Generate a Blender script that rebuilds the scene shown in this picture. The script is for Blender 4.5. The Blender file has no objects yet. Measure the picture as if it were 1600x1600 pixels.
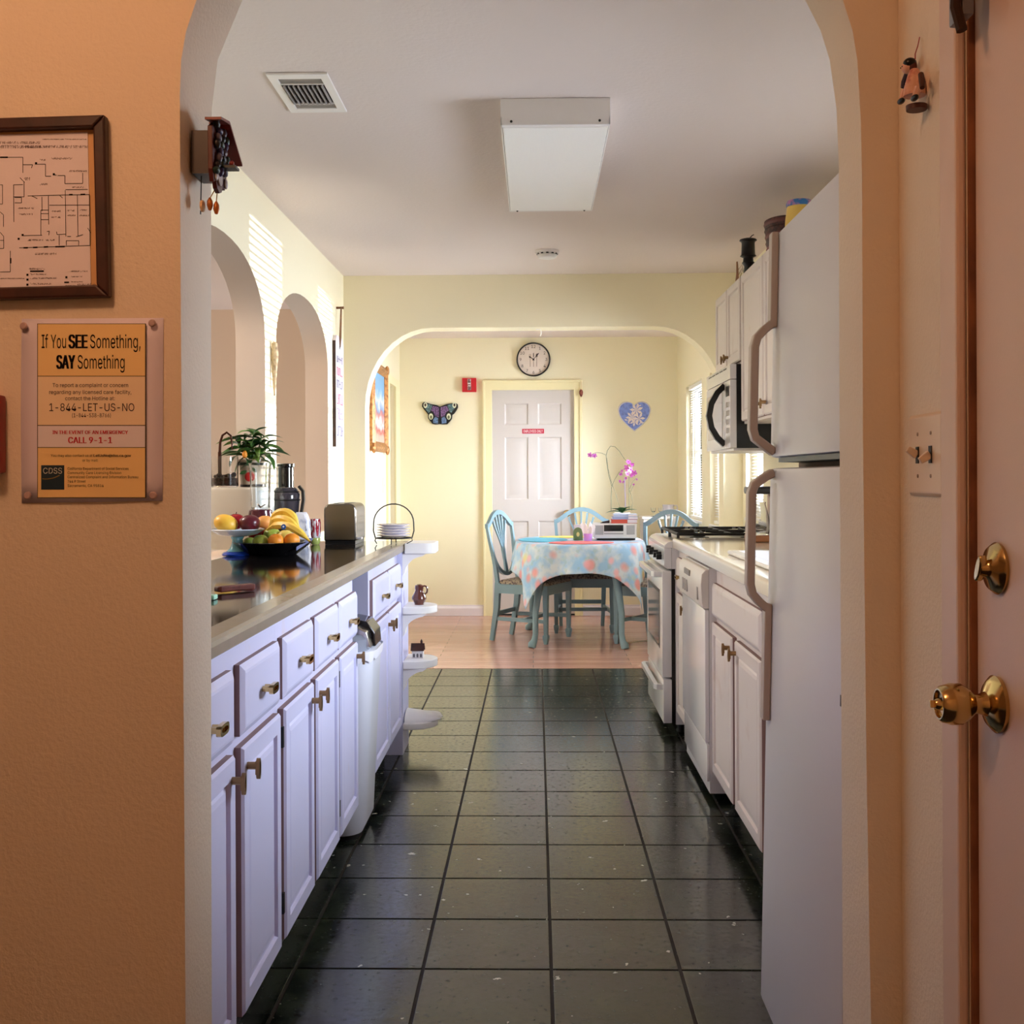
import bpy, bmesh, math, random
from mathutils import Vector, Matrix
random.seed(7)
SC = bpy.context.scene
COL = SC.collection
R = math.radians

# ------------------------------------------------------------------ camera, world, exposure
YAW, ROLL, FPX, HOR, EYE = R(1.22), R(0.25), 1777.8, 745.0, 1.25
cd = bpy.data.cameras.new('camera')
cam = bpy.data.objects.new('camera', cd)
COL.objects.link(cam)
cd.sensor_width = 36.0
cd.lens = 36.0 * FPX / 1600.0
cd.shift_y = -(800.0 - HOR) / 1600.0
cd.clip_start = 0.02
cam.matrix_world = (Matrix.Translation((0, 0, EYE)) @ Matrix.Rotation(YAW, 4, 'Z')
                    @ Matrix.Rotation(R(90), 4, 'X') @ Matrix.Rotation(-ROLL, 4, 'Z'))
SC.camera = cam
wd = bpy.data.worlds.new('daylight')
SC.world = wd
wd.use_nodes = True
bg = wd.node_tree.nodes['Background']
bg.inputs[0].default_value = (0.86, 0.93, 1.0, 1)
bg.inputs[1].default_value = 2.2
SC.view_settings.view_transform = 'Standard'
SC.view_settings.look = 'None'
SC.view_settings.gamma = 1.0
SC.view_settings.use_curve_mapping = False
SC.view_settings.exposure = 0.2
SC.cycles.use_denoising = True
SC.cycles.max_bounces = 10
SC.cycles.diffuse_bounces = 6
SC.cycles.sample_clamp_indirect = 6.0
SC.cycles.caustics_reflective = False
SC.cycles.caustics_refractive = False


def light(name, kind, loc, power, color, direction=None, **kw):
    d = bpy.data.lights.new(name, kind)
    d.energy = power
    d.color = color
    for k, v in kw.items():
        setattr(d, k, v)
    o = bpy.data.objects.new(name, d)
    COL.objects.link(o)
    o.location = loc
    if direction is not None:
        o.rotation_euler = Vector(direction).to_track_quat('-Z', 'Y').to_euler()
    return o


DAY = (0.80, 0.89, 1.0)
# daylight entering the windows of the right-hand wall (rectangles just outside each pane)
light('daylight_dining_far', 'AREA', (1.44, 9.2, 1.42), 165, DAY, (-1, 0, 0), shape='RECTANGLE', size=1.3, size_y=0.95)
light('daylight_dining_near', 'AREA', (1.44, 8.12, 1.42), 60, DAY, (-1, 0, 0), shape='RECTANGLE', size=1.3, size_y=0.6)
light('daylight_stove', 'AREA', (1.44, 6.66, 1.42), 340, DAY, (-1, 0, 0), shape='RECTANGLE', size=1.1, size_y=0.5)
light('daylight_sink', 'AREA', (1.5, 3.72, 1.55), 125, (0.74, 0.85, 1.0), (-1, 0, 0), shape='RECTANGLE', size=0.95, size_y=0.85)
# spot lamps standing in for sunlight reflected in from outside, through the slatted blinds
light('sun_glint_near', 'SPOT', (4.77, 8.93, 1.30), 4200, (1.0, 0.96, 0.9), (-3.5, -2.22, 0.16),
      spot_size=R(19), spot_blend=0.05, shadow_soft_size=0.006)
light('sun_glint_far', 'SPOT', (9.27, 13.39, 0.87), 9000, (1.0, 0.96, 0.9), (-8.0, -5.27, 0.62),
      spot_size=R(8), spot_blend=0.05, shadow_soft_size=0.01)
# the warm ceiling lamp of the front room, and an unseen lamp added to light the room behind the pass-through
light('warm_ceiling_lamp', 'POINT', (-0.85, 0.72, 2.37), 18.5, (1.0, 0.535, 0.28), shadow_soft_size=0.09)
light('side_room_fill_light', 'POINT', (-2.6, 4.6, 2.2), 80, (1.0, 0.86, 0.74), shadow_soft_size=0.2)

# ------------------------------------------------------------------ geometry helpers
CAM_F = Vector((-math.sin(YAW), math.cos(YAW), 0))
CAM_R = Vector((math.cos(YAW), math.sin(YAW), 0))
EYEV = Vector((0, 0, EYE))


def ray(px, py):
    u, v = (px - 800.0) / FPX, (HOR - py) / FPX
    c, s = math.cos(ROLL), math.sin(ROLL)
    u, v = c * u + s * v, -s * u + c * v
    return CAM_F + CAM_R * u + Vector((0, 0, v))


def atY(px, py, y):
    d = ray(px, py)
    return EYEV + d * (y / d.y)


def atX(px, py, x):
    d = ray(px, py)
    return EYEV + d * (x / d.x)


def atZ(px, py, z):
    d = ray(px, py)
    return EYEV + d * ((z - EYE) / d.z)


def lin(c):
    out = []
    for v in c:
        v = v / 255.0
        out.append(v / 12.92 if v <= 0.04045 else ((v + 0.055) / 1.055) ** 2.4)
    return tuple(out) + (1.0,)


MATS = {}


def mat(name, rgb, rough=0.5, metal=0.0, spec=0.5, bump=None, var=None, coat=0.0, trans=0.0, ior=1.45,
        emit=None, alpha=1.0):
    """Principled material; bump=(scale, strength), var=(rgb2, scale, low, high) mixes a second colour by noise."""
    if name in MATS:
        return MATS[name]
    m = bpy.data.materials.new(name)
    m.use_nodes = True
    nt = m.node_tree
    b = nt.nodes['Principled BSDF']
    b.inputs['Base Color'].default_value = lin(rgb)
    b.inputs['Roughness'].default_value = rough
    b.inputs['Metallic'].default_value = metal
    b.inputs['Specular IOR Level'].default_value = spec
    b.inputs['Coat Weight'].default_value = coat
    b.inputs['Coat Roughness'].default_value = 0.08
    b.inputs['Transmission Weight'].default_value = trans
    b.inputs['IOR'].default_value = ior
    b.inputs['Alpha'].default_value = alpha
    tc = nt.nodes.new('ShaderNodeTexCoord')
    if var:
        n = nt.nodes.new('ShaderNodeTexNoise')
        n.inputs['Scale'].default_value = var[1]
        n.inputs['Detail'].default_value = 5
        nt.links.new(tc.outputs['Object'], n.inputs['Vector'])
        rp = nt.nodes.new('ShaderNodeMapRange')
        rp.inputs[1].default_value, rp.inputs[2].default_value = var[2], var[3]
        nt.links.new(n.outputs['Fac'], rp.inputs[0])
        mx = nt.nodes.new('ShaderNodeMix')
        mx.data_type = 'RGBA'
        mx.inputs[6].default_value = lin(rgb)
        mx.inputs[7].default_value = lin(var[0])
        nt.links.new(rp.outputs[0], mx.inputs[0])
        nt.links.new(mx.outputs[2], b.inputs['Base Color'])
    if bump:
        n2 = nt.nodes.new('ShaderNodeTexNoise')
        n2.inputs['Scale'].default_value = bump[0]
        n2.inputs['Detail'].default_value = 4
        nt.links.new(tc.outputs['Object'], n2.inputs['Vector'])
        bp = nt.nodes.new('ShaderNodeBump')
        bp.inputs['Strength'].default_value = bump[1]
        bp.inputs['Distance'].default_value = 0.004
        nt.links.new(n2.outputs['Fac'], bp.inputs['Height'])
        nt.links.new(bp.outputs[0], b.inputs['Normal'])
    if emit:
        b.inputs['Emission Color'].default_value = lin(rgb)
        b.inputs['Emission Strength'].default_value = emit
    MATS[name] = m
    return m


def new():
    return bmesh.new()


def box(bm, x0, x1, y0, y1, z0, z1, M=None, bev=0.0, mi=0):
    vs = [bm.verts.new((x, y, z)) for x in (x0, x1) for y in (y0, y1) for z in (z0, z1)]
    fs = []
    for q in ((0, 1, 3, 2), (4, 6, 7, 5), (0, 4, 5, 1), (2, 3, 7, 6), (0, 2, 6, 4), (1, 5, 7, 3)):
        f = bm.faces.new([vs[i] for i in q])
        f.material_index = mi
        fs.append(f)
    if bev:
        es = list({e for f in fs for e in f.edges})
        r = bmesh.ops.bevel(bm, geom=es, offset=bev, segments=2, affect='EDGES', profile=0.6, clamp_overlap=True)
        vs = list({v for f in r['faces'] for v in f.verts} | {v for v in vs if v.is_valid})
    if M is not None:
        bmesh.ops.transform(bm, matrix=M, verts=[v for v in vs if v.is_valid])
    return vs


def tri(bm):
    bm.normal_update()
    bmesh.ops.triangulate(bm, faces=[f for f in bm.faces if len(f.verts) > 4])


def ring_faces(bm, a, b, mi=0):
    n = len(a)
    for i in range(n):
        f = bm.faces.new((a[i], a[(i + 1) % n], b[(i + 1) % n], b[i]))
        f.material_index = mi


def tube(bm, pts, r, n=8, cap=True, square=None, mi=0):
    """Tube along points; r a number or a list. square=(w, h) gives a rectangular section whose h follows world Y."""
    pts = [Vector(p) for p in pts]
    k = len(pts)
    rs = r if isinstance(r, (list, tuple)) else [r] * k
    up = Vector((0, 1, 0)) if square else Vector((0, 0, 1))
    rings = []
    for i, p in enumerate(pts):
        t = (pts[min(i + 1, k - 1)] - pts[max(i - 1, 0)]).normalized()
        if square is None and i == 0 and abs(t.dot(up)) > 0.9:
            up = Vector((1, 0, 0))
        s = t.cross(up)
        if s.length < 1e-5:
            s = t.cross(Vector((1, 0, 0)))
        s.normalize()
        w = s.cross(t).normalized()
        if square is None:
            up = w
            ring = [bm.verts.new(p + s * (rs[i] * math.cos(2 * math.pi * j / n)) + w * (rs[i] * math.sin(2 * math.pi * j / n)))
                    for j in range(n)]
        else:
            a, h = square[0] * rs[i], square[1] * rs[i]
            ring = [bm.verts.new(p + s * (sx * a / 2) + w * (sy * h / 2)) for sx, sy in ((-1, -1), (1, -1), (1, 1), (-1, 1))]
        rings.append(ring)
    for i in range(k - 1):
        ring_faces(bm, rings[i], rings[i + 1], mi)
    if cap:
        bm.faces.new(list(reversed(rings[0]))).material_index = mi
        bm.faces.new(rings[-1]).material_index = mi


def lathe(bm, prof, c=(0, 0, 0), n=24, M=None, sx=1.0, sy=1.0, wave=None):
    """Revolve (radius, height) pairs about a vertical axis through c; radius 0 closes the end."""
    c = Vector(c)
    rings = []
    allv = []
    for r, h in prof:
        if r < 1e-6:
            v = bm.verts.new(c + Vector((0, 0, h)))
            rings.append([v])
            allv.append(v)
        else:
            ring = []
            for j in range(n):
                t = 2 * math.pi * j / n
                q = r * (1 + (wave[1] * math.cos(wave[0] * t) if wave else 0))
                ring.append(bm.verts.new(c + Vector((q * sx * math.cos(t), q * sy * math.sin(t), h))))
            rings.append(ring)
            allv += ring
    for a, b in zip(rings, rings[1:]):
        if len(a) == 1 and len(b) == 1:
            continue
        if len(a) == 1:
            for j in range(n):
                bm.faces.new((a[0], b[(j + 1) % n], b[j]))
        elif len(b) == 1:
            for j in range(n):
                bm.faces.new((a[j], a[(j + 1) % n], b[0]))
        else:
            ring_faces(bm, a, b)
    if M is not None:
        bmesh.ops.transform(bm, matrix=M, verts=allv)
    return allv


def ball(bm, c, r, n=16, m=10, M=None):
    if not isinstance(r, (tuple, list)):
        r = (r, r, r)
    prof = [(math.sin(math.pi * i / m), -math.cos(math.pi * i / m)) for i in range(m + 1)]
    vs = lathe(bm, [(a if 0 < i < m else 0, b) for i, (a, b) in enumerate(prof)], n=n)
    T = Matrix.Translation(c) @ (M or Matrix.Identity(4)) @ Matrix.Diagonal((r[0], r[1], r[2], 1))
    bmesh.ops.transform(bm, matrix=T, verts=vs)


def prism(bm, pts, plane, a, b, mi=0):
    """Extrude a 2-D outline: plane 'xy' along z, 'xz' along y, 'yz' along x, from a to b."""
    def P(u, v, w):
        return {'xy': (u, v, w), 'xz': (u, w, v), 'yz': (w, u, v)}[plane]
    A = [bm.verts.new(P(u, v, a)) for u, v in pts]
    B = [bm.verts.new(P(u, v, b)) for u, v in pts]
    f1 = bm.faces.new(A)
    f2 = bm.faces.new(list(reversed(B)))
    n = len(pts)
    for f in (f1, f2):
        f.material_index = mi
    for i in range(n):
        bm.faces.new((A[i], B[i], B[(i + 1) % n], A[(i + 1) % n])).material_index = mi


def stepped(bm, y0, y1, z0, z1, rings, face, side_mi=0, axis='x', sgn=1):
    """A panel of nested rectangles: rings of (inset, height) above a plane 'x'/'y' = face, growing along sgn."""
    prev = None
    for k, (ins, h) in enumerate(rings):
        q = [(y0 + ins, z0 + ins), (y1 - ins, z0 + ins), (y1 - ins, z1 - ins), (y0 + ins, z1 - ins)]
        if axis == 'x':
            cur = [bm.verts.new((face + sgn * h, u, v)) for u, v in q]
        else:
            cur = [bm.verts.new((u, face + sgn * h, v)) for u, v in q]
        if prev:
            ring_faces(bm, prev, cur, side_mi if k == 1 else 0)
        else:
            bm.faces.new(cur)
        prev = cur
    bm.faces.new(prev)


def grid_wall(bm, us, vs, holes, plane, a, b):
    """A slab with rectangular holes, one connected mesh. holes: (u0, u1, v0, v1)."""
    us = sorted(set(us) | {h[0] for h in holes} | {h[1] for h in holes})
    vs = sorted(set(vs) | {h[2] for h in holes} | {h[3] for h in holes})

    def solid(i, j):
        if not (0 <= i < len(us) - 1 and 0 <= j < len(vs) - 1):
            return False
        cu, cv = (us[i] + us[i + 1]) / 2, (vs[j] + vs[j + 1]) / 2
        return not any(h[0] < cu < h[1] and h[2] < cv < h[3] for h in holes)
    cache = {}

    def V(i, j, w):
        if (i, j, w) not in cache:
            u, v, t = us[i], vs[j], (a, b)[w]
            cache[(i, j, w)] = bm.verts.new({'yz': (t, u, v), 'xz': (u, t, v), 'xy': (u, v, t)}[plane])
        return cache[(i, j, w)]
    for i in range(len(us) - 1):
        for j in range(len(vs) - 1):
            if not solid(i, j):
                continue
            for w in (0, 1):
                bm.faces.new([V(i, j, w), V(i + 1, j, w), V(i + 1, j + 1, w), V(i, j + 1, w)])
            for di, dj, e in ((-1, 0, ((i, j), (i, j + 1))), (1, 0, ((i + 1, j), (i + 1, j + 1))),
                              (0, -1, ((i, j), (i + 1, j))), (0, 1, ((i, j + 1), (i + 1, j + 1)))):
                if not solid(i + di, j + dj):
                    (p, q), (r, s) = e
                    bm.faces.new([V(p, q, 0), V(r, s, 0), V(r, s, 1), V(p, q, 1)])


def wm(o):
    m = o.matrix_basis.copy()
    while o.parent:
        o = o.parent
        m = o.matrix_basis @ m
    return m


def tag(o, label=None, cat=None, group=None, kind=None):
    for k, v in (('label', label), ('category', cat), ('group', group), ('kind', kind)):
        if v:
            o[k] = v
    return o


def obj(name, bm, m, parent=None, smooth=35, bevel=0.0, label=None):
    """Link the bmesh as one object; vertices are given in world space."""
    bmesh.ops.recalc_face_normals(bm, faces=bm.faces)
    me = bpy.data.meshes.new(name)
    if parent is not None:
        bm.transform(wm(parent).inverted())
        off = None
    else:
        bm.verts.ensure_lookup_table()
        xs = [v.co.x for v in bm.verts]
        ys = [v.co.y for v in bm.verts]
        zs = [v.co.z for v in bm.verts]
        off = Vector(((min(xs) + max(xs)) / 2, (min(ys) + max(ys)) / 2, min(zs)))
        bm.transform(Matrix.Translation(-off))
    bm.to_mesh(me)
    bm.free()
    for mm in (m if isinstance(m, (list, tuple)) else [m]):
        me.materials.append(mm)
    o = bpy.data.objects.new(name, me)
    COL.objects.link(o)
    if parent is not None:
        o.parent = parent
    else:
        o.location = off
    if smooth:
        for p in me.polygons:
            p.use_smooth = True
        me.set_sharp_from_angle(angle=R(smooth))
    if bevel:
        bv = o.modifiers.new('bevel', 'BEVEL')
        bv.width = bevel
        bv.segments = 2
        bv.limit_method = 'ANGLE'
        bv.angle_limit = R(40)
        bv.harden_normals = False
    if label:
        o['label'] = label
    return o


def thing(name, label, cat, loc=(0, 0, 0), rotz=0.0, group=None):
    o = bpy.data.objects.new(name, None)
    o.empty_display_size = 0.05
    COL.objects.link(o)
    o.location = loc
    o.rotation_euler = (0, 0, rotz)
    return tag(o, label, cat, group)


def struct(name, bm, m, parent=None, **kw):
    o = obj(name, bm, m, parent, **kw)
    if parent is None:
        o['kind'] = 'structure'
    return o


def share(name, me, parent, M):
    """A child that shares mesh data; M is its world matrix."""
    o = bpy.data.objects.new(name, me)
    COL.objects.link(o)
    o.parent = parent
    o.matrix_basis = wm(parent).inverted() @ M
    return o


def kids(o):
    return [c for c in bpy.data.objects if c.parent == o]


def copy_tree(o, parent=None):
    c = o.copy()
    COL.objects.link(c)
    c.parent = parent
    for ch in kids(o):
        copy_tree(ch, c)
    return c


try:
    import os
    FONT = bpy.data.fonts.load(os.path.join(bpy.utils.system_resource('DATAFILES'), 'fonts', 'Inter.woff2'))
except Exception:
    FONT = None


def text_bm(bm, body, size, M, align='CENTER', squeeze=1.0, bold=0.0):
    cu = bpy.data.curves.new('text', 'FONT')
    cu.body = body
    if FONT:
        cu.font = FONT
    cu.size = size
    cu.align_x = align
    cu.align_y = 'CENTER'
    cu.offset = bold
    cu.resolution_u = 3
    o = bpy.data.objects.new('text', cu)
    COL.objects.link(o)
    bpy.context.view_layer.update()
    me = bpy.data.meshes.new_from_object(o.evaluated_get(bpy.context.evaluated_depsgraph_get()))
    me.transform(M @ Matrix.Diagonal((squeeze, 1, 1, 1)))
    bm.from_mesh(me)
    bpy.data.objects.remove(o)
    bpy.data.curves.remove(cu)
    bpy.data.meshes.remove(me)


def facing(origin, right, up):
    """Matrix whose local x, y run along right, up at origin (z = out of the page)."""
    r, u = Vector(right).normalized(), Vector(up).normalized()
    n = r.cross(u)
    return Matrix(((r.x, u.x, n.x, origin[0]), (r.y, u.y, n.y, origin[1]), (r.z, u.z, n.z, origin[2]), (0, 0, 0, 1)))


def arc(c, r, a0, a1, n, ry=None):
    ry = r if ry is None else ry
    return [(c[0] + r * math.cos(R(a0 + (a1 - a0) * i / n)), c[1] + ry * math.sin(R(a0 + (a1 - a0) * i / n))) for i in range(n + 1)]


def bez(p0, p1, p2, p3, n=10):
    p0, p1, p2, p3 = map(Vector, (p0, p1, p2, p3))
    return [p0 * (1 - t) ** 3 + p1 * 3 * t * (1 - t) ** 2 + p2 * 3 * t * t * (1 - t) + p3 * t ** 3 for t in [i / n for i in range(n + 1)]]


# ------------------------------------------------------------------ materials
M_front = mat('front_room_plaster', (230, 216, 196), 0.75, spec=0.3, bump=(150, 0.35))
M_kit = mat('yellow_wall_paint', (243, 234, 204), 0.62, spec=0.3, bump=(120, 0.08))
M_ceil = mat('ceiling_paint', (230, 217, 212), 0.7, spec=0.25, bump=(60, 0.3))
M_side = mat('side_room_paint', (216, 198, 180), 0.8, spec=0.2)
M_cab = mat('cabinet_paint_blue_light', (210, 209, 240), 0.38, spec=0.4, var=((214, 196, 198), 9, 0.62, 0.85))  # white paint with the blue of the window daylight put into its colour
M_cabr = mat('cabinet_paint_warm_light', (222, 212, 206), 0.38, spec=0.4, var=((206, 186, 176), 9, 0.6, 0.85))  # same white paint, with the warmer light on the right run tinted in
M_edge = mat('shaded_bare_wood_edge', (140, 112, 108), 0.6)  # bare edge wood, with the shade on door sides mixed into its brown
M_trimw = mat('white_trim_paint', (240, 236, 232), 0.4)
M_brass = mat('polished_brass', (206, 178, 122), 0.16, 1.0)
M_abrass = mat('aged_brass', (150, 120, 84), 0.32, 1.0)
M_black = mat('black_plastic', (16, 16, 18), 0.3)
M_iron = mat('black_cast_iron', (14, 14, 15), 0.55)
M_white = mat('white_enamel', (232, 230, 230), 0.16, coat=0.3)
M_fridge = mat('fridge_enamel', (212, 209, 212), 0.34, bump=(900, 0.05))
M_fhandle = mat('almond_handle_shaded', (176, 160, 148), 0.4)  # almond plastic with the shade of its near side put into the tan
M_steel = mat('brushed_steel', (196, 192, 188), 0.22, 1.0)
M_glass = mat('clear_glass', (250, 252, 252), 0.03, trans=1.0, ior=1.45)
M_granite = mat('black_granite', (17, 16, 17), 0.07, spec=0.22, var=((52, 46, 42), 160, 0.55, 0.8))
M_band = mat('counter_edge_tile', (146, 134, 120), 0.22, var=((150, 136, 124), 20, 0.45, 0.7))
M_blue = mat('blue_grey_chair_paint', (128, 156, 170), 0.35)
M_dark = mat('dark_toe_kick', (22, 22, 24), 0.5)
M_red = mat('red_plastic', (178, 22, 34), 0.35)
M_brown = mat('dark_wood', (66, 34, 26), 0.4, var=((44, 22, 18), 30, 0.4, 0.7))
M_paper = mat('white_paper', (234, 227, 238), 0.7, spec=0.2)
M_ink = mat('black_ink', (20, 16, 18), 0.8, spec=0.1)


def node_mat(name, build):
    m = bpy.data.materials.new(name)
    m.use_nodes = True
    nt = m.node_tree
    build(nt, nt.nodes['Principled BSDF'])
    MATS[name] = m
    return m


def _n(nt, kind, **kw):
    n = nt.nodes.new(kind)
    for k, v in kw.items():
        if isinstance(k, str) and hasattr(n, k):
            setattr(n, k, v)
    return n


def _mix(nt, fac, a, b):
    mx = _n(nt, 'ShaderNodeMix', data_type='RGBA')
    for idx, v in ((6, a), (7, b)):
        if isinstance(v, tuple):
            mx.inputs[idx].default_value = v
        else:
            nt.links.new(v, mx.inputs[idx])
    nt.links.new(fac, mx.inputs[0])
    return mx.outputs[2]


def _range(nt, val, lo, hi, a=0.0, b=1.0):
    r = _n(nt, 'ShaderNodeMapRange')
    nt.links.new(val, r.inputs[0])
    for i, v in zip((1, 2, 3, 4), (lo, hi, a, b)):
        r.inputs[i].default_value = v
    return r.outputs[0]


def _tile(nt, b):
    tc = _n(nt, 'ShaderNodeTexCoord')
    oi = _n(nt, 'ShaderNodeObjectInfo')
    off = _n(nt, 'ShaderNodeVectorMath', operation='MULTIPLY_ADD')
    cmb = _n(nt, 'ShaderNodeCombineXYZ')
    for i in range(3):
        nt.links.new(oi.outputs['Random'], cmb.inputs[i])
    nt.links.new(cmb.outputs[0], off.inputs[0])
    off.inputs[1].default_value = (31, 17, 0)
    nt.links.new(tc.outputs['Object'], off.inputs[2])
    n1 = _n(nt, 'ShaderNodeTexNoise')
    n1.inputs['Scale'].default_value = 9
    n1.inputs['Detail'].default_value = 6
    n1.inputs['Distortion'].default_value = 0.8
    nt.links.new(off.outputs[0], n1.inputs['Vector'])
    c = _mix(nt, _range(nt, n1.outputs['Fac'], 0.38, 0.7), lin((11, 17, 14)), lin((56, 65, 50)))
    n3 = _n(nt, 'ShaderNodeTexNoise')
    n3.inputs['Scale'].default_value = 60
    n3.inputs['Detail'].default_value = 5
    nt.links.new(off.outputs[0], n3.inputs['Vector'])
    c = _mix(nt, _range(nt, n3.outputs['Fac'], 0.52, 0.75), c, lin((9, 13, 12)))
    n2 = _n(nt, 'ShaderNodeTexNoise')
    n2.inputs['Scale'].default_value = 26
    n2.inputs['Detail'].default_value = 3
    nt.links.new(off.outputs[0], n2.inputs['Vector'])
    c = _mix(nt, _range(nt, n2.outputs['Fac'], 0.69, 0.72), c, lin((196, 196, 186)))
    nt.links.new(c, b.inputs['Base Color'])
    b.inputs['Roughness'].default_value = 0.17
    b.inputs['Specular IOR Level'].default_value = 0.55
    bp = _n(nt, 'ShaderNodeBump')
    bp.inputs['Strength'].default_value = 0.16
    bp.inputs['Distance'].default_value = 0.004
    ah = _n(nt, 'ShaderNodeMath', operation='MULTIPLY_ADD')
    nt.links.new(n3.outputs['Fac'], ah.inputs[0])
    ah.inputs[1].default_value = 0.35
    nt.links.new(n1.outputs['Fac'], ah.inputs[2])
    nt.links.new(ah.outputs[0], bp.inputs['Height'])
    nt.links.new(_range(nt, n3.outputs['Fac'], 0.35, 0.7, 0.1, 0.3), b.inputs['Roughness'])
    nt.links.new(bp.outputs[0], b.inputs['Normal'])


M_tile = node_mat('green_slate_tile', _tile)


def _wood(nt, b):
    tc = _n(nt, 'ShaderNodeTexCoord')
    br = _n(nt, 'ShaderNodeTexBrick')
    br.inputs['Color1'].default_value = lin((212, 168, 156))
    br.inputs['Color2'].default_value = lin((190, 144, 132))
    br.inputs['Mortar'].default_value = lin((128, 86, 68))
    br.inputs['Scale'].default_value = 1.0
    br.inputs['Mortar Size'].default_value = 0.0016
    br.inputs['Brick Width'].default_value = 1.3
    br.inputs['Row Height'].default_value = 0.095
    nt.links.new(tc.outputs['Object'], br.inputs['Vector'])
    mp = _n(nt, 'ShaderNodeMapping')
    mp.inputs['Scale'].default_value = (2.5, 40, 1)
    nt.links.new(tc.outputs['Object'], mp.inputs['Vector'])
    n1 = _n(nt, 'ShaderNodeTexNoise')
    n1.inputs['Scale'].default_value = 1.5
    n1.inputs['Detail'].default_value = 4
    nt.links.new(mp.outputs[0], n1.inputs['Vector'])
    c = _mix(nt, _range(nt, n1.outputs['Fac'], 0.45, 0.75, 0, 0.5), br.outputs['Color'], lin((158, 112, 102)))
    nt.links.new(c, b.inputs['Base Color'])
    b.inputs['Roughness'].default_value = 0.2


M_wood = node_mat('laminate_planks', _wood)


def _pane(nt, b):
    out = nt.nodes['Material Output']
    tr = _n(nt, 'ShaderNodeBsdfTransparent')
    gl = _n(nt, 'ShaderNodeBsdfGlossy')
    gl.inputs['Roughness'].default_value = 0.02
    fr = _n(nt, 'ShaderNodeFresnel')
    fr.inputs['IOR'].default_value = 1.35
    ms = _n(nt, 'ShaderNodeMixShader')
    nt.links.new(fr.outputs[0], ms.inputs[0])
    nt.links.new(tr.outputs[0], ms.inputs[1])
    nt.links.new(gl.outputs[0], ms.inputs[2])
    nt.links.new(ms.outputs[0], out.inputs['Surface'])
    nt.nodes.remove(b)


M_pane = node_mat('thin_window_glass', _pane)

# ------------------------------------------------------------------ the setting
CEIL = 2.5
XL, XR = -1.19, 1.27          # kitchen side walls
YF, YF2 = 1.75, 1.89          # front arch wall
YM, YM2 = 7.03, 7.21          # middle arch wall
YB = 10.22                    # back wall
XFR = atY(1406, 700, YF).x    # side wall of the front room

# floor: grout bed, then every tile a part
bm = new()
box(bm, -4.4, 1.45, -0.6, 7.42, -0.06, -0.003)
floor = struct('floor', bm, mat('dark_grout', (38, 32, 30), 0.8), smooth=0)
P_ = 0.3262
tx0 = atZ(864, 1600, 0).x
ty0 = atZ(850, 1514.7, 0).y
g = 0.0042
bm = new()
box(bm, -P_ / 2 + g, P_ / 2 - g, -P_ / 2 + g, P_ / 2 - g, -0.006, 0.0, bev=0.0015)
bmesh.ops.recalc_face_normals(bm, faces=bm.faces)
tile_me = bpy.data.meshes.new('tile')
bm.to_mesh(tile_me)
bm.free()
tile_me.materials.append(M_tile)
for i in range(-4, 4):
    for j in range(-4, 15):
        yc = ty0 + (j + 0.5) * P_
        sy = 1.0
        if yc + P_ / 2 > 7.42:
            y0 = ty0 + j * P_
            if 7.42 - y0 < 0.05:
                continue
            sy = (7.42 - y0) / P_
            yc = (y0 + 7.42) / 2
        share('tile', tile_me, floor, Matrix.Translation((tx0 + (i + 0.5) * P_, yc, 0)) @ Matrix.Diagonal((1, sy, 1, 1)))
bm = new()
box(bm, -1.5, 1.45, 7.42, YB + 0.1, -0.06, 0.002)
struct('floor', bm, M_wood, smooth=0)

# ceilings
bm = new()
box(bm, -4.4, 1.45, -0.6, YB + 0.1, CEIL, CEIL + 0.08)
struct('ceiling', bm, M_ceil, smooth=0)

# front wall with its hand-plastered arch
nl = [(291, 1690), (290, 1600), (287.5, 1200), (284, 700), (281.5, 300), (281, 150), (283, 94), (290.5, 50), (307, 0)]
fl = [(331, 1690), (331, 1600), (330, 1200), (330, 700), (330, 300), (331, 170), (340, 94), (358, 50), (379, 0)]
nr = [(1363, 1690), (1361, 1600), (1354, 1200), (1348.5, 700), (1347, 281), (1345, 187), (1339.7, 94), (1332, 47), (1317, 0)]
fr = [(1318, 1690), (1317, 1600), (1315, 1200), (1312, 700), (1310.5, 250), (1307, 170), (1296.5, 94), (1282, 47), (1258, 0)]


def prof(px, y, more):
    q = [atY(a, b, y) for a, b in px]
    q = [(p.x, p.z) for p in q]
    q[0] = (q[0][0], 0.0)
    x, z = q[-1]
    return q + [(x + dx, z + dz) for dx, dz in more]


NL = prof(nl, YF, [(0.035, 0.05), (0.09, 0.10), (0.17, 0.145), (0.29, 0.18), (0.42, 0.2)])
FL = prof(fl, YF2, [(0.035, 0.038), (0.085, 0.075), (0.15, 0.105), (0.25, 0.135), (0.37, 0.15)])
NR = prof(nr, YF, [(-0.035, 0.05), (-0.09, 0.10), (-0.17, 0.145), (-0.29, 0.18), (-0.42, 0.2)])
FR = prof(fr, YF2, [(-0.035, 0.038), (-0.085, 0.075), (-0.15, 0.105), (-0.25, 0.135), (-0.37, 0.15)])
near = NL + list(reversed(NR))
far = FL + list(reversed(FR))
XA, XB = -4.4, 1.42
bm = new()
for pr, y in ((near, YF), (far, YF2)):
    vs = [bm.verts.new((u, y, v)) for u, v in [(XA, 0.0)] + pr + [(XB, 0.0), (XB, CEIL), (XA, CEIL)]]
    bm.faces.new(vs)
bm.verts.ensure_lookup_table()
n = len(near) + 4
for i in range(n):
    j = (i + 1) % n
    bm.faces.new((bm.verts[i], bm.verts[j], bm.verts[n + j], bm.verts[n + i]))
tri(bm)
wall_front = struct('wall_front', bm, M_front, smooth=40)

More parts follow.
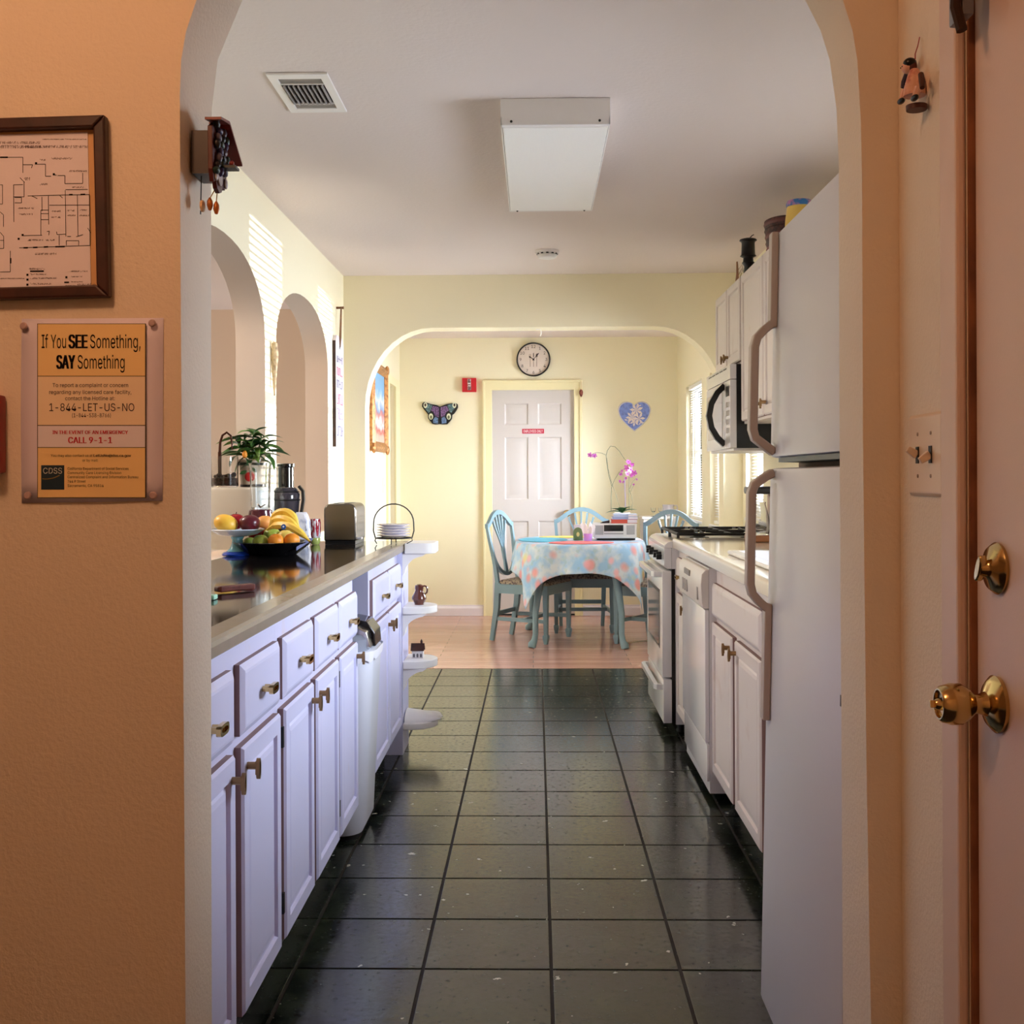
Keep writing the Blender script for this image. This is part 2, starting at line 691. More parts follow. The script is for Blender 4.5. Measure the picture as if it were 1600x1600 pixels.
# side wall of the front room (door, switch) and the walls behind the camera
bm = new()
DF = XFR + 0.008                                     # face of the entrance door
dy0, dy1 = atX(1606, 900, XFR).y - 0.78, atX(1513, 900, XFR).y
ly1 = atX(1526, 900, DF).y
dtop = 2.03
grid_wall(bm, [-0.6, YF - 0.001], [0, CEIL], [(dy0, dy1, 0, dtop)], 'yz', XFR, XFR + 0.12)
struct('wall_right', bm, M_front, smooth=0)
bm = new()
box(bm, -4.4, XFR + 0.12, -0.7, -0.6, 0, CEIL)
struct('wall_behind', bm, M_front, smooth=0)
bm = new()
box(bm, -4.5, -4.4, -0.7, YB + 0.1, 0, CEIL)
struct('wall_far_left', bm, M_side, smooth=0)
bm = new()
box(bm, -4.4, XL - 0.13, 8.4, 8.5, 0, CEIL)
struct('wall_side_room', bm, M_side, smooth=0)

# left kitchen wall with two arched pass-throughs
CT = 0.95
YA0, YA1, YB0, YB1 = 3.68, 4.98, 5.19, 6.49


def arch_pts(y0, y1, spring, rise, k=22):
    c, a = (y0 + y1) / 2, (y1 - y0) / 2
    out = [(y0, CT)]
    for i in range(k + 1):
        t = math.pi - math.pi * i / k
        out.append((c + a * math.copysign(abs(math.cos(t)) ** 0.92, math.cos(t)), spring + rise * abs(math.sin(t)) ** 0.92))
    return out + [(y1, CT)]


up = [(YF2, CT)] + arch_pts(YA0, YA1, 1.86, 0.33) + arch_pts(YB0, YB1, 1.86, 0.32) + [(YM, CT), (YM, CEIL), (YF2, CEIL)]
bm = new()
prism(bm, up, 'yz', XL - 0.13, XL)
prism(bm, [(YF2, 0), (YM, 0), (YM, CT), (YF2, CT)], 'yz', XL - 0.13, XL)
tri(bm)
bmesh.ops.remove_doubles(bm, verts=bm.verts, dist=1e-5)
bm.normal_update()
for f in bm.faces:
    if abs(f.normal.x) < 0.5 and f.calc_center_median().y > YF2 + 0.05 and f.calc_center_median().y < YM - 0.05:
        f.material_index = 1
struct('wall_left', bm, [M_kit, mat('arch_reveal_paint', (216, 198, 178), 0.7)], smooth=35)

# middle wall with the wide arch into the dining room
xl, xr = atY(570.5, 640, YM).x, atY(1130, 640, YM).x
zt = atY(840, 511, YM).z
a_, b_ = 0.415, 0.486
mid = [(xl, 0)] + [(xl + a_ - a_ * math.cos(R(9 * i)), zt - b_ + b_ * math.sin(R(9 * i))) for i in range(11)]
mid += [(xr - a_ + a_ * math.cos(R(90 - 9 * i)), zt - b_ + b_ * math.sin(R(90 - 9 * i))) for i in range(11)] + [(xr, 0)]
bm = new()
prism(bm, [(XL - 0.13, 0)] + mid + [(XR, 0), (XR, CEIL), (XL - 0.13, CEIL)], 'xz', YM, YM2)
tri(bm)
struct('wall_middle', bm, M_kit, smooth=35)

# right wall with four windows
WIN = [(8.75, 9.64, 0.9, 2.0), (7.9, 8.34, 0.9, 2.0), (6.40, 6.92, 1.0, 1.95), (3.3, 4.15, 1.1, 2.0)]
bm = new()
grid_wall(bm, [YF2, YB], [0, CEIL], WIN, 'yz', XR, XR + 0.15)
struct('wall_right', bm, M_kit, smooth=0)
XDL = atY(625, 700, YB).x
bm = new()
dl0, dl1 = atX(606, 700, XDL).y, atX(613, 700, XDL).y + 0.12
grid_wall(bm, [YM2, YB], [0, CEIL], [(dl0, dl1, 0, 2.03)], 'yz', XDL - 0.12, XDL)
struct('wall_dining_left', bm, M_kit, smooth=0)
bm = new()
bx0, bx1 = atY(768.5, 800, YB).x, atY(898.5, 800, YB).x
bz1 = atY(840, 608.5, YB).z
grid_wall(bm, [XDL - 0.12, XR + 0.15], [0, CEIL], [(bx0, bx1, 0, bz1)], 'xz', YB, YB + 0.12)
struct('wall_back', bm, M_kit, smooth=0)

# windows: frame, mullion rail, pane; each with its own blind
M_blind = mat('white_blind_slats', (240, 238, 234), 0.5)


def window(k, y0, y1, z0, z1):
    bm = new()
    w = 0.045
    grid_wall(bm, [y0, y1], [z0, z1], [(y0 + w, y1 - w, z0 + w, (z0 + z1) / 2 - 0.015), (y0 + w, y1 - w, (z0 + z1) / 2 + 0.015, z1 - w)],
              'yz', XR + 0.07, XR + 0.11)
    o = struct('window_%d' % k, bm, M_trimw, smooth=0)
    for a, b in ((z0 + w, (z0 + z1) / 2 - 0.015), ((z0 + z1) / 2 + 0.015, z1 - w)):
        bm = new()
        box(bm, XR + 0.088, XR + 0.092, y0 + w, y1 - w, a, b)
        obj('pane', bm, M_pane, o, smooth=0)
    bm = new()
    box(bm, XR - 0.012, XR + 0.07, y0 + 0.002, y1 - 0.002, z0 - 0.02, z0 - 0.001)
    obj('sill', bm, M_trimw, o, smooth=0, bevel=0.003)


def blind(y0, y1, z0, z1, label, tilt=-14.0):
    x = XR + 0.038
    t = thing('window_blind', label, 'blind', (x, (y0 + y1) / 2, z1 - 0.03), 0, 'slatted white window blinds')
    bm = new()
    box(bm, x - 0.02, x + 0.02, y0 + 0.01, y1 - 0.01, z1 - 0.03, z1 - 0.002)
    obj('headrail', bm, M_blind, t, smooth=0)
    bm = new()
    box(bm, -0.009, 0.009, y0 + 0.012, y1 - 0.012, -0.0005, 0.0005)
    bm.transform(Matrix.Translation((0, -(y0 + y1) / 2, 0)))
    me = bpy.data.meshes.new('slat')
    bm.to_mesh(me)
    bm.free()
    me.materials.append(M_blind)
    z = z1 - 0.05
    while z > z0 + 0.04:
        share('slat', me, t, Matrix.Translation((x, (y0 + y1) / 2, z)) @ Matrix.Rotation(R(tilt), 4, 'Y'))
        z -= 0.0195
    bm = new()
    box(bm, x - 0.014, x + 0.014, y0 + 0.012, y1 - 0.012, z0 + 0.004, z0 + 0.024)
    obj('bottom_rail', bm, M_blind, t, smooth=0)
    for f in (0.3, 0.72) if y1 - y0 > 0.6 else (0.5,):
        bm = new()
        yy = y0 + (y1 - y0) * f
        tube(bm, [(x - 0.0145, yy, z1 - 0.03), (x - 0.0145, yy, z0 + 0.02)], 0.0022, 6)
        obj('ladder_cord', bm, M_blind, t)
    return t


for k, w in enumerate(WIN):
    window(k + 1, *w)
b1 = blind(*WIN[0], 'white slatted blind in the far dining window with a beaded cord')
blind(*WIN[1], 'narrow white slatted blind in the dining window nearest the arch')
blind(*WIN[2], 'narrow white slatted blind in the bright window beside the stove')
blind(*WIN[3], 'white slatted blind in the kitchen window behind the refrigerator, over the sink')
bm = new()
for i in range(44):
    ball(bm, (XR - 0.01, 8.92, 1.9 - i * 0.022), 0.004, 6, 4)
tag(obj('bead_cord', bm, M_blind, b1), kind='stuff')

# door casing + six-panel door on the back wall
M_casing = mat('cream_casing_paint', (240, 229, 186), 0.45)
M_door = mat('off_white_door', (208, 200, 197), 0.5)
cx0, cx1, cz1 = atY(755, 800, YB).x, atY(910, 800, YB).x, atY(830, 594, YB).z
bm = new()
pts = [(cx0, 0), (cx0, cz1), (cx1, cz1), (cx1, 0), (bx1 - 0.006, 0), (bx1 - 0.006, bz1 - 0.006), (bx0 + 0.006, bz1 - 0.006), (bx0 + 0.006, 0)]
prism(bm, pts, 'xz', YB - 0.018, YB - 0.0005)
ins = 0.022
pts2 = [(cx0 - 0.0, 0), (cx0, cz1), (cx1, cz1), (cx1, 0), (cx1 - ins, 0), (cx1 - ins, cz1 - ins), (cx0 + ins, cz1 - ins), (cx0 + ins, 0)]
prism(bm, pts2, 'xz', YB - 0.028, YB - 0.0175)
door2 = struct('trim_1', bm, M_casing, smooth=0, bevel=0.003)


def six_panel(bm, u0, u1, v0, v1, face, axis, sgn, th=0.035):
    """Door leaf with six raised panels, front face at 'face' looking along sgn."""
    def P(u, h, v):
        return (u, face + sgn * h, v) if axis == 'y' else (face + sgn * h, u, v)
    W, H = u1 - u0, v1 - v0
    st = 0.155 * W
    mid = 0.12 * W
    pu = [(u0 + st, u0 + W / 2 - mid / 2), (u0 + W / 2 + mid / 2, u1 - st)]
    pv = [(v0 + 0.12 * H, v0 + 0.415 * H), (v0 + 0.51 * H, v0 + 0.79 * H), (v0 + 0.845 * H, v0 + 0.94 * H)]
    us = sorted({u0, u1} | {x for p in pu for x in p})
    vs = sorted({v0, v1} | {x for p in pv for x in p})
    cache = {}

    def V(u, v):
        if (u, v) not in cache:
            cache[(u, v)] = bm.verts.new(P(u, 0, v))
        return cache[(u, v)]
    for i in range(len(us) - 1):
        for j in range(len(vs) - 1):
            q = [(us[i], vs[j]), (us[i + 1], vs[j]), (us[i + 1], vs[j + 1]), (us[i], vs[j + 1])]
            if (us[i], us[i + 1]) in pu and (vs[j], vs[j + 1]) in pv:
                prev = [V(*a) for a in q]
                for ins_, h in ((0.012, -0.009), (0.022, -0.009), (0.05, -0.002)):
                    a0, a1, b0, b1 = us[i] + ins_, us[i + 1] - ins_, vs[j] + ins_, vs[j + 1] - ins_
                    cur = [bm.verts.new(P(u, h, v)) for u, v in ((a0, b0), (a1, b0), (a1, b1), (a0, b1))]
                    ring_faces(bm, prev, cur)
                    prev = cur
                bm.faces.new(prev)
            else:
                bm.faces.new([V(*a) for a in q])
    c = [bm.verts.new(P(u, -th, v)) for u, v in ((u0, v0), (u1, v0), (u1, v1), (u0, v1))]
    bm.faces.new(c)
    for i in range(len(us) - 1):
        for v, k in ((v0, (0, 1)), (v1, (3, 2))):
            pass
    # sides
    bot = [V(u, v0) for u in us]
    top = [V(u, v1) for u in us]
    lef = [V(u0, v) for v in vs]
    rig = [V(u1, v) for v in vs]
    bm.faces.new(bot + [c[1], c[0]])
    bm.faces.new(top + [c[2], c[3]])
    bm.faces.new(lef + [c[3], c[0]])
    bm.faces.new(rig + [c[2], c[1]])


bm = new()
six_panel(bm, bx0 + 0.004, bx1 - 0.004, 0.018, bz1 - 0.004, YB + 0.012, 'y', -1)
door1 = struct('door_1', bm, M_door, smooth=20)
bm = new()
c = atY(886, 802, YB + 0.012)
lathe(bm, [(0, 0), (0.032, 0.0), (0.03, 0.008), (0.012, 0.012), (0.011, 0.03), (0.026, 0.042), (0.029, 0.055), (0.02, 0.068), (0, 0.07)],
      M=Matrix.Translation((c.x, YB + 0.012, c.z)) @ Matrix.Rotation(R(90), 4, 'X'), n=20)
obj('door_knob', bm, M_brass, door1)
bm = new()
box(bm, bx0, bx1, YB + 0.02, YB + 0.1, 0.003, 0.016)
obj('threshold', bm, M_dark, door1, smooth=0)

# door on the dining room's left wall (casing proud of the wall, leaf set back)
bm = new()
e0, e1 = atX(603, 700, XDL).y, atX(622, 700, XDL).y
ez = 2.10
prism(bm, [(e0, 0), (e0, ez), (e1, ez), (e1, 0), (dl1, 0), (dl1, 2.03), (dl0, 2.03), (dl0, 0)], 'yz', XDL + 0.0005, XDL + 0.02)
struct('trim_2', bm, M_casing, smooth=0, bevel=0.003)
bm = new()
six_panel(bm, dl0 + 0.004, dl1 - 0.004, 0.01, 2.026, XDL - 0.03, 'x', 1)
d2 = struct('door_2', bm, mat('beige_door', (214, 200, 170), 0.5), smooth=20)
bm = new()
box(bm, XDL - 0.0305, XDL - 0.02, dl0 + 0.01, dl0 + 0.03, 0.98, 1.06)
obj('strike_plate', bm, M_dark, d2, smooth=0)

# baseboards of the dining room
M_base = mat('baseboard_paint', (236, 228, 234), 0.4)


def baseboard(name, x0, x1, y0, y1, axis):
    bm = new()
    pr = [(0, 0.003), (0.016, 0.003), (0.016, 0.07), (0.011, 0.082), (0.007, 0.088), (0.006, 0.1), (0, 0.1)]
    if axis == 'x':
        prism(bm, [(YB - 0.0005 - d, z) for d, z in pr], 'yz', x0, x1)
    elif axis == 'l':
        prism(bm, [(XDL + 0.0005 + d, z) for d, z in pr], 'xz', y0, y1)
    else:
        prism(bm, [(XR - 0.0005 - d, z) for d, z in pr], 'xz', y0, y1)
    struct(name, bm, M_base, smooth=0)


baseboard('baseboard_back', XDL + 0.017, cx0 - 0.001, 0, 0, 'x')
baseboard('baseboard_back', cx1 + 0.001, XR - 0.017, 0, 0, 'x')
baseboard('baseboard_left', 0, 0, YM2 + 0.001, e0 - 0.001, 'l')
baseboard('baseboard_right', 0, 0, YM2 + 0.001, YB - 0.001, 'r')

# entrance door on the right of the front room
M_fdoor = mat('front_door_paint', (214, 190, 176), 0.45, bump=(300, 0.06))
bm = new()
box(bm, DF, DF + 0.04, dy0 + 0.004, ly1, 0.006, dtop - 0.005)
door3 = struct('door_3', bm, M_fdoor, smooth=0, bevel=0.003)
bm = new()
f0, f1 = dy1, atX(1486, 900, XFR).y
w_ = f1 - f0
prism(bm, [(f1, 0), (f1, dtop + w_), (dy0 - w_, dtop + w_), (dy0 - w_, 0), (dy0, 0), (dy0, dtop), (dy1, dtop), (dy1, 0)], 'yz', XFR - 0.014, XFR - 0.0005)
bead = [(f1 - 0.012, 0), (f1 - 0.012, dtop + w_ - 0.012), (dy0 - w_ + 0.012, dtop + w_ - 0.012), (dy0 - w_ + 0.012, 0),
        (dy0 - 0.006, 0), (dy0 - 0.006, dtop + 0.006), (dy1 + 0.006, dtop + 0.006), (dy1 + 0.006, 0)]
struct('trim_3', bm, mat('front_casing_paint', (216, 192, 176), 0.45), smooth=0, bevel=0.004)
bm = new()
box(bm, XFR + 0.001, XFR + 0.1, ly1 + 0.001, dy1 - 0.0003, 0.006, dtop - 0.005)
obj('door_jamb', bm, mat('bare_jamb_wood', (150, 96, 62), 0.6, var=((110, 66, 44), 14, 0.4, 0.7)), door3, smooth=0)
# knob
kc = atX(1560, 1100, DF)
kM = Matrix.Translation((DF, kc.y, kc.z)) @ Matrix.Rotation(R(-90), 4, 'Y')
bm = new()
lathe(bm, [(0, 0), (0.034, 0.0), (0.035, 0.005), (0.027, 0.012), (0.015, 0.016), (0.012, 0.024), (0.012, 0.03), (0.02, 0.038), (0.025, 0.046),
           (0.0255, 0.058), (0.022, 0.07), (0.019, 0.073), (0.017, 0.073), (0.016, 0.069), (0.008, 0.068), (0.007, 0.074), (0.005, 0.077), (0, 0.077)],
      M=kM, n=32)
kn = obj('door_knob', bm, M_brass, door3, smooth=40)
bm = new()
box(bm, -0.0045, 0.0045, -0.0014, 0.0014, 0.074, 0.083, M=kM @ Matrix.Rotation(R(20), 4, 'Z'))
obj('thumb_turn', bm, M_brass, kn, smooth=0, bevel=0.001)
# deadbolt
kc = atX(1561, 888, DF)
kM = Matrix.Translation((DF, kc.y, kc.z)) @ Matrix.Rotation(R(-90), 4, 'Y')
bm = new()
lathe(bm, [(0, 0), (0.031, 0.0), (0.032, 0.004), (0.026, 0.011), (0.014, 0.014), (0.011, 0.018), (0.009, 0.024), (0, 0.024)], M=kM, n=32)
db = obj('deadbolt', bm, M_brass, door3, smooth=40)
bm = new()
prism(bm, arc((0, 0), 0.007, 0, 360, 23, ry=0.018)[:-1], 'xy', 0.018, 0.027)
bmesh.ops.transform(bm, matrix=kM @ Matrix.Rotation(R(62), 4, 'Z'), verts=bm.verts)
obj('thumb_turn', bm, M_brass, db, bevel=0.002)
# metal catch at the head of the casing
kc = atX(1507, 2, XFR - 0.014)
bm = new()
box(bm, XFR - 0.03, XFR - 0.0145, kc.y - 0.035, kc.y + 0.012, kc.z - 0.03, kc.z + 0.06, bev=0.004)
ct = obj('door_catch', bm, mat('zinc_plated', (120, 122, 128), 0.4, 0.8), None)
tag(ct, 'grey metal door catch screwed high on the entrance door casing', 'catch')
bm = new()
tube(bm, [(XFR - 0.032, kc.y - 0.03, kc.z + 0.05), (XFR - 0.036, kc.y - 0.03, kc.z - 0.02), (XFR - 0.03, kc.y - 0.034, kc.z - 0.05)], 0.007, 8)
obj('bolt', bm, mat('dark_bronze', (60, 44, 36), 0.4, 0.8), ct, label='dark bronze bolt')
bm = new()
tube(bm, [(XFR - 0.034, kc.y - 0.008, kc.z + 0.05), (XFR - 0.034, kc.y - 0.008, kc.z + 0.005)], 0.004, 8)
obj('spring', bm, mat('copper', (206, 130, 92), 0.3, 1.0), ct, label='copper coloured spring')

# ceiling fittings
fz = 1.16 + EYE
q0, q1 = atZ(781, 196, fz), atZ(951, 195, fz)
q2, q3 = atZ(797, 331, fz), atZ(927, 330, fz)
fy0, fy1 = q0.y, q2.y
fx0, fx1 = (q0.x + q2.x) / 2, (q1.x + q3.x) / 2
t = thing('ceiling_light', 'long white fluorescent box light with ribbed diffuser on the kitchen ceiling', 'ceiling light', ((fx0 + fx1) / 2, (fy0 + fy1) / 2, CEIL))
bm = new()
box(bm, fx0, fx0 + 0.0055, fy0, fy1, fz, fz + 0.03)
box(bm, fx1 - 0.0055, fx1, fy0, fy1, fz, fz + 0.03)
box(bm, fx0, fx1, fy0, fy0 + 0.025, fz, CEIL - 0.001)
box(bm, fx0, fx1, fy1 - 0.025, fy1, fz, CEIL - 0.001)
M_fix = mat('light_housing_enamel', (236, 232, 230), 0.35)
obj('housing', bm, M_fix, t, smooth=0, bevel=0.002)


def _ribs(nt, b):
    b.inputs['Base Color'].default_value = lin((250, 248, 244))
    b.inputs['Roughness'].default_value = 0.28
    w = _n(nt, 'ShaderNodeTexWave', bands_direction='X')
    w.inputs['Scale'].default_value = 60
    tc = _n(nt, 'ShaderNodeTexCoord')
    nt.links.new(tc.outputs['Object'], w.inputs['Vector'])
    bp = _n(nt, 'ShaderNodeBump')
    bp.inputs['Strength'].default_value = 0.12
    bp.inputs['Distance'].default_value = 0.002
    nt.links.new(w.outputs['Fac'], bp.inputs['Height'])
    nt.links.new(bp.outputs[0], b.inputs['Normal'])


bm = new()
box(bm, fx0 + 0.006, fx1 - 0.006, fy0 + 0.0255, fy1 - 0.0255, fz - 0.002, CEIL - 0.004, bev=0.003)
obj('diffuser', bm, node_mat('ribbed_diffuser', _ribs), t, smooth=0)
for x in (fx0 + 0.035, fx1 - 0.035):
    for y in (fy0 - 0.003, fy1 - 0.022):
        bm = new()
        ball(bm, (x, y, fz + 0.012 if y < fy0 else fz - 0.001), 0.0045, 8, 6)
        obj('screw', bm, M_dark, t)

v0, v1, v2, v3 = atZ(421, 113, CEIL), atZ(514, 113, CEIL), atZ(449, 173, CEIL), atZ(541, 173, CEIL)
vx0, vx1, vy0, vy1 = (v0.x + v2.x) / 2, (v1.x + v3.x) / 2, v0.y, v2.y
t = thing('ceiling_vent', 'white steel air register with dark louvres on the kitchen ceiling', 'vent', ((vx0 + vx1) / 2, (vy0 + vy1) / 2, CEIL))
m_ = 0.028
bm = new()
grid_wall(bm, [vx0, vx1], [vy0, vy1], [(vx0 + m_, vx1 - m_, vy0 + m_ * 1.5, vy1 - m_ * 1.5)], 'xy', CEIL - 0.008, CEIL - 0.001)
obj('frame', bm, M_fix, t, smooth=0, bevel=0.002)
bm = new()
box(bm, vx0 + m_, vx1 - m_, vy0 + m_ * 1.5, vy1 - m_ * 1.5, CEIL - 0.003, CEIL - 0.001)
obj('duct', bm, mat('duct_dark', (40, 38, 40), 0.8), t, smooth=0)
for y in (vy0 + 0.09, vy1 - 0.09):
    bm = new()
    box(bm, vx0 + m_, vx1 - m_, y - 0.003, y + 0.003, CEIL - 0.008, CEIL - 0.003)
    obj('cross_bar', bm, M_fix, t, smooth=0)
for i in range(9):
    bm = new()
    x = vx0 + m_ + (vx1 - vx0 - 2 * m_) * (i + 0.5) / 9
    box(bm, -0.0012, 0.0012, vy0 + 0.094, vy1 - 0.094, -0.005, 0.005, M=Matrix.Translation((x, 0, CEIL - 0.0085)) @ Matrix.Rotation(R(12), 4, 'Y'))
    obj('louvre', bm, mat('louvre_grey', (150, 142, 138), 0.5), t, smooth=0)
for y, dx in ((vy0 + m_ * 1.5, 0), (vy1 - 0.087, 0)):
    bm = new()
    box(bm, vx0 + m_, vx1 - m_, y, y + (0.087 - m_ * 1.5), CEIL - 0.0045, CEIL - 0.0032)
    obj('damper_plate', bm, mat('grey_damper', (132, 124, 118), 0.5), t, smooth=0)

sc_ = atZ(855, 392, CEIL)
t = thing('smoke_detector', 'round white smoke detector on the ceiling near the far arch', 'smoke detector', (sc_.x, sc_.y, CEIL))
bm = new()
lathe(bm, [(0, -0.001), (0.068, -0.001), (0.068, -0.014), (0.058, -0.016), (0.056, -0.022)], c=(sc_.x, sc_.y, CEIL), n=32)
obj('base', bm, M_fix, t)
bm = new()
lathe(bm, [(0, -0.046), (0.02, -0.046), (0.03, -0.043), (0.046, -0.04), (0.052, -0.033), (0.055, -0.024), (0, -0.024)], c=(sc_.x, sc_.y, CEIL), n=32)
obj('cover', bm, M_fix, t)
for i in range(12):
    bm = new()
    a = 2 * math.pi * i / 12
    box(bm, -0.007, 0.007, -0.002, 0.002, -0.003, 0.003, M=Matrix.Translation((sc_.x + 0.0565 * math.cos(a), sc_.y + 0.0565 * math.sin(a), CEIL - 0.019)) @ Matrix.Rotation(a + math.pi / 2, 4, 'Z'))
    obj('vent_slot', bm, M_dark, t, smooth=0)

# ------------------------------------------------------------------ handles (shared meshes)
def mesh_of(bm, name, m, smooth=35):
    bmesh.ops.recalc_face_normals(bm, faces=bm.faces)
    me = bpy.data.meshes.new(name)
    bm.to_mesh(me)
    bm.free()
    me.materials.append(m)
    for p in me.polygons:
        p.use_smooth = True
    me.set_sharp_from_angle(angle=R(smooth))
    return me


def oval_ring(bm, ry, rz, hole, x0, x1, n=20, p=1.0):
    """A flat oval link standing off along +x."""
    def pt(k, s):
        t = 2 * math.pi * k / n
        c, d = math.cos(t), math.sin(t)
        return s * ry * math.copysign(abs(c) ** p, c), s * rz * math.copysign(abs(d) ** p, d)
    rings = []
    for s, x in ((1, x0), (1, x1), (hole, x1), (hole, x0)):
        rings.append([bm.verts.new((x,) + ((pt(k, 1)[0] * (1 if s == 1 else 1 - (1 - s) * 1.0)), pt(k, s)[1])) if s == 1 else
                      bm.verts.new((x, pt(k, 1)[0] - math.copysign(min(abs(pt(k, 1)[0]), (1 - s) * min(ry, rz)), pt(k, 1)[0]),
                                    pt(k, 1)[1] - math.copysign(min(abs(pt(k, 1)[1]), (1 - s) * min(ry, rz)), pt(k, 1)[1]))) for k in range(n)])
    for i in range(4):
        ring_faces(bm, rings[i], rings[(i + 1) % 4])


bm = new()   # drawer pull: post with an oblong link lying along the drawer
tube(bm, [(0, -0.012, 0), (0.02, -0.012, 0)], 0.0065, 10)
tube(bm, [(0, 0.012, 0), (0.02, 0.012, 0)], 0.0065, 10)
oval_ring(bm, 0.03, 0.011, 0.45, 0.018, 0.027, p=0.55)
PULL = mesh_of(bm, 'drawer_pull', M_brass)
bm = new()   # door knob: post with an upright oval link
tube(bm, [(0, 0, 0.006), (0.022, 0, 0.006)], 0.008, 10)
box(bm, 0.018, 0.024, -0.006, 0.006, -0.012, 0.016)
oval_ring(bm, 0.009, 0.022, 0.5, 0.02, 0.027, p=0.8)
KNOB = mesh_of(bm, 'door_knob', M_abrass)

DOOR_RINGS = [(0, 0), (0, 0.014), (0.006, 0.02), (0.042, 0.02), (0.046, 0.012), (0.052, 0.012), (0.058, 0.015), (0.07, 0.017)]
DRAWER_RINGS = [(0, 0), (0, 0.012), (0.003, 0.014), (0.014, 0.02), (0.02, 0.021)]
FLAT = Matrix.Rotation(math.pi, 4, 'Z')


def door(parent, xf, sgn, y0, y1, z0, z1, m, knob=None, name='door'):
    """Panelled door on the plane xf (cabinet face), growing along sgn; knob = (y, z)."""
    bm = new()
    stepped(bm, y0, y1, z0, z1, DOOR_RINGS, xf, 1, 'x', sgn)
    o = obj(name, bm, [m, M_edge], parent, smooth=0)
    if knob:
        M = Matrix.Translation((xf + sgn * 0.02, knob[0], knob[1]))
        share('door_knob', KNOB, o, M @ (FLAT if sgn < 0 else Matrix.Identity(4)))
    return o


def drawer(parent, xf, sgn, y0, y1, z0, z1, m, pull=True, name='drawer'):
    bm = new()
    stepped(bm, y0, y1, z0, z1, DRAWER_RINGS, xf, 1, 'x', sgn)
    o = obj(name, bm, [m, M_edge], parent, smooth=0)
    if pull:
        M = Matrix.Translation((xf + sgn * 0.021, (y0 + y1) / 2, (z0 + z1) / 2 - 0.005))
        share('drawer_pull', PULL, o, M @ (FLAT if sgn < 0 else Matrix.Identity(4)))
    return o


# ------------------------------------------------------------------ left run
XF = -0.627                               # face frame of the left cabinets


def yl(px):
    return atX(px, 1000, XF + 0.02).y


CW = XL + 0.003


def left_unit(label, y0, y1, doors, drawers):
    t = thing('base_cabinet', label, 'cabinet', ((CW + XF) / 2, (y0 + y1) / 2, 0), 0, 'white base cabinets along the left wall')
    bm = new()
    box(bm, CW, XF, y0, y1, 0.13, 0.914)
    obj('carcass', bm, M_cab, t, smooth=0)
    bm = new()
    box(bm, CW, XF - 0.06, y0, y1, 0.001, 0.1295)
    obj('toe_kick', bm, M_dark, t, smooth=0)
    for a, b, k in doors:
        ky = b - 0.03 if k > 0 else a + 0.03
        d = door(t, XF, 1, a, b, 0.1355, 0.692, M_cab, (ky, 0.642))
        hy = a - 0.004 if k > 0 else b + 0.004
        for hz in (0.2, 0.6):
            bm = new()
            box(bm, XF + 0.001, XF + 0.016, hy - 0.006, hy + 0.006, hz, hz + 0.05)
            obj('hinge', bm, M_iron, t, smooth=0)
    for a, b in drawers:
        drawer(t, XF, 1, a, b, 0.715, 0.863, M_cab)
    return t


d1 = (yl(368) - 0.36, yl(368))
d2_, d3, d4, d5 = (yl(380), yl(439)), (yl(446), yl(491)), (yl(496), yl(530)), (yl(533), yl(559.5))
d6, d7 = (yl(586), yl(608.5)), (yl(609.8), yl(627.5))
m12, m23, m34 = (d2_[1] + d3[0]) / 2, (d4[1] + d5[0]) / 2, d5[1] + 0.006
left_unit('white two-door, two-drawer cabinet at the near end of the black counter', 1.9, m12, [d1 + (1,), d2_ + (-1,)], [d1, d2_])
left_unit('white two-door cabinet under the bowl of fruit, second from the near end', m12 + 0.0005, m23, [d3 + (1,), d4 + (-1,)], [d3, d4])
left_unit('narrow white one-door cabinet on the near side of the waste bin', m23 + 0.0005, m34, [d5 + (1,)], [d5])
left_unit('white two-door cabinet between the waste bin and the curved end shelves', d6[0] - 0.04, d7[1] + 0.004, [d6 + (1,), d7 + (-1,)], [d6, d7])
REC0, REC1 = m34 + 0.0005, d6[0] - 0.0405
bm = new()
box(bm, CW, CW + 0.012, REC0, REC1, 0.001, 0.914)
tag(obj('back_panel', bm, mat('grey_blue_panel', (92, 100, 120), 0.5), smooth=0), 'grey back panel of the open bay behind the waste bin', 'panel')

CE = d7[1] + 0.27                      # far end of the counter
t = thing('countertop', 'long black polished stone countertop with a pale tiled edge along the left cabinets', 'countertop', (-0.9, 3.7, 0.915))
bm = new()
box(bm, CW, -0.656, 1.9, CE, 0.9155, CT, bev=0.001)
obj('slab', bm, M_granite, t, smooth=0)
bm = new()
prism(bm, [(-0.655, 0.9155), (-0.655, CT + 0.001), (-0.607, CT + 0.001), (-0.6, CT - 0.004), (-0.597, CT - 0.012), (-0.597, 0.918), (-0.6, 0.9155)], 'xz', 1.9, CE)
obj('edge_band', bm, M_band, t, smooth=0)

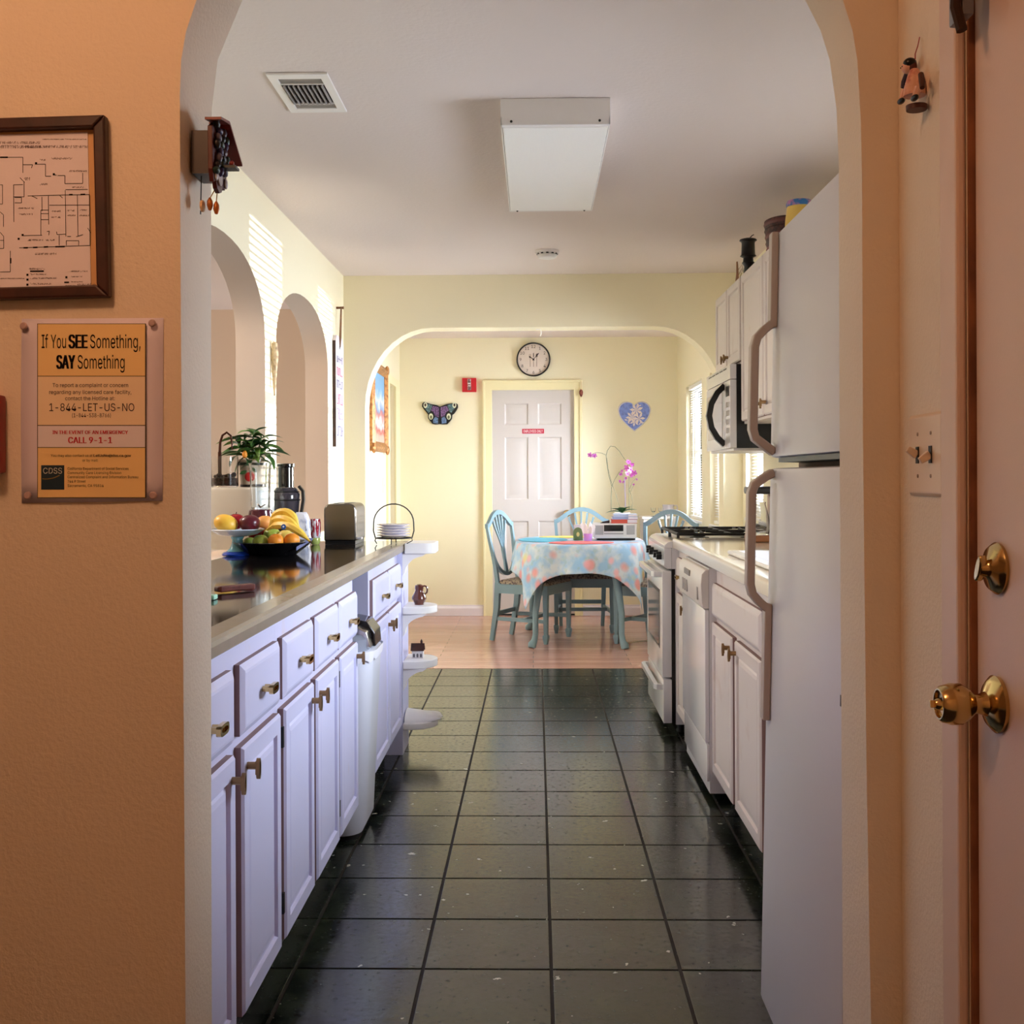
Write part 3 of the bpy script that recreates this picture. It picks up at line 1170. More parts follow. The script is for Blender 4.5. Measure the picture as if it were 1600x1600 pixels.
# end panel with four curved shelves on corbels
PY0, PY1 = d7[1] + 0.0115, d7[1] + 0.25
t = thing('corner_shelf_unit', 'white end panel carrying four rounded shelves at the far end of the left cabinets', 'shelf', (-0.61, (PY0 + PY1) / 2, 0))
bm = new()
box(bm, CW, -0.605, PY0, PY1, 0.001, 0.914)
obj('end_panel', bm, M_cab, t, smooth=0)
shelf_z = [(0.905, 0.953), (0.632, 0.664), (0.386, 0.42), (0.112, 0.14)]
ym = (PY0 + PY1) / 2
for i, (a, b) in enumerate(shelf_z):
    bm = new()
    hw = (PY1 - PY0) / 2 - 0.002
    D = 0.147
    x0 = -0.6 + (0.006 if i == 0 else 0)
    if i == 0:
        out = [(x0, ym - hw)] + [(-0.605 + D - 0.05 + 0.05 * math.cos(R(-90 + 9 * k)), ym - hw + 0.05 + 0.05 * math.sin(R(-90 + 9 * k))) for k in range(11)]
        out += [(-0.605 + D - 0.05 + 0.05 * math.cos(R(9 * k)), ym + hw - 0.05 + 0.05 * math.sin(R(9 * k))) for k in range(11)] + [(x0, ym + hw)]
    else:
        out = [(-0.6045, ym - hw)] + [(-0.6045 + D * math.sin(R(9 * k)) ** 0.75 if k else -0.6, ym - hw * math.cos(R(9 * k)) ** 1 if k <= 10 else 0) for k in range(0, 11)]
        out += [(2 * 0 + p[0], 2 * ym - p[1]) for p in reversed(out[:-1])]
        out = [out[0]] + [p for p, q in zip(out[1:], out) if (abs(p[0] - q[0]) + abs(p[1] - q[1])) > 1e-5]
    prism(bm, out, 'xy', a, b)
    obj('shelf', bm, M_trimw, t, smooth=40, bevel=0.003)
    if i < 3:
        bm = new()
        zt_ = a - 0.0005
        pr = [(-0.6045, zt_), (-0.6045 + 0.105, zt_)] + [(-0.6045 + 0.105 - 0.095 * math.sin(R(9 * k)), zt_ - 0.085 + 0.075 * math.cos(R(9 * k)) ** 1.0) for k in range(1, 11)] + [(-0.6045, zt_ - 0.1)]
        prism(bm, pr, 'xz', PY0 + 0.015, PY0 + 0.075)
        obj('corbel', bm, M_trimw, t, smooth=40)
# bottom shelf ornament: a ridged plaster shell
o = thing('plaster_ornament', 'lumpy white plaster ornament with finger-like ridges on the lowest curved shelf', 'ornament', (-0.53, ym, 0.14))
bm = new()
rows = []
for i in range(15):
    u = i / 14
    x = -0.6 + 0.158 * u
    hw = 0.1 * (1 - 0.45 * u) * math.sqrt(max(0.02, 1 - max(0, (u - 0.8) / 0.2) ** 2 * 0.75))
    hh = 0.045 * (1 - 0.45 * u) * math.sqrt(max(0.03, 1 - max(0, (u - 0.85) / 0.15) ** 2 * 0.85))
    row = []
    for k in range(33):
        a = math.pi * k / 32
        g_ = max(0, u - 0.5) / 0.5
        lobe = abs(math.sin(5 * a)) ** 0.5
        rip = 1 + g_ * (0.75 * lobe - 0.5)
        row.append(bm.verts.new((x + 0.012 * g_ * (lobe - 0.6) + 0.003 * math.sin(7 * a) * u, ym - hw * math.cos(a) * (1 + 0.03 * math.sin(9 * u + 3 * a)), 0.1405 + hh * math.sin(a) * rip)))
    rows.append(row)
for a, b in zip(rows, rows[1:]):
    for k in range(32):
        bm.faces.new((a[k], a[k + 1], b[k + 1], b[k]))
for r_ in (rows[0], rows[-1]):
    bm.faces.new(r_)
for k in range(14):
    bm.faces.new((rows[k][0], rows[k + 1][0], rows[k + 1][32], rows[k][32]))
obj('body', bm, mat('white_plaster', (236, 234, 232), 0.55, bump=(60, 0.3)), o, smooth=50)
# jug
jx = atY(655, 945, ym).x
o = thing('jug', 'small glossy brown jug with a handle on the second curved shelf', 'jug', (jx, ym, 0.6645))
M_jug = mat('brown_glaze', (92, 46, 34), 0.12, coat=0.5)
bm = new()
lathe(bm, [(0, 0), (0.022, 0), (0.022, 0.006), (0.034, 0.026), (0.033, 0.036), (0.022, 0.056), (0.018, 0.066), (0.02, 0.076), (0.019, 0.088), (0.008, 0.094), (0, 0.094)], c=(jx, ym, 0.6645), n=24)
obj('body', bm, M_jug, o)
bm = new()
tube(bm, bez((jx + 0.016, ym, 0.748), (jx + 0.045, ym, 0.76), (jx + 0.04, ym, 0.71), (jx + 0.026, ym, 0.715), 10), 0.004, 8)
obj('handle', bm, M_jug, o)
# model house
hx = atY(653, 1030, ym).x
o = thing('model_house', 'tiny white model house with a brown roof on the third curved shelf', 'model house', (hx, ym, 0.4205))
bm = new()
box(bm, hx - 0.026, hx + 0.026, ym - 0.02, ym + 0.02, 0.4205, 0.457)
obj('wall', bm, mat('model_house_white', (216, 210, 206), 0.6), o, smooth=0)
bm = new()
prism(bm, [(ym - 0.026, 0.455), (ym, 0.487), (ym + 0.026, 0.455), (ym + 0.022, 0.4535), (ym, 0.48), (ym - 0.022, 0.4535)], 'yz', hx - 0.031, hx + 0.031)
obj('roof', bm, M_brown, o, smooth=0)
bm = new()
box(bm, hx + 0.012, hx + 0.022, ym - 0.005, ym + 0.005, 0.478, 0.495)
prism(bm, [(hx + 0.011, 0.495), (hx + 0.023, 0.495), (hx + 0.017, 0.507)], 'xz', ym - 0.006, ym + 0.006)
obj('belfry', bm, M_brown, o, smooth=0)
for q in (-0.016, 0, 0.016):
    bm = new()
    prism(bm, [(hx + q - 0.0045, 0.425), (hx + q + 0.0045, 0.425), (hx + q + 0.0045, 0.438), (hx + q, 0.443), (hx + q - 0.0045, 0.438)], 'xz', ym - 0.0208, ym - 0.0195)
    obj('window', bm, mat('window_dark', (96, 92, 96), 0.4), o, smooth=0)

# waste bin standing in the open bay
o = thing('waste_bin', 'tall white plastic waste bin with black and silver lid between the left cabinets', 'bin', (-0.76, (REC0 + REC1) / 2, 0))


def rrect(cx, cy, hx_, hy_, r, n=6):
    out = []
    for sx, sy, a0 in ((1, 1, 0), (-1, 1, 90), (-1, -1, 180), (1, -1, 270)):
        for k in range(n + 1):
            a = R(a0 + 90 * k / n)
            out.append((cx + sx * (hx_ - r) + r * math.cos(a), cy + sy * (hy_ - r) + r * math.sin(a)))
    return out


def loft(bm, levels, cap=True):
    """levels: (outline, z); equal point counts."""
    prev = None
    first = None
    for out, z in levels:
        cur = [bm.verts.new((x, y, z)) for x, y in out]
        if prev:
            ring_faces(bm, prev, cur)
        else:
            first = cur
        prev = cur
    if cap:
        bm.faces.new(first)
        bm.faces.new(prev)


by, bh = (REC0 + REC1) / 2, (REC1 - REC0) / 2 - 0.006
bm = new()
loft(bm, [(rrect(-0.76, by, 0.15, bh - 0.02, 0.07), 0.02), (rrect(-0.76, by, 0.165, bh - 0.012, 0.08), 0.05), (rrect(-0.76, by, 0.192, bh, 0.09), 0.60),
          (rrect(-0.76, by, 0.196, bh + 0.003, 0.09), 0.645), (rrect(-0.76, by, 0.19, bh, 0.09), 0.65)])
obj('body', bm, mat('white_bin_plastic', (222, 224, 236), 0.28, coat=0.2), o, smooth=40)
bm = new()
loft(bm, [(rrect(-0.76, by, 0.14, bh - 0.03, 0.06), 0.001), (rrect(-0.76, by, 0.14, bh - 0.03, 0.06), 0.0195)])
obj('base_ring', bm, M_dark, o)
bm = new()
loft(bm, [(rrect(-0.765, by, 0.18, bh - 0.008, 0.08), 0.6505), (rrect(-0.765, by, 0.18, bh - 0.008, 0.08), 0.69), (rrect(-0.765, by, 0.165, bh - 0.02, 0.08), 0.705)])
lid = obj('lid', bm, mat('silver_lid_plastic', (150, 156, 172), 0.3, 0.4), o, smooth=40)
bm = new()
prism(bm, [(-0.72, 0.704), (-0.7, 0.74), (-0.65, 0.752), (-0.6, 0.742), (-0.572, 0.705), (-0.568, 0.655), (-0.58, 0.655), (-0.586, 0.704)], 'xz', by - 0.04, by + 0.11)
obj('grip', bm, mat('glossy_black_grip', (28, 26, 28), 0.12), lid, smooth=30, bevel=0.004, label='glossy black ridged lid grip')
bm = new()
prism(bm, [(-0.70, 0.706), (-0.68, 0.728), (-0.62, 0.732), (-0.59, 0.715), (-0.575, 0.66), (-0.60, 0.66)], 'xz', by - 0.11, by - 0.041)
obj('hinge_cover', bm, M_steel, lid, smooth=30, bevel=0.004, label='steel side cover')
bm = new()
prev = None
for z, e in ((0.618, 0.0015), (0.63, 0.004), (0.651, 0.0045)):
    cur = [bm.verts.new((x + 0.002 * math.sin(3.1 * k), y, z + 0.007 * math.sin(1.7 * k) * (z < 0.625))) for k, (x, y) in enumerate(rrect(-0.76, by, 0.196 + e, bh + 0.003 + e * 0.3, 0.09, 9))]
    if prev:
        ring_faces(bm, prev, cur)
    prev = cur
obj('bag_rim', bm, mat('white_bin_bag', (238, 236, 244), 0.3), o, smooth=60)

# ------------------------------------------------------------------ right run
XG = 0.69                                # face frame of the right cabinets (doors grow towards -x)


def yr(px):
    return atX(px, 1000, XG - 0.02).y


RW = XR - 0.003
SY0, SY1 = 5.53, 6.29                    # range
DY0, DY1 = 4.385, 5.06                  # dishwasher
ya, yb, yc, yd = yr(1112), yr(1142), yr(1147), yr(1147) - 0.44
t = thing('base_cabinet', 'white sink cabinet between the refrigerator and the dishwasher', 'cabinet', ((XG + RW) / 2, 3.6, 0), 0, 'white base cabinets along the right wall')
bm = new()
box(bm, XG, RW, 2.74, DY0 - 0.006, 0.11, 0.72)
box(bm, XG, XG + 0.02, 2.74, DY0 - 0.006, 0.7205, 0.914)
obj('carcass', bm, M_cabr, t, smooth=0)
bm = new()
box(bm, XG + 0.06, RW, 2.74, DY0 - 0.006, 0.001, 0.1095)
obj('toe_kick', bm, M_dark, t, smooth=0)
door(t, XG, -1, yb, ya, 0.114, 0.69, M_cabr, (yb + 0.03, 0.645))
door(t, XG, -1, yd, yc, 0.114, 0.69, M_cabr, (yc - 0.03, 0.645))
drawer(t, XG, -1, yd, ya, 0.712, 0.84, M_cabr, pull=False, name='false_drawer_front')
t = thing('base_cabinet', 'slim white cabinet squeezed between the dishwasher and the range', 'cabinet', ((XG + RW) / 2, 5.29, 0), 0, 'white base cabinets along the right wall')
bm = new()
box(bm, XG, RW, DY1 + 0.006, SY0 - 0.004, 0.11, 0.914)
obj('carcass', bm, M_cabr, t, smooth=0)
bm = new()
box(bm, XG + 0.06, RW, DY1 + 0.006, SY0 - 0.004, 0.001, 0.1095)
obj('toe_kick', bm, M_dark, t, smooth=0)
door(t, XG, -1, DY1 + 0.03, SY0 - 0.04, 0.114, 0.69, M_cabr, (DY1 + 0.07, 0.645))
drawer(t, XG, -1, DY1 + 0.03, SY0 - 0.04, 0.712, 0.86, M_cabr)

# worktop with a drop-in sink
M_rct = mat('cream_laminate', (232, 224, 210), 0.12, coat=0.3)
SK = (0.73, 1.18, 3.25, min(4.37, atX(1132, 877, 0.73).y))
t = thing('countertop', 'cream glossy worktop over the dishwasher and sink on the right', 'countertop', (0.96, 4.1, 0.915))
bm = new()
grid_wall(bm, [0.70, RW], [2.74, SY0 - 0.004], [(SK[0] + 0.03, SK[1] - 0.03, SK[2] + 0.03, SK[3] - 0.03)], 'xy', 0.9155, CT)
obj('slab', bm, M_rct, t, smooth=0)
bm = new()
prism(bm, [(0.6885, 0.9), (0.6885, 0.9157), (0.6995, 0.9157), (0.6995, CT + 0.0005)] + [(0.672 + 0.014 * math.cos(R(a)), CT - 0.014 + 0.0145 * math.sin(R(a))) for a in range(90, 181, 15)] + [(0.658, 0.905), (0.664, 0.9)], 'xz', 2.74, SY0 - 0.004)
obj('rolled_edge', bm, M_rct, t, smooth=50)
t = thing('sink', 'white drop-in kitchen sink with a raised rim in the cream worktop', 'sink', ((SK[0] + SK[1]) / 2, (SK[2] + SK[3]) / 2, CT))
bm = new()
grid_wall(bm, [SK[0], SK[1]], [SK[2], SK[3]], [(SK[0] + 0.04, SK[1] - 0.06, SK[2] + 0.04, SK[3] - 0.04)], 'xy', CT + 0.0008, CT + 0.016)
obj('rim', bm, M_white, t, smooth=0, bevel=0.005)
bm = new()
q = [(SK[0] + 0.041, SK[2] + 0.041), (SK[1] - 0.061, SK[2] + 0.041), (SK[1] - 0.061, SK[3] - 0.041), (SK[0] + 0.041, SK[3] - 0.041)]
top = [bm.verts.new((x, y, CT + 0.012)) for x, y in q]
cxs, cys = (SK[0] + SK[1]) / 2, (SK[2] + SK[3]) / 2
bot = [bm.verts.new((cxs + (x - cxs) * 0.9, cys + (y - cys) * 0.94, 0.78)) for x, y in q]
ring_faces(bm, top, bot)
bm.faces.new(bot)
obj('basin', bm, M_white, t, smooth=0)

# dishwasher
o = thing('dishwasher', 'white built-in dishwasher with a bulged control panel', 'dishwasher', (0.95, (DY0 + DY1) / 2, 0))
bm = new()
box(bm, 0.662, RW - 0.02, DY0, DY1, 0.03, 0.894)
obj('body', bm, M_white, o, smooth=0)
bm = new()
box(bm, 0.645, 0.6615, DY0 + 0.002, DY1 - 0.002, 0.225, 0.735, bev=0.004)
obj('door_panel', bm, M_white, o, smooth=40)
bm = new()
prism(bm, [(0.6615, 0.74), (0.64, 0.74), (0.634, 0.76), (0.63, 0.83), (0.634, 0.872), (0.648, 0.888), (0.6615, 0.89)], 'xz', DY0 + 0.002, DY1 - 0.002)
cp = obj('control_panel', bm, mat('dishwasher_panel', (218, 212, 204), 0.3), o, smooth=40, bevel=0.002)
bm = new()
box(bm, 0.627, 0.6325, DY1 - 0.36, DY1 - 0.2, 0.838, 0.862, bev=0.002)
obj('latch', bm, mat('grey_latch', (120, 112, 106), 0.4), cp, smooth=0)
for a in (DY1 - 0.14, DY1 - 0.2, DY1 - 0.26, DY0 + 0.1):
    bm = new()
    box(bm, 0.6275, 0.6345, a - 0.012, a + 0.012, 0.765, 0.815, bev=0.0015)
    obj('button', bm, mat('pale_button', (176, 168, 162), 0.4), cp, smooth=0)
bm = new()
box(bm, 0.652, 0.6615, DY0 + 0.002, DY1 - 0.002, 0.075, 0.215, bev=0.003)
obj('kick_panel', bm, M_white, o, smooth=40)

# range
o = thing('gas_range', 'white gas range with black grates between the cabinets on the right', 'stove', (0.95, (SY0 + SY1) / 2, 0))
bm = new()
box(bm, 0.672, RW - 0.01, SY0, SY1, 0.045, 0.7995)
box(bm, 0.655, RW - 0.01, SY0, SY1, 0.80, 0.90)
obj('body', bm, M_white, o, smooth=0)
bm = new()
for x in (0.7, 1.2):
    for y in (SY0 + 0.05, SY1 - 0.05):
        tube(bm, [(x, y, 0.001), (x, y, 0.0445)], 0.018, 10)
tag(obj('levelling_feet', bm, M_dark, o), kind='stuff')
bm = new()
prism(bm, [(0.62, 0.9005), (RW - 0.012, 0.9005), (RW - 0.012, 0.935), (0.66, 0.935), (0.635, 0.93), (0.62, 0.915)], 'xz', SY0 + 0.001, SY1 - 0.001)
obj('cooktop', bm, M_white, o, smooth=40, bevel=0.003)
bm = new()
prism(bm, [(0.6545, 0.80), (0.632, 0.80), (0.618, 0.81), (0.618, 0.90), (0.6545, 0.90)], 'xz', SY0 + 0.001, SY1 - 0.001)
cp = obj('control_panel', bm, M_white, o, smooth=0, bevel=0.003)
bm = new()
box(bm, 0.6545, 0.6715, SY0 + 0.008, SY1 - 0.008, 0.05, 0.7985)
obj('door_gap_shade', bm, M_black, o, smooth=0)  # black filler standing in for the shade in the gap behind the door
for k in range(4):
    y = SY0 + 0.12 + k * 0.15 + (0.06 if k > 1 else 0)
    bm = new()
    star = []
    for j in range(10):
        rr = 0.021 if j % 2 == 0 else 0.009
        star.append((y + rr * math.cos(math.pi * j / 5 + 0.3), 0.855 + rr * math.sin(math.pi * j / 5 + 0.3)))
    prism(bm, star, 'yz', 0.593, 0.6175)
    obj('burner_knob', bm, M_black, cp, smooth=0)
bm = new()
box(bm, 0.608, 0.654, SY0 + 0.004, SY1 - 0.004, 0.272, 0.79, bev=0.006)
od = obj('oven_door', bm, M_white, o, smooth=40)
bm = new()
box(bm, 0.6065, 0.6078, SY0 + 0.11, SY1 - 0.09, 0.4, 0.69, bev=0.0004)
obj('window_border', bm, M_black, od, smooth=0)
bm = new()
box(bm, 0.6052, 0.6063, SY0 + 0.125, SY1 - 0.105, 0.415, 0.675)
obj('window', bm, mat('oven_window_glass', (176, 174, 178), 0.05, coat=1.0), od, smooth=0)


def rail_handle(parent, x_out, x_in, z, y0, y1, h=0.028):
    bm = new()
    pts = [(x_in, y0), (x_out + 0.012, y0 + 0.002), (x_out, y0 + 0.03), (x_out, y1 - 0.03), (x_out + 0.012, y1 - 0.002), (x_in, y1)]
    inn = [(x_in, y1 - 0.028), (x_out + 0.022, y1 - 0.032), (x_out + 0.022, y0 + 0.032), (x_in, y0 + 0.028)]
    prism(bm, pts + inn, 'xy', z - h / 2, z + h / 2)
    bm.normal_update()
    obj('handle', bm, M_white, parent, smooth=0, bevel=0.003)


rail_handle(od, 0.56, 0.6075, 0.772, SY0 + 0.03, SY1 - 0.03)
bm = new()
box(bm, 0.612, 0.654, SY0 + 0.004, SY1 - 0.004, 0.05, 0.262, bev=0.006)
dr = obj('warming_drawer', bm, M_white, o, smooth=40)
rail_handle(dr, 0.57, 0.6115, 0.222, SY0 + 0.03, SY1 - 0.03)
M_grate = M_iron
for y0, y1 in ((SY0 + 0.03, (SY0 + SY1) / 2 - 0.008), ((SY0 + SY1) / 2 + 0.008, SY1 - 0.03)):
    bm = new()
    x0, x1 = 0.69, 1.2
    z = 0.966
    loop = [(x0, y0, z), (x1, y0, z), (x1, y1, z), (x0, y1, z), (x0, y0, z)]
    for p, q in zip(loop, loop[1:]):
        tube(bm, [p, q], 0.0075, 6)
    yc_ = (y0 + y1) / 2
    tube(bm, [((x0 + x1) / 2, y0, z), ((x0 + x1) / 2, y1, z)], 0.0075, 6)
    for xc in (x0 + 0.128, x1 - 0.128):
        for dx, dy in ((1, 0), (-1, 0), (0, 1), (0, -1)):
            L = 0.125 if dx else (y1 - y0) / 2
            tube(bm, [(xc + dx * 0.03, yc_ + dy * 0.03, z + 0.006), (xc + dx * L, yc_ + dy * L, z)], 0.0065, 6)
    for x in (x0, x1):
        for y in (y0, y1):
            tube(bm, [(x, y, z), (x, y, 0.9362)], 0.0075, 6)
    obj('grate', bm, M_grate, o, smooth=40)
    for xc in (x0 + 0.128, x1 - 0.128):
        bm = new()
        lathe(bm, [(0, 0), (0.05, 0), (0.048, 0.008), (0.03, 0.012), (0.028, 0.02), (0, 0.02)], c=(xc, yc_, 0.9357), n=20)
        obj('burner', bm, M_iron, o)
bm = new()
box(bm, RW - 0.045, RW - 0.012, SY0 + 0.001, SY1 - 0.001, 0.9355, 0.99, bev=0.004)
obj('back_guard', bm, M_white, o, smooth=0)

# microwave hung under the upper cabinets
o = thing('microwave', 'white and black over-the-range microwave with a bowed black handle', 'microwave', (1.1, (SY0 + SY1) / 2, 1.372))
bm = new()
box(bm, 0.972, RW, SY0, SY1, 1.385, 1.792)
obj('housing', bm, mat('black_housing', (15, 15, 17), 0.3), o, smooth=0)
bm = new()
box(bm, 0.94, 0.9715, SY0, SY1, 1.72, 1.792, bev=0.003)
vp = obj('vent_grille', bm, M_white, o, smooth=0)
for k in range(5):
    bm = new()
    box(bm, 0.9385, 0.9398, SY0 + 0.1 + 0.12 * k, SY0 + 0.19 + 0.12 * k, 1.775, 1.781)
    obj('slot', bm, M_dark, vp, smooth=0)
bm = new()
box(bm, 0.94, 0.9715, SY0 + 0.15, SY1, 1.385, 1.717, bev=0.003)
md = obj('door', bm, M_white, o, smooth=0)
bm = new()
box(bm, 0.9375, 0.9397, SY0 + 0.225, SY1 - 0.05, 1.44, 1.675, bev=0.001)
obj('window', bm, mat('microwave_window', (150, 140, 128), 0.06, coat=1.0), md, smooth=0)
bm = new()
hy = SY0 + 0.175
tube(bm, [(0.941, hy, 1.405), (0.905, hy, 1.44), (0.875, hy, 1.49), (0.864, hy, 1.55), (0.875, hy, 1.61), (0.905, hy, 1.665), (0.941, hy, 1.7)], 1.0, square=(0.028, 0.036))
obj('handle', bm, M_black, md, smooth=50)
bm = new()
box(bm, 0.94, 0.9715, SY0, SY0 + 0.147, 1.385, 1.717, bev=0.003)
cp = obj('control_panel', bm, M_white, o, smooth=0)
bm = new()
box(bm, 0.9385, 0.9398, SY0 + 0.03, SY0 + 0.12, 1.64, 1.69)
obj('display', bm, M_black, cp, smooth=0)
for r_ in range(4):
    for c_ in range(3):
        bm = new()
        box(bm, 0.9387, 0.9398, SY0 + 0.03 + 0.032 * c_, SY0 + 0.054 + 0.032 * c_, 1.46 + 0.042 * r_, 1.486 + 0.042 * r_)
        obj('button', bm, mat('pale_button', (176, 168, 162), 0.4), cp, smooth=0)
bm = new()
box(bm, 0.96, RW - 0.02, SY0 + 0.02, SY1 - 0.02, 1.372, 1.3845)
obj('base_plate', bm, M_fix, o, smooth=0)

# upper cabinets
XU = 1.005
UT = 2.217
t = thing('wall_cabinet', 'short white two-door wall cabinet above the microwave', 'cabinet', (1.13, (SY0 + SY1) / 2, 1.795), 0, 'white wall cabinets')
bm = new()
box(bm, XU, RW, SY0 - 0.02, SY1 - 0.02, 1.7945, UT)
obj('carcass', bm, M_cabr, t, smooth=0)
yu = (SY0 + SY1) / 2 - 0.02
door(t, XU, -1, SY0 - 0.005, yu - 0.012, 1.81, UT - 0.004, M_cabr, (yu - 0.04, 1.85))
door(t, XU, -1, yu + 0.012, SY1 - 0.035, 1.81, UT - 0.004, M_cabr, (yu + 0.04, 1.85))
t = thing('wall_cabinet', 'tall white two-door wall cabinet between the refrigerator and the microwave', 'cabinet', (1.13, 4.95, 1.5), 0, 'white wall cabinets')
bm = new()
box(bm, XU, RW, 4.4, SY0 - 0.0205, 1.5, UT)
obj('carcass', bm, M_cabr, t, smooth=0)
door(t, XU, -1, 4.97, SY0 - 0.045, 1.512, UT - 0.004, M_cabr, (5.01, 1.56))
door(t, XU, -1, 4.42, 4.945, 1.512, UT - 0.004, M_cabr, (4.9, 1.56))

# refrigerator, leaning back a little on its feet
FY0, FY1 = 1.985, 2.675
fb = atZ(1171, 1521, 0.03)
FX = fb.x
o = thing('refrigerator', 'tall off-white two-door refrigerator with loop handles at the right foreground', 'refrigerator', (FX, (FY0 + FY1) / 2, 0))
D0, D1 = FX, FX + 0.065
bm = new()
box(bm, D1 + 0.012, 1.17, FY0 + 0.004, FY1 - 0.004, 0.045, 1.80)
obj('body', bm, M_fridge, o, smooth=0, bevel=0.006)
bm = new()
box(bm, D1, D1 + 0.0115, FY0 + 0.012, FY1 - 0.012, 0.06, 1.79)
obj('door_gasket', bm, mat('brown_gasket', (96, 70, 54), 0.7), o, smooth=0)
bm = new()
box(bm, D0, D1, FY0, FY1, 0.03, 1.268, bev=0.012)
lo = obj('fridge_door', bm, M_fridge, o, smooth=40)
bm = new()
box(bm, D0, D1, FY0, FY1, 1.292, 1.812, bev=0.012)
hi = obj('freezer_door', bm, M_fridge, o, smooth=40)
bm = new()
box(bm, D0 + 0.015, D1, FY0 + 0.005, FY0 + 0.13, 1.2695, 1.2805)
hg = obj('hinge_plate', bm, mat('zinc_grey', (112, 116, 112), 0.4, 0.6), o, smooth=0)
bm = new()
box(bm, D0 + 0.008, D1, FY0 + 0.005, FY1 - 0.06, 1.281, 1.2915)
obj('freezer_seal', bm, mat('grey_green_seal', (96, 104, 100), 0.5), o, smooth=0)
for y in (FY0 + 0.075, FY0 + 0.1):
    bm = new()
    ball(bm, (D0 + 0.0145, y, 1.275), 0.004, 8, 6)
    obj('screw', bm, M_dark, hg)
bm = new()
for x in (D1 + 0.06, 1.1):
    for y in (FY0 + 0.06, FY1 - 0.06):
        tube(bm, [(x, y, 0.0), (x, y, 0.044)], 0.02, 10)
tag(obj('levelling_feet', bm, M_dark, o), kind='stuff')
bm = new()
box(bm, D0 - 0.0008, D0 + 0.001, FY0 + 0.035, FY0 + 0.041, 0.842, 0.862)
obj('chip', bm, mat('scratch', (96, 92, 94), 0.6), lo, smooth=0)


def loop_handle(parent, pts, tail):
    """Flat plastic loop standing off the door, with a long tail strip lying on it."""
    bm = new()
    yh = FY1 - 0.045
    tube(bm, [(D0 - d, yh, z) for d, z in pts], 1.0, square=(0.019, 0.034))
    obj('handle', bm, M_fhandle, parent, smooth=50, bevel=0.003)
    bm = new()
    box(bm, D0 - 0.017, D0 - 0.0005, yh - 0.017, yh + 0.017, tail[0], tail[1], bev=0.003)
    obj('handle_strip', bm, M_fhandle, parent, smooth=0)


loop_handle(lo, [(0.0, 1.258), (0.02, 1.247), (0.044, 1.228), (0.05, 1.21), (0.05, 1.0), (0.044, 0.978), (0.028, 0.96), (0.01, 0.945)], (0.69, 0.956))
loop_handle(hi, [(0.0, 1.303), (0.02, 1.318), (0.044, 1.336), (0.05, 1.355), (0.05, 1.545), (0.044, 1.567), (0.028, 1.585), (0.01, 1.60)], (1.59, 1.808))
o.rotation_euler = (0, R(1.3), 0)

# ------------------------------------------------------------------ things on the black counter
def plain(name, bm, m, label, cat, group=None, **kw):
    return tag(obj(name, bm, m, None, **kw), label, cat, group)


Z0 = CT + 0.0008
# footed cake stand
b_ = atZ(371, 868, CT)
sx_, sy_ = b_.x, b_.y
M_aqua = mat('aqua_glaze', (96, 168, 190), 0.15, coat=0.6, var=((130, 190, 205), 12, 0.4, 0.7))
M_blueg = mat('cobalt_glaze', (24, 70, 190), 0.15, coat=0.6)
M_pale = mat('pale_blue_glaze', (188, 206, 226), 0.2, coat=0.5)
o = thing('cake_stand', 'blue glazed footed cake stand with a scalloped pale rim holding round fruit', 'cake stand', (sx_, sy_, CT))
bm = new()
lathe(bm, [(0, 0), (0.058, 0), (0.06, 0.006), (0.052, 0.013), (0.04, 0.016), (0, 0.016)], c=(sx_, sy_, Z0), n=28)
obj('foot', bm, M_blueg, o)
bm = new()
lathe(bm, [(0, 0.0165), (0.042, 0.0165), (0.03, 0.026), (0.022, 0.045), (0.02, 0.06), (0.026, 0.072), (0, 0.072)], c=(sx_, sy_, Z0), n=28)
obj('stem', bm, M_aqua, o)
bm = new()
lathe(bm, [(0, 0.0725), (0.03, 0.0725), (0.075, 0.082), (0.1, 0.098), (0.104, 0.1), (0.101, 0.103), (0.072, 0.089), (0, 0.084)], c=(sx_, sy_, Z0), n=48, wave=(8, 0.03))
obj('plate', bm, M_pale, o)


def fruit(name, c, r, m, label, cat, group=None, squash=0.92, dimple=0.12, stem=True, M=None, sx=1.0):
    """Round fruit with a dimpled top; c is the centre."""
    bm = new()
    pr = []
    for i in range(13):
        a = math.pi * i / 12
        rr, h = math.sin(a), -math.cos(a)
        if h > 0.7:
            h -= dimple * (1 - rr) ** 1.0
        pr.append((0 if i in (0, 12) else rr * r, h * r * squash))
    vs = lathe(bm, pr, n=20, sx=sx)
    bmesh.ops.transform(bm, matrix=Matrix.Translation(c) @ (M or Matrix.Identity(4)), verts=vs)
    o = plain(name, bm, m, label, cat, group)
    if stem:
        bm = new()
        p = Matrix.Translation(c) @ (M or Matrix.Identity(4))
        tube(bm, [p @ Vector((0, 0, r * squash * 0.8)), p @ Vector((r * 0.08, 0, r * squash * 1.12))], r * 0.05, 6)
        obj('stem', bm, M_brown, o)
    return o


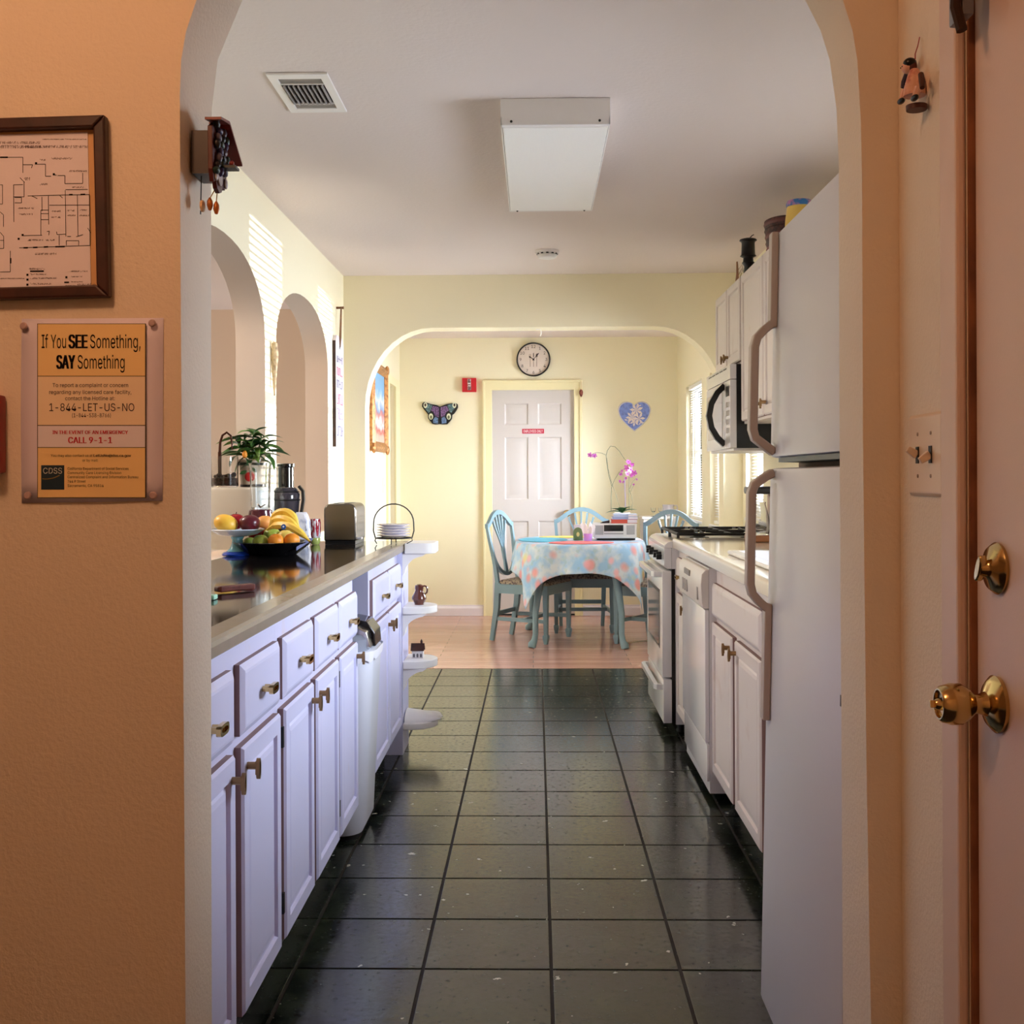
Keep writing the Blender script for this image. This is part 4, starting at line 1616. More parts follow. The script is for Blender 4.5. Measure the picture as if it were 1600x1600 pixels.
M_mango = mat('mango_skin', (232, 186, 66), 0.4, var=((214, 160, 60), 18, 0.5, 0.8))
M_plum = mat('dark_red_skin', (84, 18, 34), 0.28, var=((120, 40, 44), 26, 0.5, 0.8))
M_redapple = mat('red_apple_skin', (148, 24, 34), 0.25)
M_orange = mat('orange_peel', (238, 150, 48), 0.4, bump=(400, 0.2))
M_pear = mat('green_fruit_skin', (140, 160, 64), 0.35, var=((176, 182, 84), 20, 0.4, 0.7))
M_peach = mat('peach_skin', (226, 160, 84), 0.5, var=((206, 96, 70), 14, 0.5, 0.8))
zp = CT + 0.089
fruit('mango', (sx_ - 0.036, sy_ - 0.03, zp + 0.036), 0.042, M_mango, 'yellow mango lying at the front of the blue cake stand', 'fruit', squash=0.84, dimple=0.02, stem=False, M=Matrix.Rotation(R(18), 4, 'Y'), sx=1.12)
fruit('plum', (sx_ + 0.054, sy_ - 0.02, zp + 0.036), 0.0395, M_plum, 'dark red plum beside the mango on the blue cake stand', 'fruit', squash=0.93)
fruit('apple', (sx_ - 0.02, sy_ + 0.055, zp + 0.042), 0.035, M_redapple, 'red apple peeping out behind the mango on the cake stand', 'fruit')

# black bowl of fruit
bc = Vector((atY(425, 850, 4.42).x, 4.42, Z0))
bm = new()
lathe(bm, [(0, 0), (0.095, 0), (0.1, 0.004), (0.14, 0.036), (0.152, 0.05), (0.148, 0.052), (0.134, 0.036), (0.094, 0.009), (0, 0.008)], c=bc, n=40)
bowl = plain('fruit_bowl', bm, mat('black_lacquer', (14, 13, 15), 0.18, coat=0.4), 'wide shallow black bowl heaped with fruit on the black counter', 'bowl')
P = lambda px, py, y: atY(px, py, y)
for nm, px, py, y, r, m, lb, gp in (
        ('orange', 431, 845, 4.36, 0.031, M_orange, 'bright orange at the front middle of the black fruit bowl', 1),
        ('orange', 456, 844, 4.38, 0.031, M_orange, 'bright orange at the front of the black bowl, under the lowest banana', 1),
        ('apple', 407, 846, 4.37, 0.031, M_pear, 'green apple at the front of the black bowl, next to an orange', 0),
        ('apple', 390, 848, 4.44, 0.026, M_pear, 'green apple behind the stem of the blue cake stand', 0),
        ('pear', 425, 836, 4.47, 0.034, M_pear, 'green pear in the second row of the black fruit bowl', 0),
        ('pear', 446, 838, 4.46, 0.03, mat('yellow_pear_skin', (206, 186, 92), 0.4), 'yellow pear between the oranges and the bananas', 0),
        ('peach', 414, 816, 4.50, 0.032, M_peach, 'peach on top of the fruit heap, between the dark plum and bananas', 0),
        ('apple', 400, 832, 4.50, 0.034, M_redapple, 'red apple low in the black bowl behind the dark plum', 0),
        ('apple', 417, 829, 4.53, 0.034, M_peach, 'pale orange apple supporting the peach in the black bowl', 0)):
    c = P(px, py, y)
    fruit(nm, c, r, m, lb, 'fruit', 'oranges in the black bowl' if gp else None, stem=not gp, dimple=0.05 if gp else 0.12)

M_ban = mat('banana_skin', (236, 198, 78), 0.42, var=((206, 156, 50), 30, 0.55, 0.8))


hub = P(421, 824, 4.43)
bunch = thing('banana_bunch', 'bunch of three yellow bananas lying over the fruit in the black bowl', 'bananas', hub)


def banana(pts):
    path = bez(*[Vector(p) for p in pts], n=14)
    rad = [0.005, 0.006, 0.010] + [0.0155] * 8 + [0.0145, 0.011, 0.006, 0.004]
    bm = new()
    tube(bm, path, rad, 7)
    o = obj('banana', bm, M_ban, bunch, smooth=50)
    bm = new()
    tube(bm, [path[-1], path[-1] + (path[-1] - path[-2]).normalized() * 0.006], 0.0042, 6)
    obj('tip', bm, M_brown, o, label='dark brown tip')
    return o


banana([hub, P(430, 790, 4.40), P(458, 792, 4.38), P(467, 826, 4.36)])
banana([hub + Vector((0.002, -0.012, -0.004)), P(430, 802, 4.36), P(452, 806, 4.33), P(470, 834, 4.31)])
b3 = banana([hub + Vector((-0.002, -0.024, -0.008)), P(438, 812, 4.30), P(462, 822, 4.27), P(484, 846, 4.26)])
bm = new()
c = P(443, 823, 4.252)
M = facing(c, (1, 0, 0), (0, 0.25, 1))
prism(bm, arc((0, 0), 0.009, 0, 360, 18, ry=0.01)[:-1], 'xy', -0.004, 0.001)
bmesh.ops.transform(bm, matrix=M, verts=bm.verts)
st = obj('sticker', bm, mat('blue_sticker', (20, 84, 150), 0.4), b3, label='round blue fruit sticker')
bm = new()
lathe(bm, [(0, 0.0013), (0.0035, 0.0013), (0.0035, 0.0018), (0, 0.0018)], M=M, n=12)
obj('sticker_print', bm, M_paper, st)
# dark grey cake knife sticking out beyond the bowl
p0, p1 = P(463, 858, 4.33), P(488, 843, 4.40)
bm = new()
d = (p1 - p0)
prism(bm, [(0, -0.006), (d.length, -0.002), (d.length + 0.004, 0.004), (d.length - 0.02, 0.014), (0, 0.008)], 'xy', -0.001, 0.001)
bmesh.ops.transform(bm, matrix=facing(p0, d, (0, 0.2, 1)), verts=bm.verts)
plain('cake_server', bm, mat('grey_blue_metal', (86, 90, 120), 0.25, 0.7), 'grey blade of a cake server leaning on the rim of the black bowl', 'utensil', smooth=0)

# white box behind the fruit, with a jar and a flower pot standing on it
BX0, BX1, BY0, BY1, BZ = -1.46, atY(413, 800, 4.72).x, 4.72, 4.94, atY(360, 762, 4.72).z
bm = new()
loft(bm, [(rrect((BX0 + BX1) / 2, (BY0 + BY1) / 2, (BX1 - BX0) / 2, (BY1 - BY0) / 2, 0.045), Z0), (rrect((BX0 + BX1) / 2, (BY0 + BY1) / 2, (BX1 - BX0) / 2, (BY1 - BY0) / 2, 0.045), BZ - 0.012),
          (rrect((BX0 + BX1) / 2, (BY0 + BY1) / 2, (BX1 - BX0) / 2 - 0.008, (BY1 - BY0) / 2 - 0.008, 0.045), BZ)])
plain('bread_box', bm, mat('ivory_enamel', (226, 226, 216), 0.3), 'plain ivory bread box standing behind the cake stand in the near arch', 'box', smooth=40)
jc = P(351, 750, 4.785)
jc.z = BZ
o = thing('glass_jar', 'wide clear glass jar of dark potpourri on the ivory box', 'jar', jc)
bm = new()
lathe(bm, [(0, 0.001), (0.054, 0.001), (0.057, 0.006), (0.057, 0.132), (0.0545, 0.132), (0.0545, 0.008), (0, 0.006)], c=jc, n=32)
obj('glass', bm, M_glass, o)
bm = new()
lathe(bm, [(0, 0.0085), (0.052, 0.0085), (0.053, 0.04), (0.03, 0.052), (0, 0.054)], c=jc, n=24)
obj('potpourri_bed', bm, mat('mauve_potpourri', (96, 62, 62), 0.8, var=((50, 32, 38), 60, 0.4, 0.6), bump=(90, 0.8)), o)
bm = new()
for k in range(16):
    a, rr = k * 2.4, 0.012 + 0.0023 * k
    ball(bm, jc + Vector((rr * math.cos(a), rr * math.sin(a), 0.052 + 0.004 * math.sin(5 * k))), 0.009 + 0.002 * math.sin(3 * k), 8, 6)
tag(obj('potpourri', bm, mat('dark_potpourri', (58, 42, 46), 0.7), o), kind='stuff')
bm = new()
s0 = jc + Vector((-0.012, -0.03, 0.06))
tube(bm, [s0, s0 + Vector((0, 0, 0.09))], 0.0075, 10)
tube(bm, [s0 + Vector((0, 0, 0.09)), s0 + Vector((0.002, 0, 0.13)), s0 + Vector((0.012, 0, 0.16)), s0 + Vector((0.03, 0, 0.172)), s0 + Vector((0.047, 0, 0.158)), s0 + Vector((0.053, 0, 0.12)), s0 + Vector((0.052, 0, 0.10))],
     [0.006, 0.0055, 0.005, 0.005, 0.0045, 0.004, 0.003], 8)
plain('ladle', bm, mat('brown_metal_handle', (70, 36, 24), 0.25, 0.3), 'brown hook-handled ladle standing in the glass jar of potpourri', 'utensil')

pc = P(396, 758, 4.87)
pc.z = BZ
o = thing('potted_plant', 'leafy green plant in a cream pot painted with an apple', 'plant', pc)
M_potc = mat('cream_pot_glaze', (222, 206, 184), 0.25)
bm = new()
lathe(bm, [(0, 0.001), (0.05, 0.001), (0.054, 0.01), (0.06, 0.108), (0.063, 0.112), (0.063, 0.12), (0.056, 0.12), (0.052, 0.1), (0, 0.1)], c=pc, n=32)
pot = obj('pot', bm, M_potc, o)
for z0_, z1_, r_, m_, lb in ((0.002, 0.012, 0.0555, M_black, 'black base band'), (0.094, 0.106, 0.0612, mat('dark_green_band', (18, 40, 26), 0.3), 'dark green rim band')):
    bm = new()
    lathe(bm, [(r_ - 0.003, z0_), (r_, z0_), (r_ + 0.0006, z1_), (r_ - 0.003, z1_)], c=pc, n=32)
    obj('band', bm, m_, pot, label=lb)
bm = new()
ball(bm, pc + Vector((-0.004, -0.0565, 0.045)), (0.019, 0.0045, 0.02), 14, 10)
obj('painted_apple', bm, mat('apple_red_glaze', (190, 32, 34), 0.3), pot, label='red apple motif')
bm = new()
for q in ((-0.028, 0.064, 25), (0.012, 0.074, -30)):
    prism(bm, [(q[0] + dx * math.cos(R(q[2])) - dz * math.sin(R(q[2])), q[1] + dx * math.sin(R(q[2])) + dz * math.cos(R(q[2]))) for dx, dz in ((-0.018, 0), (-0.006, 0.008), (0.008, 0.006), (0.018, 0), (0.006, -0.007), (-0.006, -0.007))], 'xz', -0.0612, -0.0585)
bm.transform(Matrix.Translation(pc))
obj('painted_leaves', bm, mat('leaf_green_glaze', (44, 92, 44), 0.3), pot, label='green leaf motif')
bm = new()
lathe(bm, [(0, 0.101), (0.0515, 0.101), (0.0515, 0.108), (0, 0.112)], c=pc, n=20)
obj('soil', bm, mat('soil', (44, 30, 22), 0.9), o)
M_leafs = [mat('leaf_green_%s' % k, c, 0.38, spec=0.5) for k, c in (('dark', (34, 62, 30)), ('mid', (56, 98, 40)), ('light', (92, 138, 56)))]


def leaf_mesh(L, W, droop, m, name='leaf', fold=0.25, n=7):
    bm = new()
    rows = []
    for i in range(n + 1):
        u = i / n
        w = W * math.sin(math.pi * min(1, u * 0.96 + 0.04)) ** 0.85 * (1 - 0.25 * u)
        z = -droop * L * u * u
        x = L * u * (1 - 0.15 * droop * u)
        rows.append([bm.verts.new((x, s * w / 2, z + abs(s) * w * fold)) for s in (-1, 0, 1)])
    for a, b in zip(rows, rows[1:]):
        for k in (0, 1):
            bm.faces.new((a[k], a[k + 1], b[k + 1], b[k]))
    me = bpy.data.meshes.new(name)
    bm.to_mesh(me)
    bm.free()
    me.materials.append(m)
    for p in me.polygons:
        p.use_smooth = True
    return me


lm = [leaf_mesh(0.115, 0.036, d, M_leafs[k]) for k, d in ((0, 0.3), (1, 0.5), (1, 0.2), (2, 0.55))]
random.seed(5)
stems = [(0, 0, 0.24), (-0.035, -0.01, 0.215), (0.035, 0.0, 0.22), (0.0, -0.03, 0.19), (-0.06, 0.01, 0.19), (0.06, -0.02, 0.185), (-0.02, -0.03, 0.16), (0.03, -0.03, 0.155)]
for k, (dx, dy, dz) in enumerate(stems):
    bm = new()
    tip = pc + Vector((dx, dy, dz))
    tube(bm, bez(pc + Vector((dx * 0.2, dy * 0.2, 0.11)), pc + Vector((dx * 0.3, dy * 0.3, 0.14)), tip - Vector((0, 0, 0.03)), tip, 5), 0.003, 6)
    obj('stem', bm, M_leafs[1], o)
    for j in range(9):
        a = j * 2.4 + k * 1.1
        pitch = -0.55 + 0.13 * j - (0.25 if dz < 0.16 else 0)
        sc = random.uniform(0.65, 1.05)
        base = tip - Vector((0, 0, 0.05 * (1 - j / 9)))
        M = Matrix.Translation(base) @ Matrix.Rotation(a, 4, 'Z') @ Matrix.Rotation(-(0.15 + 0.1 * j) + 0.35, 4, 'Y') @ Matrix.Rotation(random.uniform(-0.5, 0.5), 4, 'X') @ Matrix.Scale(sc, 4)
        share('leaf', lm[(j + k) % 4], o, M)
bm = new()
ball(bm, pc + Vector((-0.02, -0.066, 0.14)), (0.011, 0.011, 0.017), 12, 8)
obj('fruit', bm, M_orange, o, label='small orange fruit among the leaves')

# blender with a tall clear jar
gc = Vector((atY(407, 800, 4.66).x, 4.66, Z0))
o = thing('blender', 'blender with a tall clear glass jar and burgundy collar behind the fruit', 'blender', gc)
M_burg = mat('burgundy_plastic', (72, 14, 34), 0.2, coat=0.5)
bm = new()
lathe(bm, [(0, 0), (0.05, 0), (0.05, 0.02), (0.046, 0.12), (0, 0.12)], c=gc, n=28)
obj('motor_base', bm, M_steel, o)
bm = new()
lathe(bm, [(0, 0.1205), (0.05, 0.1205), (0.05, 0.14), (0.046, 0.165), (0.04, 0.17), (0, 0.17)], c=gc, n=28)
obj('collar', bm, M_burg, o)
bm = new()
lathe(bm, [(0, 0.1705), (0.038, 0.1705), (0.0385, 0.2), (0.043, 0.345), (0.047, 0.36), (0.0445, 0.36), (0.0405, 0.345), (0.036, 0.2), (0.035, 0.178), (0, 0.176)], c=gc, n=32, wave=(4, 0.02))
obj('jar', bm, M_glass, o)
bm = new()
for a in (20, 140, 260):
    tube(bm, [gc + Vector((0, 0, 0.178)), gc + Vector((0.02 * math.cos(R(a)), 0.02 * math.sin(R(a)), 0.19))], 0.003, 6)
obj('blades', bm, M_steel, o)

# food processor
pc2 = Vector((atY(447, 800, 5.06).x, 5.06, Z0))
o = thing('food_processor', 'dark smoky food processor with a black feed tube behind the bananas', 'food processor', pc2)
bm = new()
loft(bm, [(rrect(pc2.x, pc2.y, 0.075, 0.07, 0.04), Z0), (rrect(pc2.x, pc2.y, 0.072, 0.067, 0.04), Z0 + 0.1), (rrect(pc2.x, pc2.y, 0.06, 0.058, 0.04), Z0 + 0.125)])
obj('motor_base', bm, M_black, o)
M_smoke = mat('smoky_plastic', (54, 50, 58), 0.12, coat=0.6)
bm = new()
lathe(bm, [(0, 0.126), (0.055, 0.126), (0.062, 0.2), (0.064, 0.225), (0.05, 0.25), (0.045, 0.256), (0, 0.256)], c=pc2, n=32)
wb = obj('work_bowl', bm, M_smoke, o)
for z_ in (0.2, 0.236):
    bm = new()
    rr = 0.0632 if z_ < 0.21 else 0.0585
    lathe(bm, [(rr - 0.004, z_ - 0.003), (rr, z_ - 0.003), (rr + 0.001, z_), (rr, z_ + 0.003), (rr - 0.004, z_ + 0.003)], c=pc2, n=32)
    obj('seam', bm, M_black, wb)
bm = new()
lathe(bm, [(0, 0.2565), (0.036, 0.2565), (0.036, 0.345), (0.041, 0.35), (0.041, 0.36), (0.036, 0.363), (0, 0.363)], c=pc2, n=32)
obj('feed_tube', bm, mat('glossy_black', (10, 10, 12), 0.08, coat=0.6), o)
bm = new()
tube(bm, [pc2 + Vector((0.06, -0.01, 0.262)), pc2 + Vector((0.078, -0.01, 0.24)), pc2 + Vector((0.08, -0.01, 0.2)), pc2 + Vector((0.07, -0.01, 0.14))], 1.0, square=(0.012, 0.022))
obj('handle', bm, M_black, o, smooth=50)

# bag, tumbler, toaster, plate rack
wc = P(471, 832, 4.92)
wc.z = Z0
bm = new()
loft(bm, [([(x + 0.004 * math.sin(9 * k + z * 40), y + 0.004 * math.cos(7 * k + z * 50)) for k, (x, y) in enumerate(rrect(wc.x, wc.y, a, b, 0.015))], Z0 + z)
          for z, a, b in ((0, 0.03, 0.03), (0.03, 0.036, 0.036), (0.07, 0.034, 0.034), (0.11, 0.033, 0.03), (0.14, 0.024, 0.02), (0.15, 0.02, 0.012))])
plain('plastic_bag', bm, mat('white_film', (232, 232, 240), 0.15, coat=0.6, bump=(40, 1.0), var=((170, 178, 206), 30, 0.5, 0.7)), 'crumpled white plastic bag between the bananas and the red tumbler', 'bag', smooth=30)
tc_ = atZ(493, 851, CT)
tc_.z = Z0
o = thing('tumbler', 'small tumbler with red and white streaks and a yellow-green foot', 'tumbler', tc_)
bm = new()
lathe(bm, [(0, 0), (0.016, 0), (0.02, 0.006), (0.022, 0.026), (0.02, 0.03), (0, 0.03)], c=tc_, n=24)
obj('foot', bm, mat('yellow_green_glass', (178, 190, 104), 0.1, coat=0.5), o)


def _streak(nt, b):
    tc = _n(nt, 'ShaderNodeTexCoord')
    mp = _n(nt, 'ShaderNodeMapping')
    mp.inputs['Scale'].default_value = (130, 130, 18)
    nt.links.new(tc.outputs['Object'], mp.inputs['Vector'])
    n1 = _n(nt, 'ShaderNodeTexNoise')
    n1.inputs['Scale'].default_value = 1.0
    nt.links.new(mp.outputs[0], n1.inputs['Vector'])
    nt.links.new(_mix(nt, _range(nt, n1.outputs['Fac'], 0.5, 0.54), lin((166, 26, 48)), lin((236, 232, 238))), b.inputs['Base Color'])
    b.inputs['Roughness'].default_value = 0.12
    b.inputs['Coat Weight'].default_value = 0.5


bm = new()
lathe(bm, [(0, 0.0305), (0.02, 0.0305), (0.0235, 0.04), (0.0245, 0.1), (0.021, 0.115), (0.019, 0.115), (0.021, 0.1), (0.019, 0.045), (0, 0.042)], c=tc_, n=28)
obj('cup', bm, node_mat('red_white_streaks', _streak), o)

TX0, TX1, TY0, TY1 = atY(506, 800, 5.06).x, atY(556, 800, 5.06).x, 5.06, CE - 0.03
o = thing('toaster', 'brushed steel toaster with a black base at the far end of the black counter', 'toaster', ((TX0 + TX1) / 2, (TY0 + TY1) / 2, CT))
tz0, tz1 = Z0 + 0.016, atY(530, 787, 5.06).z
bm = new()
cx_, hx_ = (TX0 + TX1) / 2, (TX1 - TX0) / 2
pr = [(cx_ - hx_, tz0), (cx_ - hx_, tz1 - 0.05)] + [(cx_ - hx_ + 0.03 - 0.03 * math.cos(R(15 * k)), tz1 - 0.03 + 0.03 * math.sin(R(15 * k))) for k in range(7)]
pr += [(cx_ + hx_ - 0.03 + 0.03 * math.sin(R(15 * k)), tz1 - 0.03 + 0.03 * math.cos(R(15 * k))) for k in range(7)] + [(cx_ + hx_, tz0)]
prism(bm, pr, 'xz', TY0, TY1)
obj('shell', bm, mat('dark_steel', (128, 122, 116), 0.26, 1.0), o, smooth=40, bevel=0.006)
bm = new()
box(bm, TX0 + 0.004, TX1 - 0.004, TY0 + 0.006, TY1 - 0.006, Z0, tz0 - 0.0003)
obj('base', bm, M_black, o, smooth=0)
for q in (-0.024, 0.024):
    bm = new()
    box(bm, cx_ + q - 0.011, cx_ + q + 0.011, TY0 + 0.045, TY1 - 0.045, tz1 - 0.001, tz1 + 0.0012)
    obj('slot', bm, M_dark, o, smooth=0)
bm = new()
box(bm, TX1 + 0.0005, TX1 + 0.022, TY0 + 0.02, TY0 + 0.06, tz0 + 0.006, tz0 + 0.016, bev=0.003)
obj('lever', bm, mat('pale_lever', (206, 204, 208), 0.3), o, smooth=0)

rc = Vector((atY(615, 800, 5.08).x, 5.08, Z0))
o = thing('plate_rack', 'black wire plate rack with a round hoop handle at the counter end', 'rack', rc)
M_wire = mat('black_wire', (30, 28, 26), 0.45, 0.3)
hr = 0.088
zr = 0.028
bm = new()
tube(bm, [rc + Vector((-0.082, 0, zr)), rc + Vector((-hr - 0.003, 0, 0.06))] + [rc + Vector((hr * 1.02 * math.cos(R(a)), 0, 0.095 + 0.085 * math.sin(R(a)))) for a in range(180, -1, -12)] + [rc + Vector((hr + 0.003, 0, 0.06)), rc + Vector((0.082, 0, zr))], 0.0028, 8)
obj('hoop_handle', bm, M_wire, o)
bm = new()
ring = [rc + Vector((0.082 * math.cos(R(a)), 0.082 * math.sin(R(a)), zr)) for a in range(0, 361, 15)]
tube(bm, ring, 0.0025, 8, cap=False)
tube(bm, [rc + Vector((-0.082, 0, zr - 0.001)), rc + Vector((0.082, 0, zr - 0.001))], 0.0022, 6)
tube(bm, [rc + Vector((0, -0.082, zr - 0.001)), rc + Vector((0, 0.082, zr - 0.001))], 0.0022, 6)
obj('base_ring', bm, M_wire, o)
for a in (0, 90, 180, 270):
    bm = new()
    c, s = math.cos(R(a)), math.sin(R(a))
    sp = 0.09 if a in (90, 270) else 0.078
    if a == 0:
        sp = 0.06
    tube(bm, [rc + Vector((0.08 * c, 0.08 * s, zr)), rc + Vector((0.084 * c, 0.084 * s, zr - 0.012)), rc + Vector((sp * c * 0.97, sp * s * 0.97, 0.0025))], 0.0025, 6)
    obj('leg', bm, M_wire, o)
plate_me = None
for k in range(5):
    if plate_me is None:
        bm = new()
        lathe(bm, [(0, 0), (0.045, 0), (0.048, 0.002), (0.074, 0.0085), (0.075, 0.011), (0.072, 0.0115), (0.046, 0.0055), (0, 0.005)], c=(rc.x, rc.y, rc.z + zr + 0.0035), n=36)
        p = plain('plate', bm, mat('white_china', (226, 222, 232), 0.15, coat=0.5), 'bottom plate of the white stack held by the black wire rack', 'plate', 'stack of plates in the wire rack')
        plate_me = p
    else:
        q = copy_tree(plate_me)
        q['label'] = ('', 'second white plate from the bottom of the stack in the wire rack', 'middle plate of the white stack in the black wire rack',
                      'second white plate from the top of the stack in the wire rack', 'topmost white plate of the stack in the black wire rack')[k]
        q.location = plate_me.location + Vector((0, 0, 0.0118 * k))

# wooden-handled tool and green clip near the camera
p0, p1 = atZ(337, 921, CT + 0.011), atZ(396, 916, CT + 0.011)
d = (p1 - p0).normalized()
o = thing('knife', 'knife with a flat brown wooden handle lying on the near end of the black counter', 'knife', (p0 + p1) / 2 - Vector((0, 0, 0.011)))
bm = new()
tube(bm, [p0, p0 + d * 0.01, (p0 + p1) / 2, p1 - d * 0.006, p1], [0.7, 1, 0.95, 1.0, 0.8], square=(0.016, 0.026))
obj('handle', bm, mat('reddish_wood', (104, 46, 36), 0.35, var=((70, 28, 24), 60, 0.4, 0.7)), o, smooth=0, bevel=0.003)
bm = new()
box(bm, -0.16, -0.0005, -0.011, 0.012, -0.0008, 0.0008, M=facing(p0, d, (0, 1, 0)))
obj('blade', bm, M_steel, o, smooth=0)
cg = atZ(333, 938, CT)
bm = new()
box(bm, cg.x - 0.05, cg.x + 0.004, cg.y - 0.006, cg.y + 0.03, Z0, Z0 + 0.012, bev=0.004)
o = plain('clip', bm, mat('mint_plastic', (150, 202, 182), 0.3), 'mint green plastic clip in front of the brown knife handle', 'clip', smooth=0)
bm = new()
tube(bm, [(cg.x - 0.01, cg.y - 0.006, Z0 + 0.006), (cg.x - 0.004, cg.y - 0.026, Z0 + 0.005), (cg.x - 0.02, cg.y - 0.036, Z0 + 0.004)], 0.003, 6)
obj('loop', bm, mat('pale_mint', (206, 226, 212), 0.3), o)

# ------------------------------------------------------------------ right-hand worktop and cabinet tops
kx = atX(1179, 840, 1.0).y
o = thing('coffee_maker', 'coffee maker with a clear carafe and black lid half hidden by the refrigerator handle', 'coffee maker', (1.03, 5.2, CT))
cm = Vector((1.03, 5.2, Z0))
bm = new()
box(bm, cm.x - 0.07, cm.x + 0.11, cm.y - 0.07, cm.y + 0.08, Z0, Z0 + 0.03, bev=0.006)
obj('base', bm, mat('tan_wood_tray', (150, 98, 60), 0.4), o, smooth=0)
bm = new()
box(bm, cm.x + 0.035, cm.x + 0.11, cm.y - 0.07, cm.y + 0.08, Z0 + 0.0305, Z0 + 0.215, bev=0.008)
obj('column', bm, mat('tan_plastic', (196, 160, 140), 0.4), o, smooth=0)
bm = new()
lathe(bm, [(0, 0.031), (0.05, 0.031), (0.058, 0.06), (0.052, 0.11), (0.036, 0.17), (0.038, 0.18), (0.0355, 0.18), (0.0335, 0.17), (0.049, 0.11), (0.055, 0.06), (0.047, 0.036), (0, 0.035)], c=cm + Vector((-0.024, 0, 0)), n=28)
obj('carafe', bm, M_glass, o)
bm = new()
box(bm, cm.x - 0.075, cm.x + 0.11, cm.y - 0.06, cm.y + 0.07, Z0 + 0.2155, Z0 + 0.25, bev=0.012)
obj('lid', bm, M_black, o, smooth=0)

# black tiered lantern, twig figure, basket and jug on the wall cabinets
UZ = UT + 0.0008
lx = atY(1169, 390, 5.6)
lc = Vector((lx.x, 5.6, UZ))
o = thing('lantern', 'black tiered metal lantern standing on the wall cabinet over the microwave', 'lantern', lc)
bm = new()
H = atY(1168, 368, 5.6).z - UZ
lathe(bm, [(0, 0), (0.025, 0), (0.02, 0.06 * H / 0.22), (0.022, 0.062), (0.032, 0.075), (0.026, 0.082), (0.024, 0.1), (0.04, 0.108), (0.034, 0.116), (0.032, 0.17), (0.034, 0.178), (0.043, 0.184), (0.04, 0.19), (0.012, H - 0.012), (0, H - 0.01)], c=lc, n=20)
obj('body', bm, M_black, o)
bm = new()
tube(bm, [lc + Vector((0.006, 0, H - 0.014)), lc + Vector((0.02, 0, H)), lc + Vector((0.028, 0, H + 0.004))], 0.0025, 6)
obj('hook', bm, M_black, o)
fc = Vector((atY(1153, 420, 5.95).x, 5.95, UZ))
o = thing('twig_figure', 'small tan twig figure with wire loops beside the black lantern', 'figure', fc)
bm = new()
h_ = atY(1152, 409, 5.95).z - UZ
prism(bm, [(-0.018, 0), (0.006, 0), (0.0, h_ * 0.9), (-0.002, h_), (-0.008, h_), (-0.008, h_ * 0.6)], 'xz', -0.008, 0.008)
bm.transform(Matrix.Translation(fc))
obj('body', bm, mat('tan_wood', (164, 120, 92), 0.6), o, smooth=0)
bm = new()
for k in range(3):
    tube(bm, [fc + Vector((0.0, 0, h_ * (0.3 + 0.2 * k))), fc + Vector((0.02, -0.004, h_ * (0.6 + 0.15 * k))), fc + Vector((0.035, 0, h_ * 0.5)), fc + Vector((0.02, 0, h_ * 0.2))], 0.0014, 5)
obj('wire_loops', bm, mat('green_wire', (120, 116, 84), 0.5), o)
kb = Vector((atY(1212, 372, 4.95).x + 0.03, 4.95, UZ))
o = thing('basket', 'dark brown woven basket on the tall wall cabinet beside the refrigerator', 'basket', kb)
M_bas = mat('dark_wicker', (88, 50, 42), 0.6, var=((52, 28, 24), 70, 0.4, 0.6), bump=(140, 0.6))
h_ = atY(1215, 349, 4.95).z - UZ + 0.01
bm = new()
lathe(bm, [(0, 0), (0.075, 0), (0.083, h_ * 0.5), (0.09, h_), (0.084, h_), (0.078, h_ * 0.5), (0.07, 0.006), (0, 0.006)], c=kb, n=32, sx=0.85, sy=1.3)
obj('body', bm, M_bas, o)
for q in range(5):
    bm = new()
    u = (q + 0.5) / 5
    r_ = 0.0765 + 0.014 * u
    lathe(bm, [(r_ - 0.002, h_ * u - h_ * 0.08), (r_ + 0.0035, h_ * u), (r_ - 0.002, h_ * u + h_ * 0.08)], c=kb, n=32, sx=0.85, sy=1.3)
    obj('woven_band', bm, M_bas if q % 2 else mat('red_brown_wicker', (108, 60, 54), 0.6), o)
yc2 = Vector((atY(1247, 330, 4.6).x, 4.58, UZ))
o = thing('pitcher', 'yellow pitcher with a blue and pink lid on the wall cabinet nearest the refrigerator', 'pitcher', yc2)
M_yel = mat('yellow_plastic', (226, 190, 92), 0.35)
h_ = atY(1240, 316, 4.5).z - UZ
bm = new()
lathe(bm, [(0, 0), (0.058, 0), (0.055, h_ * 0.5), (0.048, h_), (0, h_)], c=yc2, n=28)
obj('body', bm, M_yel, o)
bm = new()
lathe(bm, [(0, h_ + 0.0005), (0.05, h_ + 0.0005), (0.052, h_ + 0.012), (0.046, h_ + 0.024), (0, h_ + 0.024)], c=yc2, n=28)
obj('lid', bm, mat('blue_lid', (44, 112, 178), 0.35, var=((196, 130, 178), 22, 0.48, 0.56)), o)
bm = new()
tube(bm, [yc2 + Vector((0.046, -0.012, h_)), yc2 + Vector((0.07, -0.03, h_ + 0.02)), yc2 + Vector((0.085, -0.04, h_ - 0.01)), yc2 + Vector((0.07, -0.03, h_ * 0.3))], 0.01, 8)
obj('handle', bm, M_yel, o)

# ------------------------------------------------------------------ front wall: framed plan, notice, red box
def local(bm, t):
    bm.transform(wm(t))
    return bm


